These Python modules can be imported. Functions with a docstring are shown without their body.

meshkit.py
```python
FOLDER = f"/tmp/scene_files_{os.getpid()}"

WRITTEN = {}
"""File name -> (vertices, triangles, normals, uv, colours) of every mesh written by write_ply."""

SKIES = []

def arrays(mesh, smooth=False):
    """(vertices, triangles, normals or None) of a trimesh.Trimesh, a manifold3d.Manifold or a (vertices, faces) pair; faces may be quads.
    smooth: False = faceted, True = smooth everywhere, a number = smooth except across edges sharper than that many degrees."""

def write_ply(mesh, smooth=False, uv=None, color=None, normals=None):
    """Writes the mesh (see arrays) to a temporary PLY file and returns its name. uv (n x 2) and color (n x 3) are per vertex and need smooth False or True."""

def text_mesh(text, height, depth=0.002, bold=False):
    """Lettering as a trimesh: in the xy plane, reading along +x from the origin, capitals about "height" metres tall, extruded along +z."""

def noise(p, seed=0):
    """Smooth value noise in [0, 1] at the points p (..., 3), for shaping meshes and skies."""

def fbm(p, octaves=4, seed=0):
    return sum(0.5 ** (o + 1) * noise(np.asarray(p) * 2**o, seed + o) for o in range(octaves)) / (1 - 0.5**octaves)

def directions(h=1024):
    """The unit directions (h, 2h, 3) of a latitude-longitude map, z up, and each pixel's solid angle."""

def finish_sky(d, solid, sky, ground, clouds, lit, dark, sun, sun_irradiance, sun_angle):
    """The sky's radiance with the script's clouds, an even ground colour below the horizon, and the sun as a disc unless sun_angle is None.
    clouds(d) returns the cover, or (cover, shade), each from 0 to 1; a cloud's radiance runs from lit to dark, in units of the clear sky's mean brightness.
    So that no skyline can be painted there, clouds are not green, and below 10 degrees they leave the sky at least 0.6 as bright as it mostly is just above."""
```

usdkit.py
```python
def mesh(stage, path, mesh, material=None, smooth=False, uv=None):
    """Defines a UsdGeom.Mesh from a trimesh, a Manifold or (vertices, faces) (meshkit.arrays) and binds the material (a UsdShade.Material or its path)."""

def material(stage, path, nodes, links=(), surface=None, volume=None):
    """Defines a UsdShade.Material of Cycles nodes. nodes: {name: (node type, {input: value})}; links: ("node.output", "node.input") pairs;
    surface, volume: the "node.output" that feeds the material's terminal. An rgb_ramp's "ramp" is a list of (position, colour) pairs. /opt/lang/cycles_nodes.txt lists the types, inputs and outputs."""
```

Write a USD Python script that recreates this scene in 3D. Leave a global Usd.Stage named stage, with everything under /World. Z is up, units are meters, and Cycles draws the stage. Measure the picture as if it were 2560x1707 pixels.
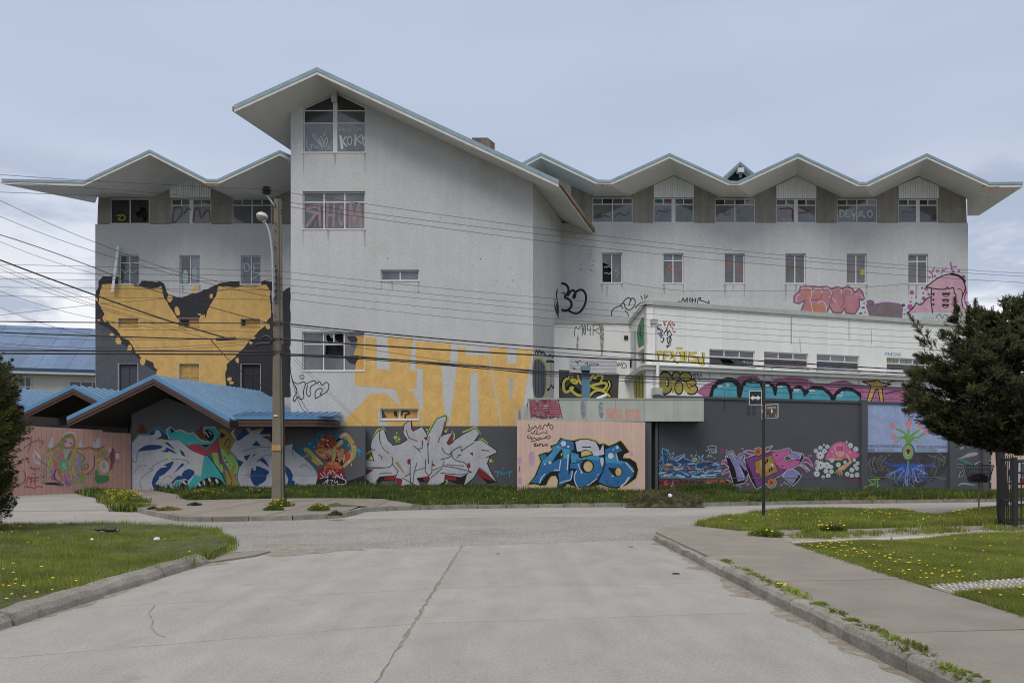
import math, random
import numpy as np, trimesh, usdkit, meshkit
from pxr import Usd, UsdGeom, UsdLux, UsdShade, Sdf, Gf, Vt
from shapely.geometry import Polygon, LineString, MultiPolygon, Point, box
from shapely.ops import unary_union
from shapely import affinity
import manifold3d

stage = Usd.Stage.CreateInMemory()
UsdGeom.SetStageUpAxis(stage, 'Z'); UsdGeom.SetStageMetersPerUnit(stage, 1.0)
UsdGeom.Xform.Define(stage, '/World'); UsdGeom.Scope.Define(stage, '/World/Looks')
random.seed(7); rng = np.random.default_rng(7)

# ---------------------------------------------------------------- camera, sky, sun, exposure
EYE, FPX, CX, HY = 1.5, 1900.0, 1280.0, 1165.0          # eye height; focal length, principal column and horizon row of the 2560 px wide picture
cam = UsdGeom.Camera.Define(stage, '/World/Camera')
cam.AddTranslateOp().Set(Gf.Vec3d(0, 0, EYE)); cam.AddRotateXOp().Set(90.0)
cam.CreateHorizontalApertureAttr(36.0); cam.CreateVerticalApertureAttr(36.0 * 682 / 1024)
cam.CreateFocalLengthAttr(36.0 * FPX / 2560)
cam.CreateVerticalApertureOffsetAttr((HY - 853.5) / 2560 * 36.0)
cam.CreateClippingRangeAttr(Gf.Vec2f(0.1, 5000))
cam.CreateExposureAttr(0.16)
SUN_EL, SUN_AZ = math.radians(52), math.radians(205)     # azimuth = atan2(x, y) of the direction towards the sun
sun = UsdLux.DistantLight.Define(stage, '/World/Sun')
sun.CreateIntensityAttr(0.40); sun.CreateAngleAttr(30.0); sun.CreateNormalizeAttr(True); sun.CreateColorAttr(Gf.Vec3f(1.0, 0.93, 0.83))
sd = (math.sin(SUN_AZ) * math.cos(SUN_EL), math.cos(SUN_AZ) * math.cos(SUN_EL), math.sin(SUN_EL))
zv = Gf.Vec3d(*sd); rot = Gf.Rotation(Gf.Vec3d(0, 0, 1), zv)
sun.AddTransformOp().Set(Gf.Matrix4d().SetRotate(rot))
dome = UsdLux.DomeLight.Define(stage, '/World/Sky')
SKY = usdkit.material(stage, '/World/Looks/sky', {
    'sky': ('sky_texture', {'sky_type': 'single_scattering', 'sun_disc': False, 'sun_elevation': SUN_EL, 'sun_rotation': SUN_AZ}),
    'tc': ('texture_coordinate', {}),
    'sep': ('separate_xyz', {}),
    'grad': ('rgb_ramp', {'ramp': [(0.0, (9.0, 9.1, 9.3)), (0.18, (8.9, 9.0, 9.2)), (0.24, (7.4, 7.7, 8.4)), (0.30, (5.6, 6.15, 7.3)), (0.36, (4.75, 5.42, 6.75)), (0.54, (4.45, 5.12, 6.45)), (0.72, (8.0, 8.3, 8.8)), (1.0, (12.2, 12.0, 11.8))]}),
    'mp': ('mapping', {'scale': (1.5, 1.5, 4.2), 'location': (0.3, 0.1, 0.0)}),
    'n1': ('noise_texture', {'scale': 3.4, 'detail': 7.0, 'roughness': 0.56, 'distortion': 0.15}),
    'r1': ('map_range', {'from_min': 0.44, 'from_max': 0.56, 'clamp': True}),
    'mp2': ('mapping', {'scale': (1.1, 1.1, 4.0), 'location': (4.3, 2.1, 1.0)}),
    'n2': ('noise_texture', {'scale': 2.2, 'detail': 5.0, 'roughness': 0.5}),
    'r2': ('map_range', {'from_min': 0.35, 'from_max': 0.75, 'to_min': 0.95, 'to_max': 1.06, 'clamp': True}),
    'low': ('map_range', {'from_min': 0.30, 'from_max': 0.36, 'to_min': 1.0, 'to_max': 0.0, 'clamp': True}),
    'm1': ('math', {'math_type': 'multiply'}),
    'm2': ('math', {'math_type': 'multiply', 'value2': 0.9}),
    'dark': ('mix_color', {'b': (3.9, 4.5, 5.8), 'use_clamp': False}),
    'shade': ('vector_math', {'math_type': 'scale'}),
    'veil': ('mix_color', {'fac': 0.94, 'use_clamp': False}),
    'bg': ('background_shader', {'strength': 0.1})},
    [('tc.generated', 'sep.vector'), ('sep.z', 'grad.fac'), ('tc.generated', 'mp.vector'), ('mp.vector', 'n1.vector'), ('n1.fac', 'r1.value'),
     ('tc.generated', 'mp2.vector'), ('mp2.vector', 'n2.vector'), ('n2.fac', 'r2.value'), ('sep.z', 'low.value'),
     ('r1.result', 'm1.value1'), ('low.result', 'm1.value2'), ('m1.value', 'm2.value1'), ('m2.value', 'dark.fac'), ('grad.color', 'dark.a'),
     ('dark.result', 'shade.vector1'), ('r2.result', 'shade.scale'), ('sky.color', 'veil.a'), ('shade.vector', 'veil.b'), ('veil.result', 'bg.color')], surface='bg.background')
UsdShade.MaterialBindingAPI.Apply(dome.GetPrim()).Bind(SKY)

# ---------------------------------------------------------------- helpers: naming, parts, materials
used, ORG = {}, {}
def numbered(parent, name):
    k = parent + '/' + name
    n = used.get(k, -1) + 1; used[k] = n
    return k if n == 0 else f'{k}_{n:03d}'
def key(p, label=None, cat=None, group=None, kind=None):
    for a, b in (('label', label), ('category', cat), ('group', group), ('kind', kind)):
        if b: p.SetCustomDataByKey(a, b)
def thing(name, label=None, cat=None, loc=(0, 0, 0), group=None, kind=None):
    path = numbered('/World', name)
    x = UsdGeom.Xform.Define(stage, path); x.AddTranslateOp().Set(Gf.Vec3d(*map(float, loc)))
    key(x.GetPrim(), label, cat, group, kind); ORG[path] = np.array(loc, float)
    return path
def holder(parent, name, label=None):
    path = numbered(parent, name); x = UsdGeom.Xform.Define(stage, path)
    key(x.GetPrim(), label); ORG[path] = ORG[parent]
    return path
def part(parent, name, mesh, mat, label=None, smooth=False, kind=None):
    """A mesh given in world coordinates, as a child of parent."""
    v, f, n = meshkit.arrays(mesh, smooth)
    v = v - ORG[parent]
    path = numbered(parent, name); ORG[path] = ORG[parent]
    m = usdkit.mesh(stage, path, (v, f), mat)
    if n is not None:
        m.CreateNormalsAttr(Vt.Vec3fArray.FromNumpy(n.astype(np.float32))); m.SetNormalsInterpolation('vertex')
    key(m.GetPrim(), label, kind=kind)
    return path
def solo(name, mesh, mat, label=None, cat=None, group=None, kind=None, smooth=False):
    """A thing that is one mesh."""
    path = numbered('/World', name); ORG[path] = np.zeros(3)
    v, f, n = meshkit.arrays(mesh, smooth)
    m = usdkit.mesh(stage, path, (v, f), mat)
    if n is not None:
        m.CreateNormalsAttr(Vt.Vec3fArray.FromNumpy(n.astype(np.float32))); m.SetNormalsInterpolation('vertex')
    key(m.GetPrim(), label, cat, group, kind)
    return path
cat_ = trimesh.util.concatenate
def lin(h):
    h = h.lstrip('#'); c = np.array([int(h[i:i + 2], 16) for i in (0, 2, 4)]) / 255.0
    return np.where(c < 0.04045, c / 12.92, ((c + 0.055) / 1.055) ** 2.4)
GAIN = 0.98
def alb(h):
    c = lin(h) * GAIN; return tuple(np.clip(c + (c @ [0.25, 0.6, 0.15] - c) * 0.14, 0.004, 0.82))
_mats = {}
def mat(name, color, rough=0.8, var=0.15, scale=6.0, fine=0.0, fine_scale=60.0, bump=0.0, bump_scale=40.0, streak=0.0, metal=0.0, rnd=0.0, dirt=None, spec=0.5, stretch=(1, 1, 1), sstretch=(1.0, 1.0, 0.06)):
    """Opaque painted / mineral surface: base colour times large mottling, fine grain, vertical streaks and a per-piece tone."""
    if name in _mats: return _mats[name]
    c = np.array(color)
    N = {'tc': ('geometry', {}), 'mp': ('mapping', {'scale': stretch}), 'n': ('noise_texture', {'scale': scale, 'detail': 5.0, 'roughness': 0.6}),
         'r': ('map_range', {'from_min': 0.3, 'from_max': 0.7, 'to_min': 1 - var, 'to_max': 1 + var}),
         'fn': ('noise_texture', {'scale': fine_scale, 'detail': 2.0}), 'fr': ('map_range', {'from_min': 0.3, 'from_max': 0.7, 'to_min': 1 - fine, 'to_max': 1 + fine}),
         'smp': ('mapping', {'scale': sstretch}), 'sn': ('noise_texture', {'scale': 3.0, 'detail': 4.0}),
         'sr': ('map_range', {'from_min': 0.3, 'from_max': 0.75, 'to_min': 1 + streak * 0.6, 'to_max': 1 - streak}),
         'oi': ('object_info', {}), 'or': ('map_range', {'to_min': 1 - rnd, 'to_max': 1 + rnd}),
         'a': ('math', {'math_type': 'multiply'}), 'b': ('math', {'math_type': 'multiply'}), 'c': ('math', {'math_type': 'multiply'}),
         'col': ('vector_math', {'math_type': 'scale', 'vector1': tuple(c)}),
         'p': ('principled_bsdf', {'roughness': rough, 'metallic': metal, 'specular_ior_level': spec})}
    L = [('tc.position', 'mp.vector'), ('mp.vector', 'n.vector'), ('n.fac', 'r.value'), ('tc.position', 'fn.vector'), ('fn.fac', 'fr.value'), ('tc.position', 'smp.vector'),
         ('smp.vector', 'sn.vector'), ('sn.fac', 'sr.value'), ('oi.random', 'or.value'), ('r.result', 'a.value1'), ('fr.result', 'a.value2'), ('a.value', 'b.value1'),
         ('sr.result', 'b.value2'), ('b.value', 'c.value1'), ('or.result', 'c.value2'), ('c.value', 'col.scale')]
    if dirt:      # (colour, scale, threshold): patches of another colour with a shape of their own
        N['dn'] = ('noise_texture', {'scale': dirt[1], 'detail': 8.0, 'roughness': 0.65}); N['dr'] = ('map_range', {'from_min': dirt[2], 'from_max': dirt[2] + 0.12, 'clamp': True})
        N['dm'] = ('mix_color', {'b': tuple(dirt[0])})
        L += [('tc.position', 'dn.vector'), ('dn.fac', 'dr.value'), ('dr.result', 'dm.fac'), ('col.vector', 'dm.a'), ('dm.result', 'p.base_color')]
    else:
        L += [('col.vector', 'p.base_color')]
    if bump:
        N['bn'] = ('noise_texture', {'scale': bump_scale, 'detail': 4.0}); N['bu'] = ('bump', {'strength': 1.0, 'distance': bump})
        L += [('tc.position', 'bn.vector'), ('bn.fac', 'bu.height'), ('bu.normal', 'p.normal')]
    _mats[name] = usdkit.material(stage, '/World/Looks/' + name, N, L, surface='p.BSDF')
    return _mats[name]
def paint(h, spray=False):
    """Paint on a wall: dull, slightly patchy; spray lets the wall show through in soft patches."""
    name = ('spray_' if spray else 'paint_') + h.lstrip('#')
    if name in _mats: return _mats[name]
    if not spray: return mat(name, alb(h), rough=0.75, var=0.12, scale=2.4, fine=0.13, fine_scale=24.0, spec=0.3, streak=0.07, bump=0.004, bump_scale=30)
    _mats[name] = usdkit.material(stage, '/World/Looks/' + name, {
        'g': ('geometry', {}), 'n': ('noise_texture', {'scale': 5.0, 'detail': 6.0, 'roughness': 0.7}), 'r': ('map_range', {'from_min': 0.36, 'from_max': 0.60, 'clamp': True}),
        't': ('transparent_bsdf', {}), 'd': ('diffuse_bsdf', {'color': alb(h)}), 'm': ('mix_closure', {})},
        [('g.position', 'n.vector'), ('n.fac', 'r.value'), ('r.result', 'm.fac'), ('t.BSDF', 'm.closure1'), ('d.BSDF', 'm.closure2')], surface='m.closure')
    return _mats[name]

# ---------------------------------------------------------------- helpers: picture geometry and walls
Z = {'A': (30, 1050, 7.84), 'B': (320, 1050, 7.84), 'C': (560, 1050, 7.84), 'D': (740, 1050, 8.711), 'E': (860, 1030, 7.84), 'F': (1020, 1030, 7.84), 'G': (1285, 1040, 6.72),
     'H': (1630, 1090, 7.84), 'I': (1790, 1090, 8.711), 'J': (2020, 1060, 8.711), 'K': (2140, 1000, 6.533), 'L': (1560, 780, 7.127), 'M': (1320, 770, 5.2267), 'N': (1740, 860, 5.345),
     'O': (1960, 640, 4.9), 'P': (2120, 900, 3.564), 'Q': (640, 450, 5.058), 'R': (640, 740, 2.851), '1': (0, 150, 3.092), '2': (0, 600, 3.092), '3': (0, 900, 2.6133),
     '4': (680, 150, 3.092), '5': (680, 600, 3.092), '6': (680, 1000, 3.092), 'b': (1240, 350, 3.5636), 'c': (1240, 700, 3.5636), 'd': (1240, 1000, 3.5636), 'e': (1860, 350, 3.336),
     'f': (1860, 720, 3.336), 'g': (1600, 1050, 2.3865), 'k': (740, 240, 9.8), 'S': (0, 0, 1.0), 'w': (2400, 1100, 6.53), 'y': (0, 820, 6.532)}
def pts(z, s):
    """Survey points read off the photograph (sheet z) as picture columns and rows."""
    ox, oy, k = Z[z]
    return [(ox + float(a) / k, oy + float(b) / k) for a, b in (t.split(',') for t in s.split())]
def P(u, v, Y): return np.array([(u - CX) * Y / FPX, Y, EYE - (v - HY) * Y / FPX])
def G(u, v, z=0.0):
    Y = (EYE - z) * FPX / (v - HY); return ((u - CX) * Y / FPX, Y)
def ground(z, s, h=0.0): return [G(u, v, h) for u, v in pts(z, s)]
class Plane:
    """A vertical wall plane through o along the horizontal direction a; local coordinates are (run, height, distance in front)."""
    def __init__(s, o, a=(1, 0)):
        s.o, s.a = np.array(o, float)[:2], np.array(a, float) / np.hypot(*a); s.n = np.array([s.a[1], -s.a[0]])
    def uv(s, u, v):
        d = np.array([(u - CX) / FPX, 1.0]); t = (s.n @ s.o) / (s.n @ d)
        return ((d * t - s.o) @ s.a, EYE - (v - HY) * t / FPX)
    def px(s, z, st): return [s.uv(*p) for p in pts(z, st)]
    def world(s, v):
        v = np.asarray(v, float); xy = s.o + v[:, :1] * s.a + v[:, 2:3] * s.n
        return np.column_stack([xy, v[:, 1]])
    def slab(s, poly, back, front):
        out = []
        for g in polys(poly):
            m = trimesh.creation.extrude_polygon(g, front - back, engine='earcut'); w = np.array(m.vertices); w[:, 2] += back
            out.append(trimesh.Trimesh(s.world(w), m.faces, process=False))
        return cat_(out)
    def flat(s, poly, off):
        out = []
        for g in polys(poly):
            v, f = trimesh.creation.triangulate_polygon(g, engine='earcut')
            out.append(trimesh.Trimesh(s.world(np.column_stack([v, np.full(len(v), off)])), f, process=False))
        return cat_(out)
    def box(s, x0, x1, z0, z1, back, front): return s.slab(box(min(x0, x1), min(z0, z1), max(x0, x1), max(z0, z1)), back, front)
def polys(p): return [g for g in (getattr(p, 'geoms', [p])) if isinstance(g, Polygon) and g.area > 1e-6]
def bx(x0, x1, y0, y1, z0, z1):
    m = trimesh.creation.box([x1 - x0, y1 - y0, z1 - z0]); m.apply_translation([(x0 + x1) / 2, (y0 + y1) / 2, (z0 + z1) / 2]); return m
def tube(points, r, n=8, caps=True):
    p = np.asarray(points, float); r = np.broadcast_to(np.asarray(r, float), (len(p),))
    t = np.gradient(p, axis=0); t /= np.linalg.norm(t, axis=1, keepdims=True) + 1e-12
    a = np.cross(t, np.where(np.abs(t[:, 2:]) < 0.9, [0, 0, 1.0], [1.0, 0, 0])); a /= np.linalg.norm(a, axis=1, keepdims=True) + 1e-12
    b = np.cross(t, a); ang = np.arange(n) * 2 * np.pi / n
    v = (p[:, None] + r[:, None, None] * (np.cos(ang)[None, :, None] * a[:, None] + np.sin(ang)[None, :, None] * b[:, None])).reshape(-1, 3)
    i, j = np.meshgrid(np.arange(len(p) - 1), np.arange(n), indexing='ij'); k = (j + 1) % n
    q = np.stack([i * n + j, i * n + k, (i + 1) * n + k, (i + 1) * n + j], -1).reshape(-1, 4)
    f = np.vstack([q[:, [0, 1, 2]], q[:, [0, 2, 3]]])
    if caps:
        m = len(v); v = np.vstack([v, p[:1], p[-1:]]); e = (len(p) - 1) * n
        f = np.vstack([f, [[m, (x + 1) % n, x] for x in range(n)], [[m + 1, e + x, e + (x + 1) % n] for x in range(n)]])
    return trimesh.Trimesh(v, f, process=False)
def prism(poly, z0, z1):
    out = []
    for g in polys(poly):
        m = trimesh.creation.extrude_polygon(g, z1 - z0, engine='earcut'); m.apply_translation([0, 0, z0]); out.append(m)
    return cat_(out)
def sheet(poly, z, zf=None, step=None):
    """A horizontal sheet; zf(x, y) gives the height on a grid clipped to the polygon."""
    if zf is None:
        out = []
        for g in polys(poly):
            v, f = trimesh.creation.triangulate_polygon(g, engine='earcut'); out.append(trimesh.Trimesh(np.column_stack([v, np.full(len(v), z)]), f, process=False))
        return cat_(out)
    x0, y0, x1, y1 = poly.bounds; out = []
    for x in np.arange(x0, x1, step):
        for y in np.arange(y0, y1, step):
            c = poly.intersection(box(x, y, min(x + step, x1), min(y + step, y1)))
            for g in polys(c):
                v, f = trimesh.creation.triangulate_polygon(g, engine='earcut'); out.append(trimesh.Trimesh(np.column_stack([v, [zf(*q) for q in v]]), f, process=False))
    m = cat_(out); m.merge_vertices(); return m
def hexa(a, b):
    """A closed solid between two matching outlines a and b (lists of 3-D points)."""
    a, b = np.asarray(a, float), np.asarray(b, float); n = len(a); v = np.vstack([a, b]); f = []
    for i in range(n):
        j = (i + 1) % n; f += [[i, j, n + j], [i, n + j, n + i]]
    for i in range(1, n - 1): f += [[0, i + 1, i], [n, n + i, n + i + 1]]
    m = trimesh.Trimesh(v, f, process=False); m.fix_normals(); return m
def rough(m, amp, size=0.13, seed=0, freq=6.0):
    v, f = trimesh.remesh.subdivide_to_size(m.vertices, m.faces, size); m = trimesh.Trimesh(v, f); m.merge_vertices()
    d = np.stack([meshkit.fbm(m.vertices * freq + k * 17.3, 3, seed + k) - .5 for k in range(3)], -1) * 2 * amp
    return trimesh.Trimesh(m.vertices + d, m.faces, process=False)
def chaikin(p, closed=False, k=2):
    p = np.asarray(p, float)
    for _ in range(k):
        q = np.vstack([p, p[:1]]) if closed else p
        a, b = q[:-1] * 0.75 + q[1:] * 0.25, q[:-1] * 0.25 + q[1:] * 0.75
        r = np.empty((2 * len(a), 2)); r[0::2], r[1::2] = a, b
        p = r if closed else np.vstack([p[:1], r, p[-1:]])
    return p
# ---------------------------------------------------------------- painted lettering and murals
def mural(plane, parent, name, label, text, off=0.004, clip=None, cut=None, z='S', ragged_edge=0.0):
    """Flat paint on a wall. Lines: z S | p/q #c points (polygon straight/smoothed) | l/k W #c points (stroke smoothed/straight) | c #c cx,cy rx,ry ... | O W #c (rim round the last polygon) |
    s #c points (sprayed haze) | d cx,cy,r ... (daisies). Later shapes cover earlier ones; every colour becomes one flat mesh."""
    shapes, last, sc = [], None, 1.0
    def loc(pp): return [plane.uv(*p) for p in pp]
    for line in text.strip().splitlines():
        w = line.split()
        if not w: continue
        op = w[0]
        if op == 'z': z = w[1]; continue
        k = Z[z][2]; mpp = lambda pp: (np.hypot(*(np.array(plane.uv(pp[0][0] + 1, pp[0][1])) - np.array(plane.uv(*pp[0]))))) / k
        if op in 'pqs':
            pp = pts(z, ' '.join(w[2:])); g = loc(pp)
            if op != 'p': g = chaikin(g, True)
            last = Polygon(g).buffer(0); shapes.append((w[1], last, op == 's')); sc = mpp(pp)
        elif op in 'lk':
            pp = pts(z, ' '.join(w[3:])); g = loc(pp)
            if op == 'l' and len(g) > 2: g = chaikin(g)
            shapes.append((w[2], LineString(g).buffer(float(w[1]) * mpp(pp) / 2, quad_segs=2, cap_style=1), False))
        elif op == 'c':
            for c, r in zip(w[2::2], w[3::2]):
                cx, cy = map(float, c.split(',')); rx, ry = (list(map(float, r.split(','))) * 2)[:2]
                ring = ' '.join(f'{cx + rx * math.cos(t)},{cy + ry * math.sin(t)}' for t in np.linspace(0, 2 * math.pi, 15)[:-1])
                last = Polygon(loc(pts(z, ring))).buffer(0); shapes.append((w[1], last, False)); sc = mpp(pts(z, ring))
        elif op == 'O':
            shapes.append((w[2], last.boundary.buffer(float(w[1]) * sc / 2, quad_segs=2), False))
        elif op == 'U':      # rim behind everything so far: U width colour
            everything = unary_union([g for _, g, s in shapes if not s]); shapes.insert(0, (w[2], everything.buffer(float(w[1]) * sc, quad_segs=2), False))
        elif op == 'd':
            for c in w[1:]:
                cx, cy, r = map(float, c.split(','))
                ring = ' '.join(f'{cx + r * q * math.cos(t)},{cy + r * q * math.sin(t)}' for t, q in zip(np.linspace(0, 2 * math.pi, 25)[:-1], [1, 0.72] * 12))
                shapes.append(('#b9bcc6', Polygon(loc(pts(z, ring))).buffer(0), False))
                ring = ' '.join(f'{cx + r * .2 * math.cos(t)},{cy + r * .2 * math.sin(t)}' for t in np.linspace(0, 2 * math.pi, 9)[:-1])
                shapes.append(('#6e4a3c', Polygon(loc(pts(z, ring))).buffer(0), False))
    over, found = Polygon(), {}
    for c, g, spray in reversed(shapes):
        if ragged_edge:
            gs_ = []
            for q in polys(g):
                e = np.array(q.exterior.segmentize(.12).coords)[:-1]
                if len(e) < 4: continue
                e = e + ragged_edge * 2 * np.stack([meshkit.fbm(np.column_stack([e * 1.7, e[:, 0] * 0 + 9 * k]), 5, k) - .5 for k in (0, 1)], -1); gs_.append(Polygon(e).buffer(0))
            g = unary_union(gs_)
        if clip is not None: g = g.intersection(clip)
        if cut is not None: g = g.difference(cut)
        vis = g.difference(over)
        if not vis.is_empty: found.setdefault((c, spray), []).append(vis)
        if not spray: over = over.union(g).buffer(0)
    h = holder(parent, name, label)
    for (c, spray), gs in found.items():
        u = unary_union(gs).simplify(0.002).buffer(0)
        if not polys(u): continue
        part(h, 'spray_paint' if spray else 'paint', plane.flat(u, off + (-0.0015 if spray else 0)), paint(c, spray), kind='stuff' if len(polys(u)) > 1 else None)
    return h
def text_on(plane, parent, z, x, y, h, s, colour, width=None, off=0.0055, name='lettering', mirror=False):
    """Printed or painted words: cap height h and start (x, y = baseline) in sheet z; squeezed to width."""
    m = meshkit.text_mesh(s, 1.0, 0.002)
    (a, b), k = plane.uv(*pts(z, f'{x},{y}')[0]), Z[z][2]
    (a1, _), (_, b1) = plane.uv(*pts(z, f'{x + (width or 100)},{y}')[0]), plane.uv(*pts(z, f'{x},{y - h}')[0])
    v = np.array(m.vertices); ext = v[:, 0].max(); sx = (a1 - a) / ext if width else (b1 - b)
    if mirror: v[:, 0] = ext - v[:, 0]
    w = np.column_stack([a + v[:, 0] * sx, b + v[:, 1] * (b1 - b), off + v[:, 2]])
    return part(parent, name, trimesh.Trimesh(plane.world(w), m.faces, process=False), paint(colour))

# ---------------------------------------------------------------- materials of the place
M_conc = mat('road_concrete', (0.288, 0.276, 0.258), 0.9, 0.10, 2.2, 0.13, 40, 0.004, 60, rnd=0.04, stretch=(1.0, 0.5, 1), streak=0.085, sstretch=(0.9, 0.05, 1), dirt=((0.235, 0.222, 0.203), 1.6, 0.60))
M_conc2 = mat('street_concrete', (0.285, 0.270, 0.249), 0.9, 0.12, 0.5, 0.14, 30, 0.004, 40, rnd=0.05)
M_walk = mat('pavement_concrete', (0.205, 0.183, 0.158), 0.92, 0.13, 1.6, 0.16, 60, 0.004, 80, rnd=0.06)
M_kerb = mat('kerb_concrete', (0.215, 0.198, 0.172), 0.92, 0.25, 3.0, 0.2, 40, 0.006, 40, rnd=0.12, dirt=((0.12, 0.11, 0.09), 2.0, 0.58))
M_joint = mat('joint_earth', (0.20, 0.178, 0.148), 0.95, 0.35, 9, dirt=((0.10, 0.11, 0.05), 3.0, 0.62))
M_asph = mat('worn_asphalt', (0.232, 0.222, 0.207), 0.92, 0.16, 0.5, 0.45, 20, 0.0, 17, dirt=((0.29, 0.275, 0.255), 3.0, 0.54))
M_soil = mat('lawn_soil', (0.055, 0.065, 0.022), 0.95, 0.35, 4.0, 0.3, 30)
M_dirt = mat('bare_dirt', (0.25, 0.225, 0.19), 0.95, 0.25, 3.0, 0.2, 30, 0.006, 30, dirt=((0.10, 0.11, 0.05), 2.2, 0.56))
M_white_kerb = mat('pale_concrete', (0.37, 0.352, 0.325), 0.9, 0.12, 3.0, 0.1, 40, rnd=0.08)
M_peb = mat('pebbledash', (0.468, 0.474, 0.484), 0.95, 0.05, 0.7, 0.10, 13, 0.008, 28, streak=0.045, dirt=((0.40, 0.395, 0.38), 0.35, 0.62))
M_peb_side = mat('pebbledash_plain', (0.445, 0.45, 0.44), 0.95, 0.05, 1.0, 0.13, 13, 0.006, 28, streak=0.05)
M_band = mat('grey_concrete_band', (0.235, 0.222, 0.202), 0.95, 0.16, 1.2, 0.10, 20, 0.004, 30, streak=0.18)
M_soffit = mat('soffit_board', (0.57, 0.56, 0.53), 0.85, 0.06, 0.8, 0.03, 20, dirt=((0.30, 0.26, 0.21), 0.55, 0.66))
M_fascia = mat('white_fascia', (0.52, 0.52, 0.51), 0.7, 0.08, 3.0, streak=0.1)
M_roof = mat('blue_grey_roof_metal', (0.20, 0.28, 0.33), 0.55, 0.15, 2.0, metal=0.1)
M_rust = mat('rusty_edge', (0.20, 0.13, 0.08), 0.9, 0.4, 5.0)
M_frame = mat('white_window_frame', (0.60, 0.60, 0.62), 0.6, 0.06, 4.0)
M_pane = mat('dusty_window_pane', (0.092, 0.094, 0.102), 0.07, 0.35, 1.1, rnd=0.35, spec=1.0, bump=0.004, bump_scale=1.2)
M_pane_d = mat('dark_window_pane', (0.03, 0.03, 0.033), 0.15, 0.25, 1.5, rnd=0.2, spec=0.6)
M_pane_b = mat('pale_window_pane', (0.21, 0.225, 0.25), 0.3, 0.12, 1.5, rnd=0.15)
M_void = mat('dark_room', (0.012, 0.012, 0.013), 0.9, 0.1)
M_corr = mat('grey_corrugated_metal', (0.74, 0.76, 0.79), 0.55, 0.08, 4.0)
M_annex = mat('white_painted_panel', (0.71, 0.715, 0.70), 0.8, 0.045, 1.2, 0.02, 30, streak=0.05, rnd=0.02, dirt=((0.46, 0.46, 0.42), 1.3, 0.68))
M_trim = mat('grey_green_trim', (0.37, 0.39, 0.36), 0.8, 0.08, 2.0, streak=0.06)
M_canopy = mat('canopy_fascia_panel', (0.37, 0.40, 0.365), 0.8, 0.07, 1.5, streak=0.08, rnd=0.03)
M_grey = mat('dark_grey_wall_paint', (0.064, 0.069, 0.081), 0.75, 0.09, 0.9, 0.05, 20, streak=0.03)
M_dado = mat('dado_grey_paint', (0.066, 0.070, 0.081), 0.75, 0.09, 0.9, 0.08, 13)
M_blue = mat('blue_ribbed_roof', (0.058, 0.145, 0.27), 0.5, 0.12, 2.5, rnd=0.10, streak=0.06)
M_rib = mat('blue_roof_rib', (0.090, 0.200, 0.335), 0.5, 0.16, 2.0, dirt=((0.10, 0.13, 0.17), 2.5, 0.63))
M_blue_trim = mat('blue_edge_trim', (0.085, 0.225, 0.40), 0.5, 0.08, 3.0)
M_brown = mat('brown_timber', (0.062, 0.031, 0.024), 0.7, 0.22, 3.0, stretch=(1, 1, 6))
M_dbrown = mat('dark_brown_boards', (0.018, 0.012, 0.010), 0.8, 0.2, 3.0)
M_pink = mat('pink_board', (0.56, 0.395, 0.335), 0.8, 0.05, 1.5, rnd=0.035, streak=0.05)
M_pink2 = mat('faded_pink_sheet', (0.40, 0.232, 0.195), 0.8, 0.06, 1.5, rnd=0.05, streak=0.06)
M_pole = mat('pole_concrete', (0.165, 0.142, 0.112), 0.95, 0.12, 2.0, 0.12, 40, 0.004, 50, streak=0.12)
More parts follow.
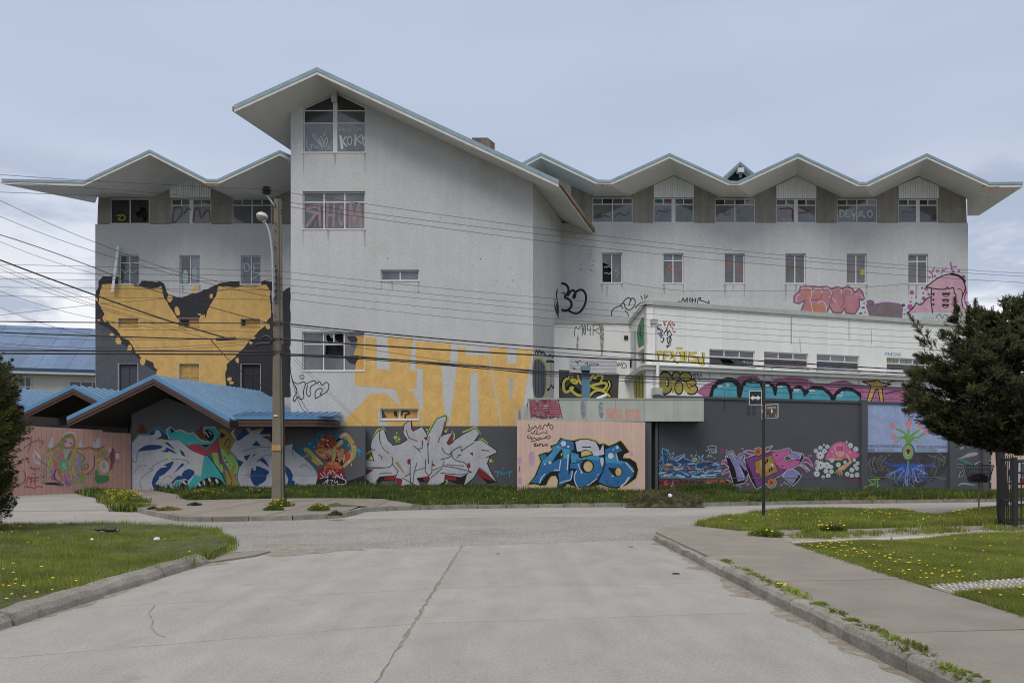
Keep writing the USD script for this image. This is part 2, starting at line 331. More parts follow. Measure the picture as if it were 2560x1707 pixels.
M_black = mat('black_paint', (0.012, 0.012, 0.014), 0.45, 0.2, 8.0)
M_cable = mat('black_cable', (0.014, 0.014, 0.017), 0.6, 0.1)
M_galv = mat('galvanised_steel', (0.36, 0.38, 0.41), 0.5, 0.1, 6.0, metal=0.3)
M_oldblue = mat('weathered_blue_roof', (0.105, 0.162, 0.27), 0.7, 0.12, 1.2, rnd=0.12, dirt=((0.13, 0.16, 0.215), 0.8, 0.55))
M_cream = mat('cream_render', (0.55, 0.54, 0.50), 0.85, 0.05, 1.0)
M_navy = mat('navy_gutter', (0.02, 0.055, 0.13), 0.5, 0.1)

# ---------------------------------------------------------------- ground, roads, pavements
solo('ground', bx(-400, 400, -300, 900, -1.2, -0.05), M_soil, kind='structure')
street_poly = Polygon([(-60, 5), (60, 12), (60, 48), (31, 36), (24, 40.5), (-12, 31), (-60, 31)])
solo('cross_street', prism(Polygon([(-60, 10), (60, 14), (60, 60), (36, 60), (-12, 32), (-60, 32)]), -0.05, -0.008), M_conc2, 'pale concrete street running across behind the asphalt', kind='structure')
ay0 = lambda x: 14.75 + 0.30 * x; ay1 = lambda x: 22.35 + 0.17 * x
solo('asphalt_patch', prism(Polygon([(x, ay0(x) - .05 + .45 * (meshkit.fbm(np.array([[x * 1.9, 0, 3.0]]), 5)[0] - .6)) for x in np.arange(-14, 30, .12)] + [(x, ay1(x) + .3 * (meshkit.fbm(np.array([[x * 1.2, 5.0, 3.0]]), 4)[0] - .5)) for x in np.arange(30, -14, -.2)]).buffer(0), -0.03, 0.003), M_asph, 'worn coarse asphalt strip across the junction', kind='structure')
road = thing('road', 'pale concrete road of large slabs leading to the junction', kind='structure')
XL, XM, XR = -4.70, -0.94, 2.85
solo('road_bed', bx(XL - 0.4, XR + 0.2, 0.5, 15.5, -0.05, -0.0045), M_joint, kind='structure')
rows = [lambda x: 0.8, lambda x: 4.3 + 0.1 * x, lambda x: 7.25 + (0.43 if x < XM else 0.16) * (x - XM), lambda x: 9.32 + (0.35 if x < XM else 0.13) * (x - XM), lambda x: ay0(x) - 0.02]
for i in range(4):
    for a, b in ((XL, XM), (XM, XR)):
        w = 0.022 if i else 0.018
        n = 14; xs = np.linspace(a + (0.016 if a == XM else 0), b - (0.016 if b == XM else 0), n)
        jit = lambda: (rng.random(n) - 0.5) * 0.012
        lo = [(x, rows[i](x) + 0.006 + j) for x, j in zip(xs, jit())]; hi = [(x, rows[i + 1](x) - 0.006 + j) for x, j in zip(xs, jit())]
        ys = np.linspace(lo[-1][1], hi[-1][1], 24)[1:-1]; jr = (rng.random(22) - 0.5) * 0.03
        rt = [(b - 0.016 + j, y) if b == XM else (b, y) for y, j in zip(ys, jr)]
        lf = [(a + 0.016 + j, y) if a == XM else (a, y) for y, j in zip(np.linspace(hi[0][1], lo[0][1], 24)[1:-1], jr)]
        part(road, 'slab', prism(Polygon(lo + rt + hi[::-1] + lf).buffer(0), -0.03, 0.0), M_conc)
# right pavement, its slabs and kerb stones
walk = thing('pavement', 'grey-brown concrete pavement with kerb at the right of the road', kind='structure')
wp = Polygon([(3.0, 2), (4.72, 2), (4.70, 6.98), (4.71, 8.68), (4.99, 13.35), (4.76, 16.3), (4.25, 17.4), (3.3, 17.0), (3.0, 15.9)])
for y0, y1 in ((1, 6.20), (6.20, 9.0), (9.0, 11.72), (11.72, 20)):
    q = wp.intersection(Polygon([(2, y0 - .13 + .09), (6, y0 + .35), (6, y1 + .35 - .02), (2, y1 - .13 + .07)]))
    if y0 == 6.20: q = wp.intersection(Polygon([(2, y0 - .10), (6, y0 + .41), (6, y1 + .35 - .02), (2, y1 - .06)]))
    part(walk, 'slab', prism(q.buffer(-0.004), -0.04, 0.132), M_walk)
ks = [3.0, 4.25, 5.5, 6.55, 7.8, 9.1, 10.3, 11.45]
for a, b in zip(ks, ks[1:]):
    pr = Polygon([(2.86, -0.05), (2.845, 0.10), (2.875, 0.142), (2.99, 0.146), (2.99, -0.05)])
    m = trimesh.creation.extrude_polygon(pr, b - a - 0.014, engine='earcut'); v = np.array(m.vertices); v = np.column_stack([v[:, 0] + (rng.random() - .5) * 0.012, a + 0.007 + v[:, 2], v[:, 1]])
    part(walk, 'kerb_stone', rough(trimesh.Trimesh(v, m.faces), 0.011, .12, int(a * 9)), M_kerb, smooth=50)
ys = np.linspace(11.5, 16.1, 24); edge = [(2.88 + (rng.random() - .5) * 0.07 + max(0, y - 15.4) * 0.25, y) for y in ys]
part(walk, 'kerb_edge', rough(prism(Polygon(edge + [(3.2, 16.1), (2.995, 11.5)]).buffer(0), -0.05, 0.10), 0.025, .12, 3), M_kerb, smooth=50, label= 'broken and sunken far end of the kerb')
# left kerb
lk = thing('kerb', 'worn concrete kerb along the lawn at the left of the road', kind='structure')
ks = [2.5, 4.0, 5.6, 7.15, 8.7, 10.3, 11.75]
for a, b in zip(ks, ks[1:]):
    pr = Polygon([(-4.68, -0.05), (-4.70, 0.06), (-4.75, 0.115), (-4.88, 0.15), (-4.95, 0.12), (-4.95, -0.05)])
    m = trimesh.creation.extrude_polygon(pr, b - a - 0.016, engine='earcut'); v = np.array(m.vertices)
    part(lk, 'kerb_stone', rough(trimesh.Trimesh(np.column_stack([v[:, 0] + (rng.random() - .5) * .03, a + v[:, 2], v[:, 1]]), m.faces[:, ::-1]), 0.028, .12, int(a * 7), 3.5), M_kerb, smooth=50)
solo('kerb_apron', prism(Polygon([(-4.88, 11.75), (-4.62, 11.78), (-4.25, 12.6), (-4.2, 13.2), (-4.5, 13.1), (-4.7, 12.6)]), -0.05, 0.03), M_walk, 'sloping concrete apron at the end of the left kerb', kind='structure')
lawn_l = Polygon([(-4.88, 1.5), (-4.88, 11.7), (-4.92, 12.4), (-5.0, 13.3), (-5.35, 14.4), (-6.0, 15.6), (-6.6, 16.7), (-8.0, 17.9), (-9.6, 18.5), (-13, 18.2), (-34, 17.5), (-34, 1.5)])
zl = lambda x, y: 0.118 + 0.13 * min(1, max(0, (-4.9 - x) / 3.0)) * min(1, max(0, (lawn_l.boundary.distance(Point(x, y))) / 2.0))
solo('left_lawn_ground', prism(lawn_l, -0.05, 0.11), M_soil, kind='structure')
g = lambda s, h=0.13: ground('g', s, h)
far_lawn = Polygon(g('340,622 400,600 500,583 650,568 800,556 1000,546 1200,541 1500,541 1650,553 1790,566 1900,548 2030,535 2140,522 2300,512 2420,508 2420,600 2100,624 1750,633 1400,640 1000,648 560,656'))
lawn2 = Polygon(g('930,742 1300,722 1800,700 2400,680 2600,674 2600,915 2291,930 2000,952 1700,988 1400,895 1150,815'))
lawn3 = Polygon(g('1893,1040 2100,1030 2291,1016 2620,998 2620,1290 2291,1165 2090,1100'))
for nm, pl in (('far_lawn_ground', far_lawn), ('middle_lawn_ground', lawn2), ('near_lawn_ground', lawn3)): solo(nm, prism(pl, -0.05, 0.118), M_soil, kind='structure')
strip = thing('front_path', 'weedy concrete path crossing in front of the iron fence', kind='structure')
def slabs(parent, top, bottom, n, m, z1, name='slab'):
    """Cut the quadrilateral band between two picture lines into n slabs."""
    T, B = np.array(g(top)), np.array(g(bottom)); ip = lambda L, t: np.array([np.interp(t, np.linspace(0, 1, len(L)), L[:, i]) for i in (0, 1)])
    for k in range(n):
        a, b = k / n, (k + 1) / n
        part(parent, name, prism(Polygon([ip(T, a), ip(T, b), ip(B, b), ip(B, a)]).buffer(-0.012), -0.04, z1 + rng.random() * 0.006), m)
slabs(strip, '566,660 1300,647 2100,626 2620,610', '690,688 1300,668 2100,646 2620,630', 7, M_walk, 0.126)
solo('dirt_strip', prism(Polygon(g('690,689 1300,669 2100,647 2620,631 2620,655 2291,666 1500,694 890,722 ')), -0.05, 0.115), M_dirt, 'bare earth and gravel strip beside the front path', kind='structure')
edge_ = thing('path_edging', 'whitish concrete edging strip along the middle lawn', kind='structure')
slabs(edge_, '895,724 1500,696 2291,668 2620,656', '925,739 1500,714 2291,682 2620,668', 9, M_white_kerb, 0.13, 'edging_stone')
pav = thing('paved_path', 'pale stone paved path between the two right lawns', kind='structure')
T, B = np.array(g('1705,975 2000,955 2291,935 2700,912')), np.array(g('1885,1036 2080,1025 2291,1012 2700,990'))
ip = lambda L, t: np.array([np.interp(t, np.linspace(0, 1, len(L)), L[:, i]) for i in (0, 1)])
mix2 = lambda s, t: ip(T, s) * (1 - t) + ip(B, s) * t
solo('path_bed', prism(Polygon(list(T) + list(B[::-1])), -0.05, 0.116), M_dirt, kind='structure')
for r in range(5):
    for k in range(26):
        a, b = (k + 0.5 * (r % 2)) / 26, (k + 1 + 0.5 * (r % 2)) / 26
        if b > 1 or rng.random() < 0.04: continue
        t0, t1 = r / 5, (r + 1) / 5; q = Polygon([mix2(a, t0), mix2(b, t0), mix2(b, t1), mix2(a, t1)]).buffer(-0.014)
        if polys(q): part(pav, 'paver', prism(q, 0.05, 0.122 + rng.random() * 0.010), M_white_kerb)
# far pavement corner with the pole, the kerb along the far side and the rising verge
KL = [(-13.4, 27.0), (-12.6, 25.4), (-11.2, 23.4), (-9.9, 21.75), (-9.2, 20.9), (-8.7, 20.5), (-7.8, 20.45), (-6.9, 20.8), (-5.98, 21.1), (-4.97, 22.1), (-4.85, 23.6), (-4.9, 25.1), (-3.86, 25.9), (-2.07, 26.7), (2.35, 27.9), (6.8, 28.35), (11.6, 30.0), (19.4, 31.8), (32, 35.0)]
fk = thing('far_kerb', 'cracked kerb along the far side of the street below the murals', kind='structure')
L = LineString(KL); s = 0.0; gaps = [0.95, 1.15, 1.05, 1.2]
i = 0
def inner(d, w):
    p, q = L.interpolate(max(0, d - .05)), L.interpolate(min(L.length, d + .05)); t = np.array([q.x - p.x, q.y - p.y]); t /= np.hypot(*t) + 1e-9
    c = L.interpolate(d); return (c.x - t[1] * w, c.y + t[0] * w)
while s < L.length - 0.3:
    e = min(L.length, s + gaps[i % 4]); dd = np.linspace(s + 0.012, e - 0.012, 4)
    q = Polygon([inner(d, 0.0) for d in dd] + [inner(d, 0.16) for d in dd[::-1]]).buffer(0)
    part(fk, 'kerb_stone', rough(prism(q, -0.05, 0.125 + rng.random() * 0.02), 0.014, .2, i), M_kerb, smooth=50); s = e; i += 1
def wall_y(x):       # where the walls stand along the back of the verge
    return 37.45 if x < 0.2 else (35.25 if x < 6.5 else 36.0 + 0.29 * (x - 6.8))
def kerb_y(x):
    k = np.array(KL); return float(np.interp(x, k[1:, 0], k[1:, 1]))
def wall_z(x): return float(np.interp(x, [-22, -19, -7, 0, 0.3, 6, 8, 16, 24], [0.22, 0.32, 0.37, 0.35, 0.28, 0.26, 0.20, 0.12, 0.05]))
def verge_z(x, y):
    a, b = kerb_y(x), wall_y(x); t = min(1, max(0, (y - a) / max(1e-3, b - a))); return 0.118 + (wall_z(x) - 0.118) * t
k_in = [inner(d, 0.15) for d in np.linspace(0.2, L.length, 90)]
cw = Polygon([inner(d, 0.15) for d in np.linspace(0.4, 17.6, 60)] + [(-4.9, 29.4), (-7.0, 29.6), (-9.5, 29.3), (-12.4, 29.0), (-14.5, 33.0), (-17.8, 37.4), (-18.9, 37.4), (-19.2, 34.6)]).buffer(0)
corner = thing('corner_pavement', 'weedy concrete pavement around the utility pole on the far corner', kind='structure')
for j in range(8):
    q = cw.intersection(box(-20 + j * 2.2, 15, -20 + (j + 1) * 2.2 - 0.03, 40))
    for qq in polys(q): part(corner, 'slab', sheet(qq, 0, lambda x, y: verge_z(x, y) + 0.012, 3.0), M_walk)
verge = Polygon(k_in + [(33, 44), (6.8, 36.3), (6.5, 35.6), (0.2, 35.6), (0.2, 38.0), (-19.5, 38.0), (-20.2, 35.0)]).buffer(0)
solo('verge_ground', sheet(verge, 0, lambda x, y: verge_z(x, y) - 0.002, 1.4), M_soil, kind='structure')
vg = verge.difference(cw.buffer(0.05))
st_z = lambda x, y: 0.27 * min(1, max(0, (y - 25.5) / 9.5)) - 0.006
solo('side_street', sheet(Polygon([(-13.2, 25.8), (-19.4, 34.9), (-20.6, 37.0), (-60, 31), (-60, 24.0)]), 0, st_z, 3.0), M_conc2, 'pale concrete side street rising to the pink fence', kind='structure')

def ragged(x0, x1, y0, y1, seed, w0=.02, w1=.2):
    """A ragged strip of washed-up dirt along a kerb at x1, widening towards x0."""
    r = np.random.default_rng(seed); ys = np.linspace(y0, y1, int((y1 - y0) * 9)); n = meshkit.fbm(np.column_stack([ys * 1.7, ys * 0, ys * 0 + seed]), 4, seed)
    return Polygon([(x1, y) for y in ys] + [(x1 + (x0 - x1) * (w0 + (1 - w0) * max(0, 1.9 * (q - .32)) * r.uniform(.7, 1.2)), y) for y, q in zip(ys[::-1], n[::-1])]).buffer(0)
M_dust = mat('gutter_dirt', (0.225, 0.198, 0.165), 0.95, 0.35, 6.0, 0.25, 60); M_pale = mat('pale_dust', (0.40, 0.375, 0.34), 0.95, 0.12, 3.0)
solo('gutter_dirt', sheet(ragged(2.52, 2.86, 4.0, 16.0, 3), .0025), M_dust, 'brown dirt washed along the foot of the right kerb', kind='stuff')
solo('gutter_dirt', sheet(ragged(-4.45, -4.72, 3.0, 13.2, 5), .0025), M_dust, 'thin dirt line along the foot of the left kerb', kind='stuff')
def blot(cx, cy, rx, ry, seed):
    r = np.random.default_rng(seed); t = np.linspace(0, math.tau, 40)[:-1]; q = .45 + 1.1 * meshkit.fbm(np.column_stack([np.cos(t) * 1.6, np.sin(t) * 1.6, t * 0 + seed]), 4, seed); return Polygon([(cx + rx * a * math.cos(b), cy + ry * a * math.sin(b)) for a, b in zip(q, t)]).buffer(0)
solo('dirt_patch', sheet(unary_union([blot(-4.0, 13.3, .7, .5, 1), blot(-3.3, 13.7, .6, .25, 2), blot(-4.3, 14.4, .5, .3, 4)]), .004), M_dust, 'brown dirt patch at the end of the left kerb', kind='stuff')
crk = [G(u, v, 0) for u, v in pts('S', '388,1512 371,1532 383,1550 378,1568 392,1584 412,1592')]
solo('road_crack', sheet(LineString(crk).buffer(.006), .003), M_dust, 'thin jagged crack in the road slab at the left', kind='stuff')

# ---------------------------------------------------------------- windows and roofs
def window(parent, plane, rect, rows, label=None, pane=None, frame=None, depth=0.15, bar=0.055, mull=None, shape=None, name='window', sill=True, mats=None, holes=None, clip=None):
    """rect = run0, z0, run1, z1. rows = [(height share from the top, number of panes or list of shares)]. Frame bars, panes and a sill set back in the opening."""
    x0, z0, x1, z1 = rect; w = holder(parent, name, label); pane, frame = pane or M_pane, frame or M_frame
    outer = shape or box(x0, z0, x1, z1); cells, tot, zt = [], sum(r[0] for r in rows), z1
    for h, c in rows:
        zb = zt - (z1 - z0) * h / tot; c = [1] * c if isinstance(c, int) else c; xa = x0
        for q in c:
            xb = xa + (x1 - x0) * q / sum(c); cells.append((xa, zb, xb, zt)); xa = xb
        zt = zb
    glass = [box(a + (bar if abs(a - x0) < 1e-6 else bar / 2), b + (bar if abs(b - z0) < 1e-6 else bar / 2), c - (bar if abs(c - x1) < 1e-6 else bar / 2), d - (bar if abs(d - z1) < 1e-6 else bar / 2)) for a, b, c, d in cells]
    if mull: glass = [p.difference(box(mull - 0.11, z0, mull + 0.11, z1)) for p in glass]
    glass = [p.intersection(outer.buffer(-bar * 0.7)) for p in glass]; glass = [p for p in glass if polys(p)]
    part(w, 'frame', plane.slab(outer.difference(unary_union(glass)), -depth - 0.03, -depth + 0.03), frame)
    for i, p in enumerate(glass):
        if holes is not None: p = p.difference(holes)
        if polys(p): part(w, 'pane', plane.slab(p, -depth - 0.008, -depth), (mats or {}).get(i, pane))
    if holes is not None: part(w, 'dark_room', plane.flat(outer, -depth - 0.24), M_void)
    if sill: part(w, 'sill', plane.box(x0 - 0.03, x1 + 0.03, z0 - 0.05, z0 + 0.004, -depth + 0.03, 0.03), frame)
    return w, outer
def wrect(plane, z, s):
    (a, b), (c, d) = [plane.uv(*p) for p in pts(z, s)]; return (min(a, c), min(b, d), max(a, c), max(b, d))
def fold(parent, front, back, mats=(None, None), t=(0.12, 0.15), over=0.05, names=('soffit', 'roof_sheet')):
    """A folded roof: a board soffit and a metal sheet over it for each pair of neighbouring points."""
    for i in range(len(front) - 1):
        q = [front[i], front[i + 1], back[i + 1], back[i]]; up = lambda z, f=0.0: [np.array(p) + [0, -f * (k < 2), z] for k, p in enumerate(q)]
        part(parent, names[0], hexa(up(0), up(t[0])), mats[0] or M_soffit)
        part(parent, names[1], hexa(up(t[0] + 0.003, over), up(t[0] + t[1], over)), mats[1] or M_roof)
def fascia(parent, front, h=0.11, m=None):
    for i in range(len(front) - 1):
        a, b = np.array(front[i]), np.array(front[i + 1]); o = np.array([0, -0.03, 0])
        part(parent, 'fascia', hexa([a + o + [0, 0, -.01], b + o + [0, 0, -.01], b + o + [0, 0, h], a + o + [0, 0, h]], [a + o * .1 + [0, 0, -.01], b + o * .1 + [0, 0, -.01], b + o * .1 + [0, 0, h], a + o * .1 + [0, 0, h]]), m or M_fascia)

# ---------------------------------------------------------------- the tall gabled block
YB, YF, YW, DIR = 37.7, 36.1, 43.4, 0.33
block = thing('gabled_block', 'tall pale grey building with one huge lopsided gable roof and yellow block letters', 'building', (-4.9, YB, 0))
pB = Plane((0, YB))
fr = [P(586, 281, YF), P(793, 187, YF), P(1396.5, 468.0, YF)]
sh = DIR * (YB - YF)
top = [(p[0] + sh, p[2]) for p in fr]; x0, x1 = pB.uv(727, 0)[0], pB.uv(1332.6, 0)[0]
zat = lambda x: float(np.interp(x, [t[0] for t in top], [t[1] for t in top]))
wb = {'top': wrect(pB, '4', '240,250 722,713'), 'three': wrect(pB, '4', '237,1015 720,1306'), 'slit': wrect(pB, '5', '840,229 1137,312'), 'broken': wrect(pB, '5', '233,709 715,1010'), 'yellow': wrect(pB, '5', '838,1304 1132,1386')}
xa = top[1][0]
gshape = Polygon(pB.px('4', '240,713 240,366 484,246 722,360 722,713'))
gtop = gshape.intersection(Polygon([(x0, 0), (x1, 0), (x1, zat(x1) - .06), (xa, zat(xa) - .06), (x0, zat(x0) - .06)]))
cutB = unary_union([box(*wb[k]) for k in ('three', 'slit', 'broken', 'yellow')] + [gtop])
wall_poly = Polygon([(x0, 0), (x1, 0), (x1, zat(x1)), (xa, zat(xa)), (x0, zat(x0))])
part(block, 'wall', pB.slab(wall_poly.difference(cutB), -0.3, 0), M_peb)
pS = Plane((x1, YB), (0.31, 1.0))
part(block, 'side_wall', pS.slab(box(0.002, 0, 6.0, zat(x1)), -0.3, 0), M_peb_side, 'slanting return wall at the right corner')
pSl = Plane((x0 - 0.0, YB), (0.31, 1.0))
part(block, 'side_wall', pSl.slab(box(0.32, 0, 9, zat(x0)), 0.0, 0.3), M_peb_side)
bk = [p + np.array([DIR * 12, 12, 0]) for p in fr]; bk[2] = fr[2] + np.array([DIR * 7.25, 7.25, 0])
fold(block, fr, bk, t=(0.13, 0.20))
e0, e1 = fr[2], bk[2]
part(block, 'eave_gutter', hexa([e0 + [0, 0, .1], e1 + [0, 0, .1], e1 + [.12, 0, .1], e0 + [.12, 0, .1]], [e0 + [0, 0, .3], e1 + [0, 0, .3], e1 + [.12, 0, .3], e0 + [.12, 0, .3]]), M_rust, 'rusty gutter edge')
part(block, 'eave_gutter', hexa([fr[0] + [-.1, 0, .05], bk[0] + [-.1, 0, .05], bk[0] + [0, 0, .05], fr[0] + [0, 0, .05]], [fr[0] + [-.1, 0, .28], bk[0] + [-.1, 0, .28], bk[0] + [0, 0, .28], fr[0] + [0, 0, .28]]), M_rust)
fascia(block, fr, 0.13)
chim = hexa([P(1180, 378, 40.5), P(1219, 378, 40.5), P(1237, 378, 41.2), P(1199, 378, 41.6)], [P(1180, 344.5, 40.5) , P(1219, 344.5, 40.5), np.array([P(1237, 378, 41.2)[0], 41.2, P(1180, 344.5, 40.5)[2]]), np.array([P(1199, 378, 41.6)[0], 41.6, P(1180, 344.5, 40.5)[2]])])
part(block, 'chimney', chim, mat('stained_chimney', (0.16, 0.12, 0.085), 0.9, 0.4, 2.5, streak=0.4), 'stubby brown stained chimney')
zc = gshape.bounds
wx, gsh = window(block, pB, wb['top'], [(0.36, 2), (0.26, [1, 1]), (0.62, 2)], 'gable window with words scratched on its panes', mull=pB.uv(*pts('4', '484,0')[0])[0], shape=gtop, mats={0: M_pane_d, 1: M_pane_d, 2: M_pane_d})
part(block, 'ridge_post', pB.slab(Polygon(pB.px('4', '459,326 504,326 500,235 462,250')), -0.1, 0.09), M_fascia)
window(block, pB, wb['three'], [(0.27, 3), (0.73, 3)], 'wide window with pink mirrored letters on its panes')
window(block, pB, wb['slit'], [(1, 2)])
hole = unary_union([Polygon(pB.px('5', s)) for s in ('418,730 435,726 450,750 468,757 470,795 452,800 420,775 412,750', '483,728 520,722 544,726 546,785 520,788 490,770 480,750', '408,812 552,810 550,892 500,905 460,910 430,900 405,880')])
window(block, pB, wb['broken'], [(0.31, [1, .5, .5, 1]), (0.69, 3)], 'broken window half painted over in yellow', holes=hole, mats={2: M_pane_d})
window(block, pB, wb['yellow'], [(1, 2)], 'low window painted over in yellow', pane=paint('#b98e3c'))
part(block, 'dado', pB.flat(box(x0, 0, x1 - 0.005, pB.uv(0, 1064.7)[1]), 0.002), M_dado, 'dark grey painted band along the foot of the wall')

# ---------------------------------------------------------------- the two wings behind with zigzag roofs
pW = Plane((0, YW)); pU = Plane((0, YW + 0.12))
YR, YLw = 41.06, 40.04
def S3(st, Y): return [P(*p, Y) for p in pts('S', st)]
def wing(name, label, loc, lower, upper_poly, ztop, front, back, tops, smalls, extra):
    b = thing(name, label, 'building', loc)
    tr = [wrect(pU, 'S', s) for s in tops]; sr = [wrect(pW, 'S', s) for s in smalls]
    part(b, 'wall', pW.slab(box(lower[0], 0, lower[1], ztop).difference(unary_union([box(*r) for r in sr])), -0.4, 0), M_peb)
    part(b, 'concrete_band', pU.slab(upper_poly.difference(unary_union([box(*r) for r in tr] + extra)), -0.3, 0), M_band, 'bare concrete band behind the top windows')
    fold(b, front, back); fascia(b, front)
    ext = [p + np.array([DIR * 9, 9, 0]) for p in back]; fold(b, back, ext)
    return b, tr, sr
def corrugated(parent, plane, poly):
    x0, _, x1, _ = poly.bounds; n = int((x1 - x0) / 0.13)
    for i in range(n):
        a, c = x0 + (x1 - x0) * i / n, x0 + (x1 - x0) * (i + 1) / n
        s = poly.intersection(box(a + 0.012, -9, c - 0.022, 99))
        if polys(s): part(parent, 'rib', plane.slab(s, -0.02, 0.035), M_corr)
    part(parent, 'backing_sheet', plane.slab(poly, -0.10, -0.02), M_corr)
zlo = pW.uv(0, 557.6)[1]
frR = S3('1290,428 1352,395 1494,462.5 1525,463.6 1673.5,396.3 1825,465.5 1843,466.5 1994,396.5 2148,468.4 2164,469.3 2315.6,396.5 2473,469 2556,468', YR)
wlR = S3('1300,471 1366,437 1484,489 1571,488.5 1684,437 1798,490.5 1876,491.5 1990.4,437.5 2107.3,492.8 2182,492.5 2296,438.5 2417.5,493.5 2419,494', YW)
upR = Polygon([(-6, zlo), (pU.uv(2417.5, 0)[0], zlo)] + [(p[0], p[2]) for p in wlR[::-1][1:]] + [(-6, wlR[0][2])]).buffer(0)
topsR = ['1480.8,493.7 1582.4,556.6', '1633.7,494.5 1734.7,556.8', '1787.2,496 1888.2,557', '1940.3,497 2041,557.2', '2092.6,497 2193.3,557.2', '2246,497.3 2345.6,557.2']
smallR = ['1503.8,631.5 1555.7,707', '1658,632.6 1709,707.4', '1811.6,633.4 1862,707.8', '1963.4,633.6 2014.4,708.2', '2117,634 2167,708.5', '2270.7,634.8 2320.3,708.6']
corR = [Polygon(pU.px('b', '1404,513 1404,405 1583,325 1764,405 1764,513')), Polygon(pU.px('e', '268,488 268,385 435,305 604,385 604,488')), Polygon(pU.px('e', '1288,488 1288,385 1455,312 1624,388 1624,488')), Polygon(pU.px('b', '480,300 560,345 670,400 670,510 480,510'))]
rw, trR, srR = wing('right_wing', 'long grey wing with zigzag gables and pink graffiti low on its wall', (14.0, YW, 0), (-6, pW.uv(2420, 0)[0]), upR, zlo, frR, wlR, topsR, smallR, corR)
for c in corR: corrugated(holder(rw, 'gable_infill'), pU, c)
part(rw, 'end_wall', bx(pW.uv(2420, 0)[0] - 0.3, pW.uv(2420, 0)[0] - 0.002, YW + .41, YW + 12, 0, zlo), M_peb)
endf = [frR[-2], frR[-1], P(2447.5, 539, 46.0), P(2418.5, 539.5, 46.0), wlR[-2]]
part(rw, 'soffit', hexa(endf, [p + [0, 0, .12] for p in endf]), M_soffit, 'flat overhanging eave at the right end')
part(rw, 'roof_sheet', hexa([p + [0, 0, .123] for p in endf], [p + [0, 0, .27] for p in endf]), M_roof)
for i, r in enumerate(trR):
    mid = (r[0] + r[2]) / 2; gab = i in (1, 3, 5)
    window(rw, pU, r, [(0.26, 4), (0.74, 2)], mull=mid if gab else None, depth=0.08, mats={0: M_pane_d, 2: M_pane_d} if i in (2, 3, 5) else ({1: M_pane_d} if i == 0 else None))
hR = Polygon(pW.px('b', '956,1085 1028,1120 1028,1258 956,1258'))
for i, r in enumerate(srR):
    if i in (1, 5): window(rw, pW, r, [(0.24, 2), (0.76, 2)])
    else: window(rw, pW, r, [(1, 2)], holes=hR if i == 0 else None, label='small window with one pane missing and white scrawl' if i == 0 else None)
window(rw, pW, wrect(pW, 'c', '940,332 1118,420'), [(1, 2)])
zlo2 = pW.uv(0, 561)[1]
frL = S3('5,460.5 210,465.5 375,387.7 517.5,461 543,462 700,389 860,464', YLw)
wlL = S3('243,492.5 373.5,491 473.8,448 582,494.4 679,493.2 770,452 880,500', YW)
upL = Polygon([(pU.uv(243, 0)[0], zlo2), (-7, zlo2), (-7, wlL[-1][2])] + [(p[0], p[2]) for p in wlL[::-1]]).buffer(0)
topsL = ['275,496 373.5,559.5', '427.5,496 527.8,560.6', '580,496 679,560.8']
smallL = ['297,637 347,710', '448.6,637.8 499.7,710.6', '602,638.8 651.7,711', '295.3,795.7 345.4,815', '447,796 498,816', '601,797 650,816', '296,909 344,985', '448,909 498,985', '603,910.5 650,985']
corL = [Polygon(pU.px('1', '1313,1065 1313,985 1468,920 1632,1000 1632,1065'))]
lw, trL, srL = wing('left_wing', 'grey wing with zigzag gables and a huge yellow and black wall painting', (-16.0, YW, 0), (pW.uv(238, 0)[0], -7), upL, zlo2, frL, wlL, topsL, smallL, corL)
for c in corL: corrugated(holder(lw, 'gable_infill'), pU, c)
part(lw, 'end_wall', bx(pW.uv(238, 0)[0] + 0.002, pW.uv(238, 0)[0] + .3, YW + .41, YW + 12, 0, zlo2), M_peb)
el = [frL[0], wlL[0], P(238, 508, 45.2), ]
part(lw, 'soffit', hexa(el, [p + [0, 0, .12] for p in el]), M_soffit)
for i, r in enumerate(trL):
    if i == 0: window(lw, pU, r, [(1, 2)], 'top window with a jagged hole in one pane', depth=0.08, pane=M_pane_d, holes=Polygon(pU.px('1', '1040,1180 1075,1165 1090,1130 1125,1150 1135,1185 1130,1240 1105,1245 1095,1210 1070,1215 1050,1200')))
    else: window(lw, pU, r, [(0.26, 4), (0.74, 2)], depth=0.08, mull=(r[0] + r[2]) / 2 if i == 1 else None, mats={4: M_pane_b, 5: M_pane_b} if i == 1 else None)
Y_, K_ = paint('#b98f40'), paint('#2d2d33')
window(lw, pW, srL[0], [(0.26, 2), (0.74, 2)]); window(lw, pW, srL[1], [(1, 2)], pane=M_pane_b, mats={0: M_pane}); window(lw, pW, srL[2], [(1, 2)])
window(lw, pW, srL[3], [(1, 2)], 'slit window painted over in yellow', pane=Y_, frame=Y_); window(lw, pW, srL[4], [(1, 2)], 'slit window daubed black and yellow', pane=K_, frame=Y_, mats={1: Y_})
window(lw, pW, srL[5], [(1, [.25, .75])], 'slit window painted yellow with one open black pane', pane=Y_, frame=Y_, mats={0: M_void})
window(lw, pW, srL[6], [(1, 2)], 'window painted over in dark grey', pane=paint('#43464e'), frame=paint('#3c3f46')); window(lw, pW, srL[7], [(0.5, 2), (.7, 2)], 'window painted over in yellow', pane=Y_, frame=paint('#c2a860')); window(lw, pW, srL[8], [(0.4, 2), (.8, 2)], 'window painted over in near black', pane=K_, frame=paint('#3a3a40'))
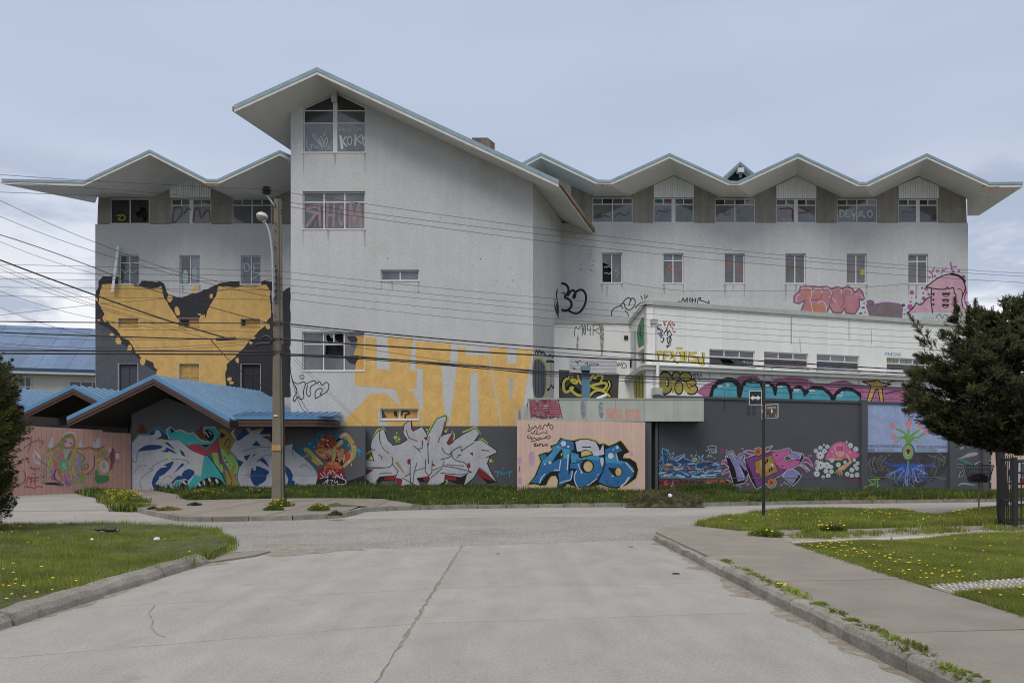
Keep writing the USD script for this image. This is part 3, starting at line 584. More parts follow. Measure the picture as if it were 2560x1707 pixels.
for b_, L_, Y__ in ((rw, ((1494, 462.5, 1525, 463.6), (1825, 465.5, 1843, 466.5), (2148, 468.4, 2164, 469.3), (2466, 470, 2490, 470)), YR), (lw, ((517, 461, 543, 462),), YLw)):
    for u0, v0, u1, v1 in L_: part(b_, 'valley_outlet', hexa([P(u0 - 9, v0 - 3, Y__ - .07), P(u1 + 9, v1 - 3, Y__ - .07), P(u1, v1 + 4, Y__ - .07), P(u0, v0 + 4, Y__ - .07)], [P(u0 - 9, v0 - 3, Y__ + .3), P(u1 + 9, v1 - 3, Y__ + .3), P(u1, v1 + 4, Y__ + .3), P(u0, v0 + 4, Y__ + .3)]), M_rust, 'rotted rusty gutter end at the roof valley')
# small roof dormer behind the zigzag
dm = thing('roof_dormer', 'small steep blue gable vent poking up behind the zigzag roof', 'roof vent', P(1850, 450, 46))
d0 = S3('1806,452 1850,412 1898,452', 45.0); d1 = [p + np.array([.66, 2.5, 0]) for p in d0]
fold(dm, d0, d1, t=(0.05, 0.13))
part(dm, 'louvre_back', hexa([d0[0] + [0.1, .5, 0], d0[2] + [-.1, .5, 0], d0[1] + [0.05, .5, -.05]], [d0[0] + [0.1, .6, 0], d0[2] + [-.1, .6, 0], d0[1] + [0.05, .6, -.05]]), M_void)
part(dm, 'post', tube([P(1851, 445, 45.05), P(1851, 423, 45.05)], 0.09, 6), paint('#41606b'))
part(dm, 'vent_cap', bx(*(P(1851, 425, 45.05)[0] + np.array([-.18, .18])), 44.9, 45.2, P(0, 432, 45)[2], P(0, 421, 45)[2]), M_fascia)

# ---------------------------------------------------------------- white annex, its recess and the canopy
YA = 36.6; XA = P(1617, 0, YA)[0]
pA = Plane((XA, YA), (1, 0.31)); pL = Plane((XA, 41.8), (0, -1)); pR = Plane((0, 41.8))
annex = thing('white_annex', 'low white flat-roofed annex with strip windows and yellow throw-up lettering', 'building', (XA + 9, YA + 3, 0))
zA, zc1, zc0 = pA.uv(1617, 750.5)[1], pA.uv(1616, 914.7)[1], pA.uv(1616, 925)[1]
LA = 25.0
def quad_rect(st):
    q = pA.px('S', st); a = np.array(q); return (a[:, 0].min(), a[:, 1].min(), a[:, 0].max(), a[:, 1].max())
wA = [quad_rect(s) for s in ('1773.3,873 1887.6,877.8 1886.5,912.8 1773.3,911.4', '1909.9,879 2021.2,884 2020.3,919.5 1909.9,914.6', '2041.6,885 2149,890 2147,925 2041.6,921', '2216.7,893 2315.6,898 2315.6,927.5 2216.7,925')]
cutA = unary_union([box(*r) for r in wA])
n = 12
for i in range(n):
    a, b = LA * i / n, LA * (i + 1) / n
    part(annex, 'wall_panel', pA.slab(box(a + 0.006, zc1 + 0.002, b - 0.006, zA - 0.22).difference(cutA), -0.12, 0), M_annex)
    part(annex, 'wall_panel', pA.slab(box(a + 0.006, 0.1, b - 0.006, zc0 - 0.002), -0.12, -0.03), M_annex)
part(annex, 'backing_wall', pA.slab(box(0, 0.1, LA, zA - 0.25).difference(cutA), -0.3, -0.125), M_trim)
part(annex, 'coping', pA.box(-0.12, LA + .1, zA - 0.22, zA, -0.4, 0.10), M_trim)
part(annex, 'cornice', pA.box(-0.25, LA + .1, zc0, zc1, -0.1, 0.26), M_trim)
part(annex, 'cornice_shelf', pA.box(-0.3, LA + .1, zc1 + .002, zc1 + .05, -0.1, 0.32), M_annex)
part(annex, 'side_wall', pL.slab(box(0, 4.6, 5.19, zA - 0.22).difference(unary_union([Polygon(pL.px('L', '238,725 390,615 390,880 238,1000')), Polygon(pL.px('L', '95,850 175,790 175,960 95,1010'))])), -0.3, 0), M_annex)
part(annex, 'coping', pL.box(-0.05, 5.3, zA - 0.22, zA - .002, -0.3, 0.10), M_trim)
part(annex, 'cornice', pL.box(0, 5.2, zc0 - .002, zc1 + .04, -0.1, 0.3), M_trim)
part(annex, 'dark_room', pL.flat(box(0.3, 5, 5.0, zA - 0.6), -0.31), M_pane_d)
part(annex, 'back_wall', pR.slab(box(1.9, 4.5, XA, 9.4), -0.3, 0), M_annex)
part(annex, 'coping', pR.box(2.0, XA, 9.32, 9.60, -0.3, 0.09), M_trim)
part(annex, 'roof_deck', prism(Polygon([(XA + .3, YA + .5), (XA + 23, YA + 7.6), (XA + 23, 43.3), (1.9, 43.3), (1.9, 41.9), (XA + .3, 41.9)]), 8.9, 9.1), M_trim)
for i, r in enumerate(wA):
    z_up = 0.46; hole = Polygon(pA.px('N', '335,200 480,200 490,225 555,245 450,265 370,255')) if i == 0 else None
    window(annex, pA, r, [(z_up, 3), (1 - z_up, 1)], depth=0.09, mats={3: M_pane_d}, holes=hole)
rs = wrect(pR, 'M', '555,660 1145,850')
part(annex, 'shutter_frame', pR.box(rs[0] - .05, rs[2] + .05, rs[1] - .05, rs[3] + .05, 0.0, 0.04), M_frame)
for k in range(4):
    hh = (rs[3] - rs[1]) / 4; part(annex, 'shutter_slat', pR.box(rs[0], rs[2], rs[1] + k * hh + .015, rs[1] + (k + 1) * hh - .015, 0.04, 0.075), mat('pale_shutter', (0.52, 0.53, 0.58), 0.7, 0.08, 2.0))
part(annex, 'wall_vent', pR.box(*(pR.px('M', '1255,415 1305,362')[0][0], pR.px('M', '1305,0')[0][0]), pR.px('M', '0,415')[0][1], pR.px('M', '0,362')[0][1], 0, .06), M_black)
dp = pA.px('L', '510,200 510,890 530,930 530,1370')
for (a, b), (c, d) in zip(dp, dp[1:]): part(annex, 'downpipe', tube(pA.world([(a, b, .12 if d > zc1 else .40), (c, d, .12 if d > zc1 - .1 else .40)]), 0.075, 10), M_annex)
part(annex, 'rainwater_head', pA.box(dp[0][0] - .16, dp[0][0] + .16, dp[0][1] - .05, dp[0][1] + .16, 0, .26), M_trim)
part(annex, 'rainwater_head', pA.box(dp[3][0] - .18, dp[3][0] + .18, dp[3][1] - .32, dp[3][1] + .02, 0.1, .55), M_trim)
sp = pL.px('L', '203,340 203,1010'); part(annex, 'downpipe', tube(pL.world([(sp[0][0], sp[0][1], .1), (sp[1][0], sp[1][1], .1)]), 0.10, 8), M_galv)
YC = 35.45; xc0, xc1 = P(1320, 0, YC)[0], P(1757.5, 0, YC)[0]; zb_, zt_ = P(0, 1053, YC)[2], P(0, 996.5, YC)[2]
can = thing('canopy', 'grey-green panelled flat canopy above the pink gate', 'canopy', (4.5, YC, zb_))
nn = 6
for i in range(nn):
    a, b = xc0 + (xc1 - xc0) * i / nn, xc0 + (xc1 - xc0) * (i + 1) / nn
    part(can, 'fascia_panel', bx(a + .005, b - .005, YC, YC + .05, zb_, zt_ - .03), M_canopy)
part(can, 'top_edge', bx(xc0 - .03, xc1 + .03, YC - .03, YC + .2, zt_ - .03, zt_ + .02), M_trim)
part(can, 'end_panel', bx(xc1, xc1 + .04, YC + .0, 36.6, zb_, zt_ - .03), mat('pinkish_edge', (0.42, 0.34, 0.34), 0.8))
part(can, 'soffit', bx(xc0, xc1, YC + .06, 36.6, zb_ + .02, zb_ + .06), M_trim)
part(can, 'roof_deck', bx(xc0, XA - .01, YC + .21, 41.7, zt_ - .14, zt_ - .04), M_trim)
duct = thing('ventilation_duct', 'blue metal duct standing on the canopy roof in the recess', 'duct', P(1464, 995, 37.2))
dX = P(1464, 0, 37.2)[0]; part(duct, 'shaft', bx(dX - .19, dX + .19, 37.0, 37.4, zt_ - .04, P(0, 935, 37.2)[2]), paint('#4d7590'))
part(duct, 'hood', bx(dX - .23, dX + .2, 36.8, 37.42, P(0, 928, 37.2)[2], P(0, 917, 37.2)[2]), paint('#5b7f88')); part(duct, 'mouth', bx(dX - .2, dX + .17, 36.86, 37.0, P(0, 937, 37.2)[2], P(0, 928.2, 37.2)[2]), M_void)
solo('white_tube', tube([P(1492, 997, 36.2), P(1517, 987, 36.2)], 0.075, 10), M_frame, 'white plastic tube lying on the canopy edge', 'tube')

# ---------------------------------------------------------------- dark grey boundary wall with pilasters
pG = Plane(P(1640, 0, 36.0)[:2], (1, 0.29))
gw = thing('boundary_wall', 'long dark grey concrete wall with pilasters and murals beneath the white annex', 'wall', (16.0, 38.5, 0))
zG = 4.86
s_end = pG.uv(2478, 1100)[0]
part(gw, 'wall', pG.slab(box(0, -0.2, s_end, zG - .12), -0.2, 0), M_grey)
part(gw, 'cap', pG.box(-.02, s_end, zG - .12, zG, -0.24, 0.06), M_grey)
for u0, u1 in ((2149, 2164), (2369, 2386), (2452, 2466)):
    a, b = pG.uv(u0, 1100)[0], pG.uv(u1, 1100)[0]; part(gw, 'pilaster', pG.box(a, b, -0.2, zG + .05, -0.1, 0.16), M_grey)
part(gw, 'broken_foot', pG.box(pG.uv(2153, 1220)[0], pG.uv(2162, 1220)[0], pG.uv(2155, 1231)[1], pG.uv(2155, 1213)[1], 0.16, 0.175), M_rust, 'rusty hole at the foot of the pilaster')
a = P(1613, 0, 35.5)[0]; b = P(1628.5, 0, 35.5)[0]
part(gw, 'pier', bx(a + .01, b, 35.5, 36.0, 0.0, zb_ - .02), M_grey); part(gw, 'downpipe', tube([P(1641, 1053, 35.8), P(1641, 1236, 35.8)], 0.075, 10), M_grey)
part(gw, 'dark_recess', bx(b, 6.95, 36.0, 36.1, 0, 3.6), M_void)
part(gw, 'ledge', pG.slab(box(.2, pG.uv(1700, 1195.2)[1] - .012, s_end, pG.uv(1700, 1195.2)[1] + .012), 0, 0.02), mat('ledge_grey', (0.16, 0.165, 0.18)))
pe = thing('pink_wall', 'pink painted wall at the far right behind the iron fence', 'wall', pG.world([(s_end + 4, 0, 0)])[0])
part(pe, 'wall', pG.slab(box(s_end + .01, -.2, s_end + 12, 3.4), -0.2, 0), M_pink)

# ---------------------------------------------------------------- pink boarded gate
YG = 35.2; pT = Plane((0, YG))
gate = thing('boarded_gate', 'pink vertical-board gate with big blue bubble lettering', 'gate', (P(1453, 0, YG)[0], YG, 0.25))
ga, gb = P(1292.5, 0, YG)[0], P(1613, 0, YG)[0]; gz1 = P(0, 1050, YG)[2]
nb = 29
for i in range(nb):
    a, b = ga + (gb - ga) * i / nb, ga + (gb - ga) * (i + 1) / nb
    part(gate, 'board', pT.slab(box(a + .0015, 0.16, b - .0015, gz1 - 0.09 * (i / nb)), -0.04, 0), M_pink)
part(gate, 'backing', pT.box(ga + .02, gb - .02, .2, gz1 - .12, -0.09, -0.042), mat('gate_back', (0.3, 0.2, 0.17)))
part(gate, 'handle', pT.slab(Polygon(pT.px('G', '84,820 96,850 92,910 76,945 82,905 86,860')), 0, 0.02), M_black)
part(block, 'wall_pipe', tube([P(1298, 1023, 36.6), P(1298, 1100, 36.6)], .06, 8), paint('#b58d42'), 'yellow painted pipe')

# ---------------------------------------------------------------- blue-roofed garages, pink fence, far building
Yg, Yq = 35.2, 37.3
def garage(name, label, loc, ridge, left, right, depth, wall=None, sheets=23):
    b = thing(name, label, 'garage', loc); d = np.array([DIR, 1.0, 0]) * depth
    for A, B in ((ridge, left), (ridge, right)):
        q = [A, B, B + d, A + d]
        part(b, 'ceiling_boards', hexa([p - [0, 0, .30] for p in q], [p - [0, 0, .05] for p in q]), M_dbrown)
        for k in range(sheets):
            f0, f1 = k / sheets, (k + 1) / sheets - 0.002
            s = [A + d * f0, B + d * f0, B + d * f1, A + d * f1]
            part(b, 'roof_sheet', hexa([p - [0, 0, .048] for p in s], [p + [0, 0, -.02] for p in s]), M_blue)
            fm = f0 + 0.15 / depth; r_ = [A + d * f0, B + d * f0, B + d * fm, A + d * fm]
            part(b, 'roof_rib', hexa([p + [0, 0, -.02] for p in r_], [p + [0, 0, .06] for p in [A + d * (f0 + .03 / depth), B + d * (f0 + .03 / depth), B + d * (fm - .03 / depth), A + d * (fm - .03 / depth)]]), M_rib)
        o = np.array([0, -.04, 0])
        part(b, 'edge_trim', hexa([A + o + [0, 0, -.14], B + o + [0, 0, -.14], B + o + [0, 0, .05], A + o + [0, 0, .05]], [A + [0, 0, -.14], B + [0, 0, -.14], B + [0, 0, .05], A + [0, 0, .05]]), M_blue_trim)
        for lo, hi, pr in ((-.31, -.145, 0.03), (-.44, -.315, 0.0)):
            part(b, 'fascia_board', hexa([A + [0, -pr, lo], B + [0, -pr, lo], B + [0, -pr, hi], A + [0, -pr, hi]], [A + [0, .05, lo], B + [0, .05, lo], B + [0, .05, hi], A + [0, .05, hi]]), M_brown)
    return b
rg, le, ri = P(384.6, 939, Yg), P(168, 1044, Yg), P(574, 1047.5, Yg)
gar = garage('garage', 'low garage with a ribbed blue gable roof and silver graffiti', (-14, Yq, 0), rg, le, ri, 7.6)
pq = Plane((0, Yq))
gx0, gx1 = pq.uv(329, 0)[0], pq.uv(913, 0)[0]
gpk = pq.px('3', '860,330 985,262 1230,330 1510,440'); gz = pq.uv(0, 1067)[1]
part(gar, 'wall', pq.slab(Polygon([(gx0, .1), (gx1, .1), (gx1, gz), (gpk[3][0], gz + .1), (gpk[2][0], gpk[2][1] + .25), (gpk[1][0], gpk[1][1] + .4), (gx0, gpk[0][1])]), -0.25, 0), mat('garage_grey', (0.075, 0.078, 0.088), 0.75, 0.08, 1.0))
part(gar, 'side_wall', bx(gx0, gx0 + .25, Yq + .26, 43, .1, 3.4), M_grey)
porch = thing('flat_porch_roof', 'flat blue-topped porch roof with brown timber edge beside the garage', 'canopy', (-9.5, 36.2, 3.6))
Yp = 35.75; px0, px1 = P(581, 0, Yp)[0], P(832, 0, Yp)[0]
zz = [P(0, v, Yp)[2] for v in (1066, 1049.5, 1048, 1041)]
for k in range(2):
    h0 = zz[0] + (zz[1] - zz[0]) * k / 2; h1 = zz[0] + (zz[1] - zz[0]) * (k + 1) / 2 - .01
    part(porch, 'fascia_board', prism(Polygon([(px0, Yp), (px1 - 0.75, Yp), (px1, Yp + .55), (px1, Yp + 1.4), (px0, Yp + 1.4)]).buffer(0.02 * k), h0, h1), M_brown)
part(porch, 'edge_trim', prism(Polygon([(px0 - .05, Yp - .05), (px1 - 0.74, Yp - .05), (px1 + .05, Yp + .53), (px1 + .05, Yp + 1.45), (px0 - .05, Yp + 1.45)]), zz[2], zz[3]), M_blue_trim)
for k in range(13):
    a = px0 + (px1 - px0) * k / 13; w = (px1 - px0) / 13
    part(porch, 'roof_sheet', hexa([(a, Yp + .0, zz[3] + .002), (a + w - .02, Yp + .0, zz[3] + .002), (a + w - .02, Yq + .3, zz[3] + .30), (a, Yq + .3, zz[3] + .30)], [(a, Yp + .0, zz[3] + .03), (a + w - .02, Yp + .0, zz[3] + .03), (a + w - .02, Yq + .3, zz[3] + .34), (a, Yq + .3, zz[3] + .34)]), M_blue)
    part(porch, 'roof_rib', hexa([(a, Yp, zz[3] + .03), (a + .06, Yp, zz[3] + .03), (a + .06, Yq + .3, zz[3] + .34), (a, Yq + .3, zz[3] + .34)], [(a, Yp, zz[3] + .07), (a + .06, Yp, zz[3] + .07), (a + .06, Yq + .3, zz[3] + .38), (a, Yq + .3, zz[3] + .38)]), M_rib)
Ys = 38.2
shed = garage('rear_garage', 'second blue-roofed garage half hidden behind the front one', (-23, Ys, 0), P(183.7, 964, Ys), P(62, 1024, Ys), P(300, 1024, Ys), 6.0, sheets=14)
part(shed, 'wall', bx(P(40, 0, 40)[0], P(320, 0, 40)[0], 40.0, 40.2, 0, 4.2), M_dbrown)
part(shed, 'door_head', bx(P(110, 0, 39)[0], P(170, 0, 39)[0], 39.0, 39.1, 3.3, 3.6), paint('#1d3a52'))
third = garage('third_garage', 'farthest blue garage roof just showing beside the dark bush', (-29, 41, 0), P(-40, 962, 41.0), P(-170, 1030, 41.0), P(80, 1022, 41.0), 5.5, sheets=13)
# pink corrugated fence on the left
fa, fb = P(70, 0, 33.4)[:2], P(327.5, 0, 37.2)[:2]
dirf = (fb - fa) / np.hypot(*(fb - fa)); pF = Plane(fa - dirf * 4.0, dirf); Lf = np.hypot(*(fb - fa)) + 4.0
fence = thing('pink_fence', 'dusty pink sheet-metal fence with a painted long-haired figure', 'fence', (fa[0], fa[1], 0.2))
nf = 38
for i in range(nf):
    a, b = Lf * i / nf, Lf * (i + 1) / nf
    hgt = P(70, 1068, 33.4)[2] + (P(326, 1081.8, 37.2)[2] - P(70, 1068, 33.4)[2]) * max(0, (a - 4)) / (Lf - 4) + (0.06 if a < Lf * .82 else -.03)
    part(fence, 'sheet', pF.slab(box(a + .002, 0.08, b - .006, hgt), -0.03, 0), M_pink2)
part(fence, 'backing_rail', pF.box(0.1, Lf - .05, 0.3, 3.0, -0.08, -0.032), M_dbrown)
# far building on the left
fb_ = thing('far_building', 'cream building with a weathered blue metal roof beyond the garages', 'building', (-36, 57, 0))
pE = Plane(P(20, 0, 54.0)[:2], (1, 0.26))
ev = pE.px('y', '-400,560 110,640 1530,770 2200,830')
ze = [np.mean([pE.uv(*pts('y', '110,660')[0])[1], pE.uv(*pts('y', '1530,775')[0])[1]])][0]
part(fb_, 'wall', pE.slab(box(-12, 0, 22, ze - .2), -0.3, 0), M_cream)
part(fb_, 'gutter', pE.box(-12, 22, ze - .04, ze + .16, 0.5, 0.85), M_navy); part(fb_, 'eave_board', pE.box(-12, 22, ze - .2, ze - .045, 0.45, 0.8), M_frame); part(fb_, 'eave_soffit', pE.box(-12, 22, ze - .24, ze - .2, -0.2, 0.78), M_trim)
rz = pE.uv(*pts('y', '640,100')[0]); rise = 4.0
for k in range(34):
    a, b = -12 + k, -12 + k + 0.985
    for (o0, z0), (o1, z1) in (((0.8, 0), (-2.4, .5)), ((-2.42, .5), (-5.6, 1.0))):
        q = pE.world([(a, ze + .1 + rise * z0 + .01, o0), (b, ze + .1 + rise * z0 + .01, o0), (b, ze + .1 + rise * z1, o1), (a, ze + .1 + rise * z1, o1)])
        part(fb_, 'roof_sheet', hexa(list(q), [p + [0, 0, .05 + .012 * (k % 2)] for p in q]), M_oldblue)
window(fb_, pE, (*pE.uv(*pts('y', '215,1200')[0]), *pE.uv(*pts('y', '520,800')[0])), [(.4, 3), (.6, 3)], depth=-.05, pane=M_pane_d)
window(fb_, pE, (*pE.uv(*pts('y', '1135,1150')[0]), *pE.uv(*pts('y', '1700,880')[0])), [(1, 3)], depth=-.05, pane=M_pane_d)
# loose white batten hanging on the left wing
solo('white_batten', hexa([P(292, 615, 43.1), P(298, 615, 43.1), P(284.5, 729, 43.1), P(277, 729, 43.1)], [P(292, 615, 43.2), P(298, 615, 43.2), P(284.5, 729, 43.2), P(277, 729, 43.2)]), mat('white_batten_paint', (0.62, 0.66, 0.7), 0.6), 'white pole leaning on the wall beside the left wing window', 'pole')

# ---------------------------------------------------------------- murals and lettering
def dabs(seed, n, cols, regions, ln, w, ang=None):
    """Short loose strokes scattered in ellipses (cx, cy, rx, ry), the way a brush or spray can breaks up a colour."""
    r = np.random.default_rng(seed); out = []
    for i in range(n):
        cx, cy, rx, ry = regions[r.integers(len(regions))]; t, q = r.random() * math.tau, r.random() ** .5; x, y = cx + rx * q * math.cos(t), cy + ry * q * math.sin(t)
        a = (r.random() * math.tau) if ang is None else math.radians(r.uniform(*ang)); l = ln * r.uniform(.5, 1.3); b = a + r.normal() * .5
        out.append(f"l {w * r.uniform(.5, 1.2):.0f} {cols[r.integers(len(cols))]} {x:.0f},{y:.0f} {x + l * .5 * math.cos(a):.0f},{y + l * .5 * math.sin(a):.0f} {x + l * .5 * (math.cos(a) + math.cos(b)):.0f},{y + l * .5 * (math.sin(a) + math.sin(b)):.0f}")
    return '\n'.join(out) + '\n'
mural(pq, gar, 'graffiti', 'silver and teal wildstyle graffiti with a toothed monster', '''
z B
s #6a3a26 80,420 120,290 190,200 230,20 260,120 300,60 330,170 420,260 210,300
s #6a3a26 1270,250 1380,180 1460,60 1480,250 1580,400 1500,420 1400,370
p #a3a5ad 62,1420 62,470 130,380 210,300 500,285 540,200 600,190 640,240 660,300 600,360 800,390 1000,390 1100,480 1250,600 1500,700 1470,860 1430,1100 1300,1210 860,1420
p #123f70 600,150 650,190 760,290 810,370 700,380 545,365 640,330 665,290 640,240 600,190 500,205 530,255 500,290 210,300 430,235 470,205
k 26 #14868c 75,440 210,285 400,270 440,210 600,145 770,285
q #123f70 185,650 250,540 380,480 560,480 700,510 640,560 450,590 240,600
q #123f70 700,430 780,430 860,510 940,590 850,540
p #123f70 640,615 740,580 740,530 830,560 970,655 880,640 800,600 790,630
p #123f70 1010,570 1080,610 1130,715 1050,685
p #0f3b72 880,805 760,850 690,885 755,900 750,920 640,935 560,1010 490,1130 465,1230 490,1320 570,1345 680,1310 535,1245 620,1130 600,1110 700,1070 830,950 900,820
p #123f70 1060,835 1110,870 1000,960 890,1045
p #0f3b72 1200,950 1290,990 1310,1060 1190,1190 1130,1150 940,1190 860,1260 850,1220 960,1100 1030,1080 1040,1110 1060,1050 1100,990
l 9 #2c3353 70,720 120,845 180,800 170,700 200,620 240,560
l 9 #2c3353 495,985 380,1020 290,1100 230,1190 240,1280 280,1380
l 9 #2c3353 440,950 560,850 720,770 900,750 1080,770 1210,820 1160,860
l 8 #2c3353 415,965 495,950 490,985
p #11989a 760,190 830,130 930,210 1040,200 1200,260 1280,240 1400,370 1500,420 1580,420 1490,250 1490,150 1690,130 1770,250 1780,300 1700,400 1620,470 1500,480 1350,460 1180,500 1100,470 1010,390 810,370
k 16 #b3a6ac 810,370 745,190 830,130 930,210 1040,190 1200,270 1280,240 1400,370 1500,415 1580,415 1490,250 1490,140 1690,130 1770,250
q #17151c 1500,200 1560,180 1640,210 1690,290 1680,360 1620,420 1560,400 1500,290
k 24 #9aa0ae 1520,240 1580,330
k 20 #9aa0ae 1590,220 1640,280
p #17151c 840,250 830,140 920,210 880,240
p #93303f 1160,510 1250,465 1400,470 1480,560 1560,600 1720,400 1800,410 1790,640 1650,640 1600,600 1560,720 1380,650 1250,600
p #17151c 1440,480 1600,480 1520,530
p #74a048 1640,640 1780,640 1800,860 1860,880 1870,1000 1840,1030 1700,850
p #74a048 1810,540 1900,600 1970,700 2000,640 2090,700 2190,940 2120,1060 2100,1060 2000,1000 1870,780
p #702659 1760,440 1800,640 1830,860 1800,860 1760,640
p #857b20 1790,170 1900,180 2000,270 2100,400 2000,640 1980,700 1900,600 1800,540 1780,380
p #17151c 1820,230 1920,300 1800,370
k 22 #702659 1880,500 1960,360 2010,430 1960,560
p #857b20 1890,960 2000,1000 2050,900 2120,890 2070,1030 2200,1310 2100,1420 1920,1420 1930,1200
k 22 #702659 1950,960 2040,1180 2020,1300
p #11989d 1560,690 1700,860 1850,1080 1930,1260 1880,1330 1800,1180 1700,1110 1560,1120 1430,1200 1300,1420 1080,1420 1310,1060 1430,1110 1500,720
k 16 #17151c 1560,690 1700,860 1850,1090 1930,1260
p #11989d 860,1420 930,1200 1120,1160 980,1260 960,1420
k 14 #b3a6ac 860,1320 930,1190 1120,1155 1180,1195 1310,1060
q #17151c 1300,1380 1400,1200 1560,1120 1720,1110 1840,1180 1910,1290 1920,1420 1700,1440 1480,1400
k 44 #b0b4bf 1390,1245 1410,1275
k 44 #b0b4bf 1480,1190 1510,1260
k 44 #b0b4bf 1590,1150 1610,1190
k 44 #b0b4bf 1730,1170 1760,1225
k 60 #8e8722 1640,1240 1690,1340 1740,1420
p #17151c 980,1420 1020,1250 1130,1170 1180,1190 1060,1420
k 34 #b0b4bf 1020,1285 1045,1330
k 38 #b0b4bf 1095,1215 1125,1250
p #17151c 1870,690 1990,880 2010,930 1900,800
k 22 #b0b4bf 1900,770 1920,800
k 22 #b0b4bf 1945,845 1965,875
c #a8ba2c 665,395 36 810,735 36 1330,920 30
l 9 #93285c 120,1040 200,920 260,875 350,880 320,900 390,910
l 9 #93285c 680,1170 750,1095 860,1085 820,1120 900,1130
z C
s #6a3a26 840,160 950,180 950,450 900,420 880,300
s #6a3a26 1180,200 1260,320 1240,480 1180,460
p #a3a5ad 110,620 240,370 300,400 560,200 800,140 700,270 960,450 960,500 1200,500 1350,460 1330,560 1500,680 1650,800 1780,940 1850,1080 1830,1200 1760,1420 330,1420 240,1100 310,930 230,720
p #a3a5ad 130,250 210,150 190,260 240,370 200,370
p #a3a5ad 420,140 500,140 550,220 500,260
p #123f70 280,290 400,160 500,260 300,390 240,400
p #123f70 700,270 800,150 960,150 960,250
p #a3a5ad 700,280 910,275 870,380 860,330 740,320 960,460 900,480 640,390
p #123f70 545,500 640,400 730,510
p #123f70 740,320 890,310 860,370
p #123f70 380,705 520,670 440,800
p #123f70 550,730 570,680 640,660
p #123f70 250,760 390,820 310,920
q #0f3b72 560,920 640,890 760,930 890,1000 880,1050 840,1060 830,1170 740,1240 690,1260 640,1310 560,1240 510,1130 520,1000
p #0f3b72 640,810 760,730 830,800 890,930 780,840 700,790
p #a3a5ad 570,890 630,890 620,985 575,985
p #0f3b72 1200,880 1290,960 1350,1060 1340,1180 1390,1190 1380,1280 1360,1420 1200,1420 1260,1150 1200,1020
l 10 #2c3353 360,620 480,560 700,525 960,520
l 10 #2c3353 640,810 740,720 860,670 960,680
l 12 #20242e 110,610 230,700 310,900 240,1100 330,1330
k 10 #2c3353 1345,600 1345,690
l 24 #0f6580 1345,565 1500,680 1650,800 1790,950 1850,1090 1830,1210 1750,1400
l 10 #93285c 440,1080 520,1075 545,1095 480,1115
l 10 #93285c 1480,920 1540,910 1500,895 1600,880 1640,895 1720,1000
k 7 #6f7078 330,1085 960,1085
k 7 #6f7078 1350,1085 1840,1085
''', clip=box(gx0 + .01, 0.2, gx1, 9))
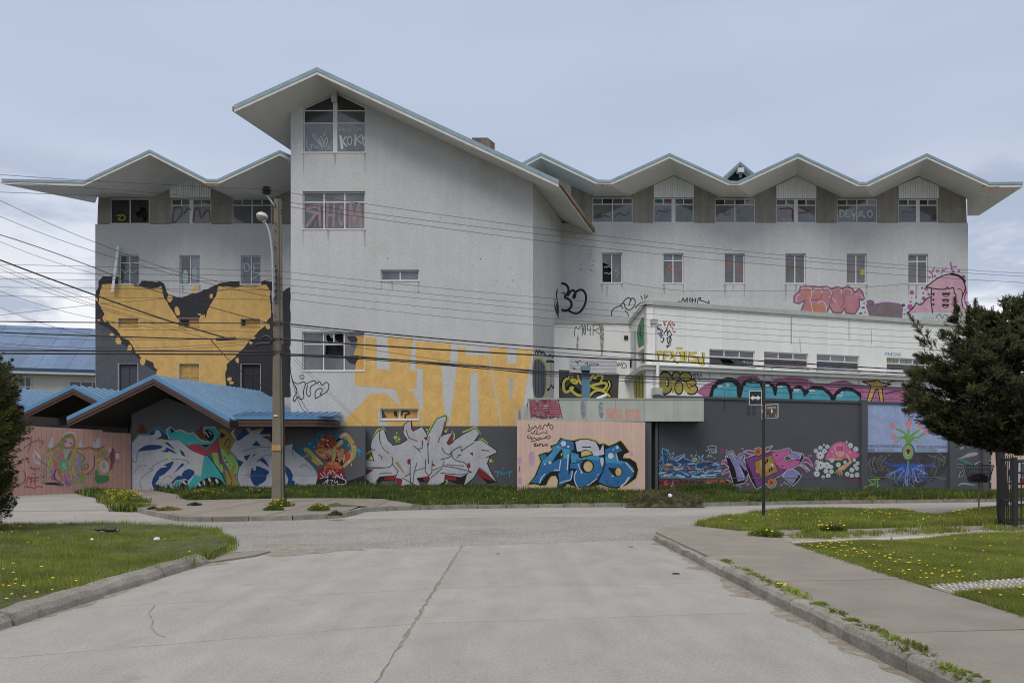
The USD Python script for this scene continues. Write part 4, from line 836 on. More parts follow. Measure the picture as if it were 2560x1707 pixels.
mural(pq, gar, 'graffiti', 'red and gold crab painted over a blue glow with a white tag', '''
z D
s #1f7290 -40,700 60,540 250,500 450,350 520,230 700,180 900,200 960,300 900,420 1100,330 1250,600 1480,640 1480,800 1000,800 500,800 250,820 120,760
p #241f29 480,1200 700,1100 1050,1160 1100,1330 1500,1200 1500,1600 380,1600
p #7f1d27 470,1060 620,1030 800,1060 1010,1050 1070,1160 1050,1300 900,1230 700,1210 490,1300
q #a9432a 390,660 500,560 520,420 600,380 720,330 840,380 880,470 880,560 1040,620 1200,720 1220,820 1080,950 960,1000 880,900 700,880 560,860 480,760
q #3d1d1c 560,860 700,880 900,900 960,1000 1060,960 1000,880 900,780 700,860
q #b57f30 400,660 560,600 780,620 760,760 700,850 560,830 460,740
q #c6a594 570,720 680,650 780,640 760,740 680,730
q #962427 540,560 700,480 830,460 870,520 700,580 580,620
q #b4483a 880,640 1000,700 1180,740 1080,860 920,820
k 50 #a04121 600,300 650,390
k 50 #a04121 765,270 735,370
''' + dabs(3, 70, ['#c98a35', '#7d2724', '#c6a594', '#b4482a', '#3d1d1c', '#d0b07a', '#8d2a22'], [(640, 640, 230, 190), (700, 520, 150, 120), (1050, 760, 150, 130), (700, 420, 140, 60)], 70, 26) + dabs(4, 24, ['#c7b98a', '#7d6a3a', '#8d5a30', '#bfb494'], [(300, 740, 150, 90), (930, 620, 90, 160), (820, 740, 50, 150)], 60, 18) + dabs(5, 26, ['#2b93b5', '#1f5f80', '#3ba3b8'], [(250, 560, 160, 90), (950, 330, 160, 120), (1340, 700, 120, 90), (480, 330, 90, 90)], 26, 26) + '''c #b5b6bb 700,445 28,22 605,420 26,26
c #201a20 715,440 12 620,425 12
q #a39a4c 150,640 200,590 270,600 380,720 600,950 560,990 430,870 300,820 210,730
k 22 #7d2724 210,690 330,810
q #ad9a50 300,840 430,870 540,1000 420,960
k 16 #b9b4a4 440,800 610,970
q #b3a566 860,560 970,420 1030,430 1030,520 900,600
q #aaa05c 790,600 860,560 890,640 850,880 790,940 780,760
q #9c8a50 960,640 1040,600 1040,740 960,900 900,880
k 36 #201a20 890,450 980,390
l 110 #a58d48 1020,340 1090,310 1170,420 1250,540 1275,650 1240,790
k 80 #b9a2ab 985,360 1060,310
k 18 #201a20 1240,525 1290,515
k 70 #b58e5c 1220,840 1100,950 1050,1000
q #b05524 600,990 700,900 850,880 950,930 1010,1030 980,1080 780,1060 620,1040
q #bf832f 690,930 850,910 920,960 760,990
''' + dabs(6, 40, ['#b05524', '#d09a44', '#7d1c26', '#962427', '#c06a34'], [(800, 1000, 190, 80), (760, 1110, 240, 60)], 60, 22) + dabs(7, 16, ['#c9b27a', '#8a7434', '#b5a0a8'], [(1170, 430, 80, 120), (1230, 650, 40, 120), (1150, 900, 80, 70)], 50, 18, (40, 110)) + '''
k 14 #beb4c4 530,1160 600,1230
k 14 #beb4c4 600,1130 650,1210
k 14 #beb4c4 680,1190 740,1110 760,1180
k 16 #beb4c4 790,1080 850,1170 930,1210
k 14 #beb4c4 580,1390 690,1290 660,1370
k 14 #beb4c4 700,1290 690,1370
k 14 #beb4c4 740,1310 800,1300 770,1370
k 14 #beb4c4 830,1300 850,1370 900,1320 905,1390
l 20 #beb4c4 905,1395 1040,1400 1090,1370 1090,1310 1030,1280 880,1220
k 14 #beb4c4 1030,1280 985,1160 960,1230
l 16 #beb4c4 560,1470 660,1400 860,1410 890,1430
k 14 #beb4c4 640,1250 700,1215 690,1265
k 14 #beb4c4 530,1270 620,1240
k 14 #beb4c4 800,1240 870,1215 850,1270
''', clip=box(pq.uv(740, 0)[0], 0.2, gx1 - .02, gz - .02), off=0.007)
mural(pB, block, 'graffiti', 'silver arrow-letter graffiti with red and black shadows', '''
z E
l 34 #9fb02c 550,560 640,370 680,325 720,350 770,295 800,370
k 34 #9fb02c 1640,420 1800,130 1985,50 2040,110 1990,260
k 26 #9fb02c 2120,380 2165,440 2150,560
z F
k 30 #9fb02c 1080,390 1330,290 1410,420
k 26 #9fb02c 1400,530 1460,525 1560,610
c #9fb02c 1620,950 34 1665,970 12 740,370 28 775,330 13 370,345 22 905,500 16
z E
c #a5b72c 1010,495 38 1080,530 25 1035,410 18 1030,565 18 1075,585 12 1070,470 10
p #b5b83c 480,920 540,850 580,950
k 30 #a09a3c 400,850 520,760
p #19171d 20,1310 300,1170 430,1090 600,1100 470,1190 380,1260 180,1400
p #831b1d 300,1190 430,1115 580,1110 460,1190 330,1210
l 14 #9fb02c 90,1340 180,1410 300,1290
l 14 #9fb02c 340,1260 370,1240 385,1320
p #19171d 380,1260 480,1330 650,1470 450,1500 420,1400
p #19171d 620,1500 640,1330 720,1240 1010,1220 1000,1340 760,1340 680,1400
p #831b1d 780,1320 850,1240 1010,1240 985,1330
p #831b1d 1050,1500 1030,1290 1150,1290 1110,1500
p #831b1d 1190,1500 1290,1380 1310,1500
p #19171d 1400,1290 1640,1220 1690,1360 1500,1370
p #831b1d 1530,1260 1640,1230 1670,1350 1580,1350
p #19171d 1950,1210 2280,1260 2440,1200 2350,1440 2200,1400 1980,1320
p #831b1d 1950,1225 2200,1265 2200,1345 1980,1310
k 14 #9fb02c 1980,1320 2030,1340 1995,1430
z F
p #831b1d 2640,1090 2970,1360 2800,1380 2590,1200
p #831b1d 1380,1070 1720,1360 1560,1390 1330,1200
p #19171d 1450,1280 1740,1370 1560,1400
p #831b1d 1490,770 1740,780 1470,900
p #19171d 1620,830 1745,775 1480,900
p #831b1d 1190,1280 1290,1130 1260,1290 1100,1500 1060,1520
z E
k 30 #19171d 20,1270 190,880 600,960 545,800 520,690 550,550 680,360 690,380 770,325 860,560 960,655 1100,630 1240,550 1165,400 1185,240 1310,150 1350,380 1530,290 1600,400 1630,480 1820,140 1980,75 2010,110 1930,460 2130,400 2010,590 2050,650 2130,610 2160,560 2350,430 2580,320 2650,420 2540,580 2680,540 2980,750 2990,790 2740,900 2850,880 2800,1000 2860,1150 2990,1370 2650,1080 2540,1280 2350,1440 2420,1200 2290,1270 1980,1220 1970,1370 1720,1500
p #a6a8b0 20,1270 190,880 600,960 545,800 520,690 550,550 680,360 690,385 770,325 860,560 960,655 1100,630 1240,550 1165,400 1185,240 1310,150 1350,380 1530,290 1600,400 1630,480 1820,140 1980,75 2010,110 1930,460 2130,400 2010,590 2050,650 2130,610 2160,560 2350,430 2580,320 2650,420 2540,580 2680,540 2980,750 2990,790 2740,900 2850,880 2800,1000 2860,1150 2990,1370 2650,1080 2540,1280 2350,1440 2420,1200 2290,1270 1980,1220 1960,1360 1720,1500 1600,1500 1690,1300 1660,1250 1420,1290 1510,1470 1440,1480 1330,1380 1330,1500 1310,1480 1290,1400 1120,1470 1150,1310 1010,1280 1010,1230 700,1260 630,1340 650,1480 400,1280 400,1250 480,1200 590,1120 420,1110 40,1300
p #831b1d 1310,160 1355,300 1350,380 1310,320
p #831b1d 1170,420 1250,540 1200,560
p #831b1d 1560,500 1630,470 1640,560 1600,550
p #831b1d 1990,110 1985,200 1930,460 1900,460
p #831b1d 2010,600 2120,440 2100,560 2040,650
q #831b1d 1240,920 1300,910 1290,1030 1240,1020
p #831b1d 1730,1000 1800,1040 1740,1060
q #831b1d 2400,1000 2470,990 2480,1060 2450,1120
p #831b1d 2460,800 2530,780 2525,860
l 17 #19171d 690,380 700,560 760,720 880,805
l 20 #6e6f78 710,600 770,720 850,780
l 17 #19171d 520,690 560,740 610,735
k 15 #19171d 680,830 745,880 735,930
l 17 #19171d 940,870 970,1000 880,1100 420,1090
l 20 #74757e 330,1110 440,1075 850,1085
k 15 #19171d 1370,660 1440,720 1500,790
k 17 #19171d 1540,560 1530,710 1450,720
k 17 #19171d 1640,600 1655,1000
k 14 #19171d 1635,490 1670,470 1660,650
l 16 #19171d 1915,690 1960,790 2080,850 2100,770 2280,670
k 15 #19171d 1930,460 1880,490 1850,590
l 16 #19171d 2100,850 2040,900 1900,925
k 15 #19171d 1600,930 1590,1150 1660,1250 1720,1180 1730,950
k 16 #19171d 1300,920 1295,1250 1320,1490
l 14 #19171d 1430,990 1370,1200 1350,1400
k 13 #19171d 1390,1150 1600,1090
k 13 #19171d 1740,1140 1950,1050 1960,950
k 20 #5c5d66 2010,1025 2350,1055
k 16 #19171d 2290,670 2300,760 2400,690 2540,600
l 16 #19171d 2100,780 2130,900 2220,960 2380,980 2450,1140
k 16 #19171d 1960,1050 2200,1090 2500,1170 2290,1230 1900,1190
k 15 #19171d 1010,1270 1060,1150 960,1030
k 15 #19171d 1200,1260 1300,1200
k 15 #19171d 1150,1290 1420,1440
k 14 #19171d 1700,1290 1930,1090
l 26 #74757e 700,1210 780,1190 940,1195
k 14 #19171d 1440,570 1270,500 1215,350
k 13 #19171d 2230,840 2290,830 2200,900
k 16 #19171d 2700,740 2840,760
k 26 #74757e 2650,1080 2830,1220
q #97804d 980,910 1100,1010 1180,1180 1190,1220 1080,1100 1000,1000
q #b7a9a2 980,910 1040,960 1000,990
z F
k 24 #1d8ba2 1700,1165 1805,1165
k 24 #1d8ba2 1755,1165 1755,1255
k 22 #1d8ba2 1810,1180 1830,1220 1850,1185 1870,1215
k 20 #1d8ba2 1880,1200 1950,1200
k 22 #1d8ba2 1960,1165 2040,1165
k 22 #1d8ba2 1990,1165 1990,1265
k 10 #1d8ba2 1865,1150 1865,1080
''', off=0.009, clip=box(gx1 * YB / Yq - .7, 0.2, 1.2, 30))
yel = mural(pB, block, 'block_letters', 'huge yellow roller-painted block letters', '''
z 5
p #d3a856 650,742 808,757 808,995 915,1003 888,760 905,752 1092,760 1062,1003 1120,1010 1115,1140 1075,1140 1165,1330 1145,1445 905,1445 820,1300 820,1445 550,1445 580,1370 760,1190 880,1180 1000,1290 950,1150 640,1125 640,950 655,850
p #d3a856 1112,785 1385,800 1370,960 1310,970 1325,1290 1350,1445 1160,1445 1170,1290 1165,1000 1110,990
p #d3a856 1440,825 1500,830 1495,890 1670,890 1690,1000 1770,1445 1600,1445 1590,1020 1535,1025 1530,1445 1370,1445 1430,980
p #d3a856 1680,835 1820,830 1820,955 1890,955 1890,845 2015,845 1960,1150 1940,1290 1880,1310 1880,1445 1780,1445 1700,1000
p #a3a5ab 1830,1065 1870,1065 1855,1235 1845,1235
''', cut=unary_union([box(wb['yellow'][0] - .04, wb['yellow'][1] - .06, wb['yellow'][2] + .04, wb['yellow'][3] + .02), box(wb['broken'][0] - .04, wb['broken'][1] - .06, wb['broken'][2] + .0, wb['broken'][3])]), clip=box(-20, pB.uv(0, 1064.7)[1], 1.0, 30))
wp5 = Plane((0, YB + .14))
mural(wp5, block, 'paint_on_panes', None, '''
z 5
p #c2963f 640,745 712,735 712,1003 640,1003 650,960 630,900 640,860 660,800
p #34343a 575,745 640,742 662,760 660,785 610,790 590,770
p #34343a 560,905 600,895 670,890 668,920 640,960 600,950
z 5
p #3b3c44 850,1312 888,1370 852,1372
q #2b2a30 945,1315 970,1330 965,1375 940,1350
l 12 #2b2a30 1000,1350 1010,1318 1050,1320 1068,1345 1030,1345 1030,1375
''', off=0.002)
pP4 = Plane((0, YB + .141))
mural(pP4, block, 'scratched_words', 'pale scrawled words on the gable panes', '''
z k
k 60 #c8d9d5 1090,990 1130,1280
k 40 #b8c9c7 1220,1010 1130,1110 1240,1230
c #b0bfc1 1315,1100 65,120
c #6b6d75 1315,1100 40,85
k 45 #b4c4c4 1455,960 1450,1210
k 38 #abb9bb 1590,970 1470,1070 1600,1160
k 32 #b4c3c4 1610,960 1640,1080 1690,980
k 28 #b4c3c4 1630,1070 1665,1220
k 16 #b4bebf 1070,860 1070,790 1130,790
k 14 #b4bebf 1070,825 1115,820
l 14 #b4bebf 1140,800 1155,860 1180,800
l 14 #b4bebf 1250,800 1200,800 1205,860 1255,855
k 14 #b4bebf 1295,790 1290,865
k 14 #b4bebf 1350,790 1300,830 1360,860
k 14 #b4bebf 1410,770 1440,820 1480,775
k 14 #b4bebf 1440,820 1470,880
c #b4bebf 1525,820 30,35
c #666a72 1525,820 15,20
l 14 #b4bebf 1575,790 1580,855 1620,860 1635,785
l 18 #a5b8b8 260,1040 245,1180 300,1340 370,1340 370,1180 420,1200
l 22 #a5b8b8 590,1190 460,1060 400,960 450,930 520,1040 650,1290
l 20 #a5b8b8 650,1280 570,1050 600,980 650,1060 690,1260 740,1250 790,1040 720,1030 680,1180
l 14 #a5b8b8 440,1250 480,1210 580,1230 560,1280 460,1270
k 14 #a5b8b8 740,800 690,980
k 12 #a5b8b8 650,890 680,980 745,940
k 12 #a5b8b8 890,1110 770,1290 890,1240
k 12 #a5b8b8 770,1290 890,1320
l 26 #676b62 1040,440 1100,330 1140,460 1190,350 1250,460 1300,340 1380,350 1420,460 1480,330 1530,460 1600,360 1640,480
''', off=0.002)
mural(pP4, block, 'scratched_words', 'pink mirrored letters on the panes of the wide window', '''
z 4
k 22 #8b787c 265,1290 345,1180
l 30 #8b787c 375,1125 280,1140 270,1165 365,1185
k 22 #8b787c 365,1120 372,1290
k 20 #8b787c 430,1115 425,1290
k 20 #8b787c 480,1115 475,1290
k 24 #8b787c 430,1200 480,1200
c #8b787c 538,1205 26,82
c #65636c 538,1205 10,52
k 26 #8b787c 598,1290 606,1120 640,1255 672,1120 690,1290
k 5 #5b3f47 265,1140 380,1120 385,1290 355,1290 350,1200 300,1295
k 5 #5b3f47 415,1110 405,1295
k 5 #5b3f47 590,1115 585,1295
''', off=0.002)
mural(pB, block, 'graffiti', 'thin black outline throw-up beneath the broken window', '''
z 5
c #23242a 232,1057 19
c #a5a7ad 232,1057 14
l 7 #23242a 165,1095 200,1115 245,1090 262,1110 240,1170 250,1220 215,1235 200,1200 170,1260 162,1220 200,1170 175,1120
l 7 #23242a 262,1110 330,1080 345,1110 290,1130 300,1220 260,1190 275,1120
l 7 #23242a 335,1225 330,1170 370,1140 395,1160 365,1195 400,1190 335,1225
l 7 #23242a 345,1110 370,1085 385,1130 420,1090 444,1120 430,1170 395,1190
''')
mural(pS, block, 'graffiti', 'grey blob throw-up with a yellow rim on the return wall', '''
z M
q #b3a63c 52,650 120,635 190,660 240,730 248,1000 225,1160 180,1172 60,1172
q #5a5f6d 62,690 120,660 185,690 228,760 236,1000 212,1140 180,1172 64,1172
k 8 #26272e 100,700 95,1150
k 8 #26272e 135,690 140,1150
k 8 #26272e 175,720 180,1150
k 8 #26272e 205,760 205,1120
l 8 #2a2b30 240,700 300,690 380,720 382,1000 370,1060 345,1000 330,1060 305,990 280,1060 250,1070
k 6 #2a2b30 300,700 300,980
k 6 #2a2b30 340,710 340,1000
l 9 #2a2b30 95,590 110,540 130,600 150,545 170,600 195,560 230,620
l 7 #2a2b30 270,640 290,600 320,650 340,600
''')
mural(pS, block, 'graffiti', None, '''
z c
l 9 #2b2c31 545,95 535,140 550,200 530,250 545,310 560,250 540,180 555,330
l 7 #2b2c31 525,180 520,260 560,280
''')
# left wing painting
cutL = unary_union([box(r[0] - .03, r[1] - .05, r[2] + .03, r[3] + .02) for r in srL])
mural(pW, lw, 'wall_painting', 'huge yellow shape edged in black with dark grey below', '''
z 2
p #303035 735,1215 735,400 760,320 800,295 860,290 990,290 995,315 1070,350 1090,315 1230,320 1262,350 1300,430 1400,440 1500,415 1690,345 1720,325 1850,320 1858,345 2015,345 2020,315 2100,315 2112,640 2175,420 2245,370 2245,1215
p #4e525b 735,640 850,680 930,780 1050,900 1110,960 1215,1010 1200,1215 735,1215
p #cfa452 780,340 910,332 1000,345 1240,368 1280,470 1330,560 1375,615 1390,662 1540,662 1590,600 1620,500 1670,440 1700,360 1860,352 2060,352 2090,400 2090,600 2000,700 1930,780 1860,860 1790,930 1745,960 1740,1020 1765,1215 1150,1215 1215,1000 1170,950 1100,920 1050,870 1000,790 920,720 850,640 800,560 770,480 765,390
p #cfa452 1455,418 1500,362 1530,360 1533,388
c #cfa452 1307,450 22,34 1365,550 18,30 1630,440 16,17 1545,570 12,10 1565,605 18,28 820,615 20,24 765,625 14,7 915,772 24,32 995,842 20,28 1105,945 18,24 2065,660 22,22 1970,750 17,14 1945,790 14,16 1835,930 15,18 1778,1075 18,16 1790,1106 14,12 862,730 18,12 748,460 12,14
q #c3964a 1560,590 1590,560 1575,640 1545,660
''', cut=cutL, ragged_edge=.16, clip=box(pW.uv(238, 0)[0] + .01, .2, -8, zlo2))
pPL = Plane((0, YW + .141))
mural(pPL, lw, 'paint_on_panes', 'pale letters and daubs on the window panes', '''
z 2
l 9 #9fb0b8 1885,180 1890,250 1930,235 1925,185 1885,180
k 9 #9fb0b8 2012,180 1962,182 1962,255 2012,255
k 8 #9fb0b8 1962,215 2005,215
k 8 #9fb0b8 1955,300 2010,265
q #9fb3bd 1410,240 1450,225 1460,330 1410,335
q #94a5ae 1480,220 1520,205 1535,300 1490,330
l 9 #8fa1a8 925,240 950,225 960,260 1000,230 1020,260 1060,235
z 1
l 12 #8d8a28 905,1205 940,1195 975,1215 960,1240 910,1240 930,1215
l 7 #86505f 1330,1255 1335,1150 1370,1130 1410,1150 1400,1200 1340,1262
l 7 #86505f 1420,1190 1450,1140 1475,1160
l 7 #86505f 1490,1250 1500,1150 1540,1140 1545,1240 1590,1160 1620,1160 1625,1250
''', off=0.002)
# right wing wall
cutR = unary_union([box(r[0] - .03, r[1] - .05, r[2] + .03, r[3] + .02) for r in srR])
mural(pW, rw, 'graffiti', 'thick black bubble initials and a thin outlined hand', '''
z b
l 22 #24242a 572,1275 630,1285 655,1350 600,1400 660,1420 680,1480 630,1525 575,1510
l 20 #24242a 640,1385 680,1330 712,1360 700,1412 682,1400 720,1340 775,1330 808,1390 790,1480 740,1545 680,1542 640,1512
c #24242a 577,1363 10 603,1363 10
l 9 #2b2c31 1030,1568 1030,1510 1110,1470 1130,1500
l 9 #2b2c31 1110,1470 1140,1440 1150,1500 1190,1520 1235,1480 1245,1425 1205,1400 1185,1475
l 9 #2b2c31 1135,1440 1180,1395 1205,1430
l 9 #2b2c31 1240,1495 1290,1445 1335,1430
k 8 #2b2c31 1290,1390 1305,1416
k 8 #2b2c31 1327,1378 1325,1410
k 8 #2b2c31 1352,1385 1335,1407
l 8 #2b2c31 1180,1568 1170,1540 1150,1520
k 9 #2b2c31 1620,1442 1640,1438
k 9 #2b2c31 1650,1448 1668,1408 1682,1442 1704,1405 1704,1448
c #2b2c31 1730,1425 13,20
c #a3a7ac 1730,1425 6,12
k 9 #2b2c31 1752,1408 1748,1448
k 9 #2b2c31 1780,1408 1774,1448
k 9 #2b2c31 1750,1428 1778,1428
l 9 #2b2c31 1795,1450 1802,1405 1832,1408 1805,1428 1850,1435 1905,1462 1892,1430
z e
l 9 #b6bcc0 0,1345 20,1390 40,1345
l 9 #b6bcc0 70,1390 80,1345 110,1345 120,1390
l 9 #b6bcc0 150,1390 160,1345 195,1350 200,1390
l 9 #b6bcc0 230,1390 240,1345 275,1350 270,1390
l 9 #b6bcc0 300,1385 310,1350 340,1360 335,1390
''', cut=cutR)
mural(pW, rw, 'graffiti', 'pink and orange bubble lettering above the annex roof', '''
z O
p #ad747e 205,680 260,540 180,585 120,565 125,490 190,430 200,375 380,370 420,380 520,372 580,400 650,375 700,395 780,375 840,400 860,450 920,400 960,440 985,520 960,545 920,530 925,620 870,710 760,700 740,640 700,700 600,690 560,620 520,700 360,690
O 16 #70506e
q #b47459 300,560 360,600 500,600 515,690 360,690 300,640
q #b47459 230,430 330,430 320,510 250,520
q #b47459 400,460 480,520 440,560 370,540
l 9 #c9b6c2 210,410 215,388 345,388 335,500
l 9 #c9b6c2 355,440 390,395 450,400 470,455
l 9 #c9b6c2 490,400 540,390 582,440 570,480
l 9 #c9b6c2 610,420 660,390 705,420 700,465
l 9 #c9b6c2 740,410 790,390 835,430 830,465
l 9 #c9b6c2 410,580 450,550 500,570 522,640 515,690
k 8 #c9b6c2 315,510 355,690
l 8 #c9b6c2 870,470 930,468 970,512
l 8 #c9b6c2 150,560 150,490 190,470
l 8 #c9b6c2 550,500 580,500 640,570
l 10 #70506e 470,460 440,540 330,540
l 10 #70506e 590,470 560,600 550,640
l 10 #70506e 715,460 745,560 700,640
''', cut=cutR)
mural(pW, rw, 'graffiti', 'pink many-eyed face with flopping hair and purple dots', '''
z O
p #a9b4b4 1640,690 2270,680 2270,790 1640,790
c #9c4c8c 1565,447 27 1690,393 15 1705,455 14 1615,505 11 1710,520 26 1545,625 36 1550,560 15 1780,265 14 1850,243 14 1735,305 22 2075,190 20 2140,185 19 2200,255 24 1775,470 18 1740,400 24 1675,575 10 1610,470 8 1565,510 7 2235,450 14 2240,570 12 2225,490 9
p #b9909f 1515,695 1600,612 1610,560 1680,610 1740,520 1800,500 1805,410 1740,380 1890,260 2030,215 2150,240 2210,320 2220,420 2175,520 2200,640 2252,640 2252,690 1815,690
l 20 #9c4c8c 2190,280 2240,420 2200,530 2252,640
l 14 #1f1c22 1515,695 1600,620 1610,565 1680,612 1740,520 1800,500
k 14 #1f1c22 1805,405 1800,560 1820,695
l 14 #1f1c22 1740,380 1850,405 1985,410 2005,372 2005,410 2085,378 2082,462 2112,470 2100,520 2080,690
l 14 #1f1c22 1740,380 1890,260 2030,215 2150,240 2215,330 2222,420 2170,520 2195,640
l 30 #1f1c22 2040,220 2150,240 2215,310
q #1f1c22 2090,600 2150,595 2165,690 2100,690
p #1f1c22 1930,450 2040,450 2020,492 1982,506 1945,490
p #b9909f 1945,478 2025,478 1985,498
p #1f1c22 1932,527 2028,527 2012,566 1975,572 1945,560
p #b9909f 1948,550 2012,550 1978,566
p #1f1c22 1932,587 2028,587 2008,632 1972,642 1942,622
p #b9909f 1950,615 2008,615 1975,634
p #1f1c22 1805,455 1852,455 1832,492
p #1f1c22 1805,525 1847,525 1832,556
p #1f1c22 1805,582 1850,582 1832,612
l 10 #1f1c22 2125,400 2180,410 2185,480
l 14 #9c4c8c 1770,180 1810,220 1842,140
k 14 #9c4c8c 1815,220 1822,268
c #9c4c8c 1880,185 22
c #a3a7ac 1880,185 10
k 14 #9c4c8c 1930,215 1942,160 1960,190 1990,145
k 18 #9c4c8c 2040,80 2055,170
k 16 #9c4c8c 2110,130 2050,140
l 8 #26262b 1860,765 1880,718 1920,715 1928,760
l 8 #26262b 1940,765 1962,720 2002,720 2030,770
l 8 #26262b 2050,770 2082,720 2112,762
l 8 #26262b 2120,770 2142,725 2190,730 2196,765
''', cut=cutR)
mural(pW, rw, 'graffiti', 'small crate-like purple and grey throw-up with teal dots', '''
z O
p #6f6769 1010,595 1060,605 1200,575 1280,570 1420,590 1450,640 1440,760 1060,760
O 16 #8f4c8f
q #8a5a85 1003,562 1052,535 1102,560 1102,592 1060,604
O 9 #384f72
c #27495e 980,580 14,8 970,632 24,10 940,702 24,10 992,690 12,8 1460,603 24,18 1485,655 10,7 1475,712 15,8
k 12 #85607f 1100,720 1105,640
k 12 #85607f 1160,720 1165,640 1200,700
k 12 #85607f 1230,640 1235,720
k 12 #85607f 1300,720 1310,640 1370,720
''')
pPR = Plane((0, YW + .145)); pPU = Plane((0, YW + .192))
mural(pPR, rw, 'paint_on_panes', 'orange and white daubs on the small panes', '''
z b
k 14 #9a6044 1520,1150 1545,1120 1570,1160 1530,1180
k 14 #9a6044 1590,1150 1640,1190
k 12 #9a6044 1595,1200 1640,1230
k 14 #a0623f 2060,1150 2070,1095 2110,1110
k 14 #a0623f 2140,1130 2205,1170
k 14 #a0623f 2110,1200 2180,1250
l 6 #a7acb0 965,1140 975,1120 990,1140 1000,1120 1022,1140
l 6 #a7acb0 965,1190 990,1180 1005,1200 1022,1180
l 7 #8f9699 1060,1170 1075,1150 1090,1180 1075,1220
z e
k 11 #7c5d45 370,1080 400,1035 415,1080
k 10 #7c5d45 450,1090 500,1140
q #b5a33c 962,1085 1012,1075 1010,1120 975,1130
k 14 #8f6a3a 880,1105 925,1095
''', off=0.002)
mural(pPU, rw, 'paint_on_panes', 'faint coloured scrawl on the upper panes', '''
z b
l 9 #4b5a34 880,690 910,660 940,690 970,670 1010,690
l 9 #4f6036 1060,680 1100,640 1140,680 1190,650
l 8 #5f5c85 1970,660 2010,620 2050,680 2090,640
l 8 #4d8f8a 2150,640 2175,600 2165,650
l 7 #4d7f95 2160,710 2200,690 2230,710
l 6 #3d3d49 1430,660 1450,620 1500,650 1540,620
q #8a3f4d 1500,530 1560,530 1560,560 1500,560
q #2f6570 1420,530 1480,530 1480,560 1420,560
z e
l 10 #7f2f3b 300,575 410,565 400,640 420,680
l 8 #7f2f3b 450,610 560,600 470,560
q #8f959b 290,680 330,640 380,670 410,690
q #858b92 470,680 520,640 580,680
k 14 #a9b4b6 800,645 800,585 825,590 838,615 825,642 800,645
k 13 #a9b4b6 878,588 846,592 850,642 882,640
k 11 #a9b4b6 848,616 874,614
l 15 #a9b4b6 895,590 905,640 930,600 910,655
l 15 #a9b4b6 960,640 965,590 995,600 970,620 1010,645
c #a9b4b6 1050,617 25,34
c #5c5f68 1050,617 10,18
l 6 #6d3d78 1320,605 1350,595 1380,610 1410,595
''', off=0.002)
# annex
mural(pA, annex, 'graffiti', 'black arrow tag and red scribble beside the downpipe', '''
z L
l 15 #26262c 670,240 630,215 590,270 610,300 645,290 640,320 600,300
c #26262c 672,340 28,34
c #b9bcbe 672,340 14,20
k 15 #26262c 710,390 765,290 775,380
k 12 #26262c 725,350 775,345
k 15 #26262c 770,420 805,320 850,405 760,470
c #26262c 805,500 44,66
c #b9bcbe 805,500 29,50
k 15 #26262c 835,440 770,630
k 15 #26262c 758,598 772,632 830,578
k 12 #26262c 600,375 670,380 625,415 690,412 645,450 710,455 688,540
k 12 #26262c 650,508 685,548 718,480
l 14 #a5262f 700,165 745,235 718,245 705,165 760,170
k 14 #a5262f 760,290 805,170 835,260
k 12 #a5262f 770,240 830,225
l 14 #a5262f 835,205 905,205 900,250 865,225
k 14 #a5262f 850,250 890,370 920,340
k 12 #a5262f 825,155 835,160
k 12 #a5262f 862,178 872,184
''')
mural(pA, annex, 'graffiti', 'yellow letters with a halo and black edge strokes', '''
z L
c #c4b23e 990,645 72,24
c #b9bcbe 985,648 34,10
p #c4b23e 530,690 690,685 690,740 640,745 630,870 590,870 600,740 540,800
p #c4b23e 705,690 830,690 830,730 750,735 750,770 800,775 800,800 740,810 740,850 830,860 820,890 690,880
p #c4b23e 840,700 890,690 890,780 930,700 980,700 910,800 960,930 900,890 870,830 830,840
p #c4b23e 990,700 1130,690 1120,880 940,890 1000,850
p #c4b23e 1160,710 1300,700 1300,740 1210,760 1330,800 1350,890 1160,890 1170,850 1290,850 1160,800
p #c4b23e 1310,890 1400,985 1440,900 1440,720 1395,720 1385,810 1340,810
k 13 #26262c 535,690 535,800
k 13 #26262c 600,740 625,880
k 13 #26262c 710,710 690,870
k 13 #26262c 830,710 870,790 820,830
k 13 #26262c 880,860 960,910
k 13 #26262c 985,720 1010,790
k 13 #26262c 1080,720 1070,850
k 13 #26262c 1160,700 1150,880
k 13 #26262c 1310,810 1340,930
k 13 #26262c 1390,720 1430,940
''')
pA2 = Plane(pA.world([(0, 0, -0.03)])[0], (1, .31))
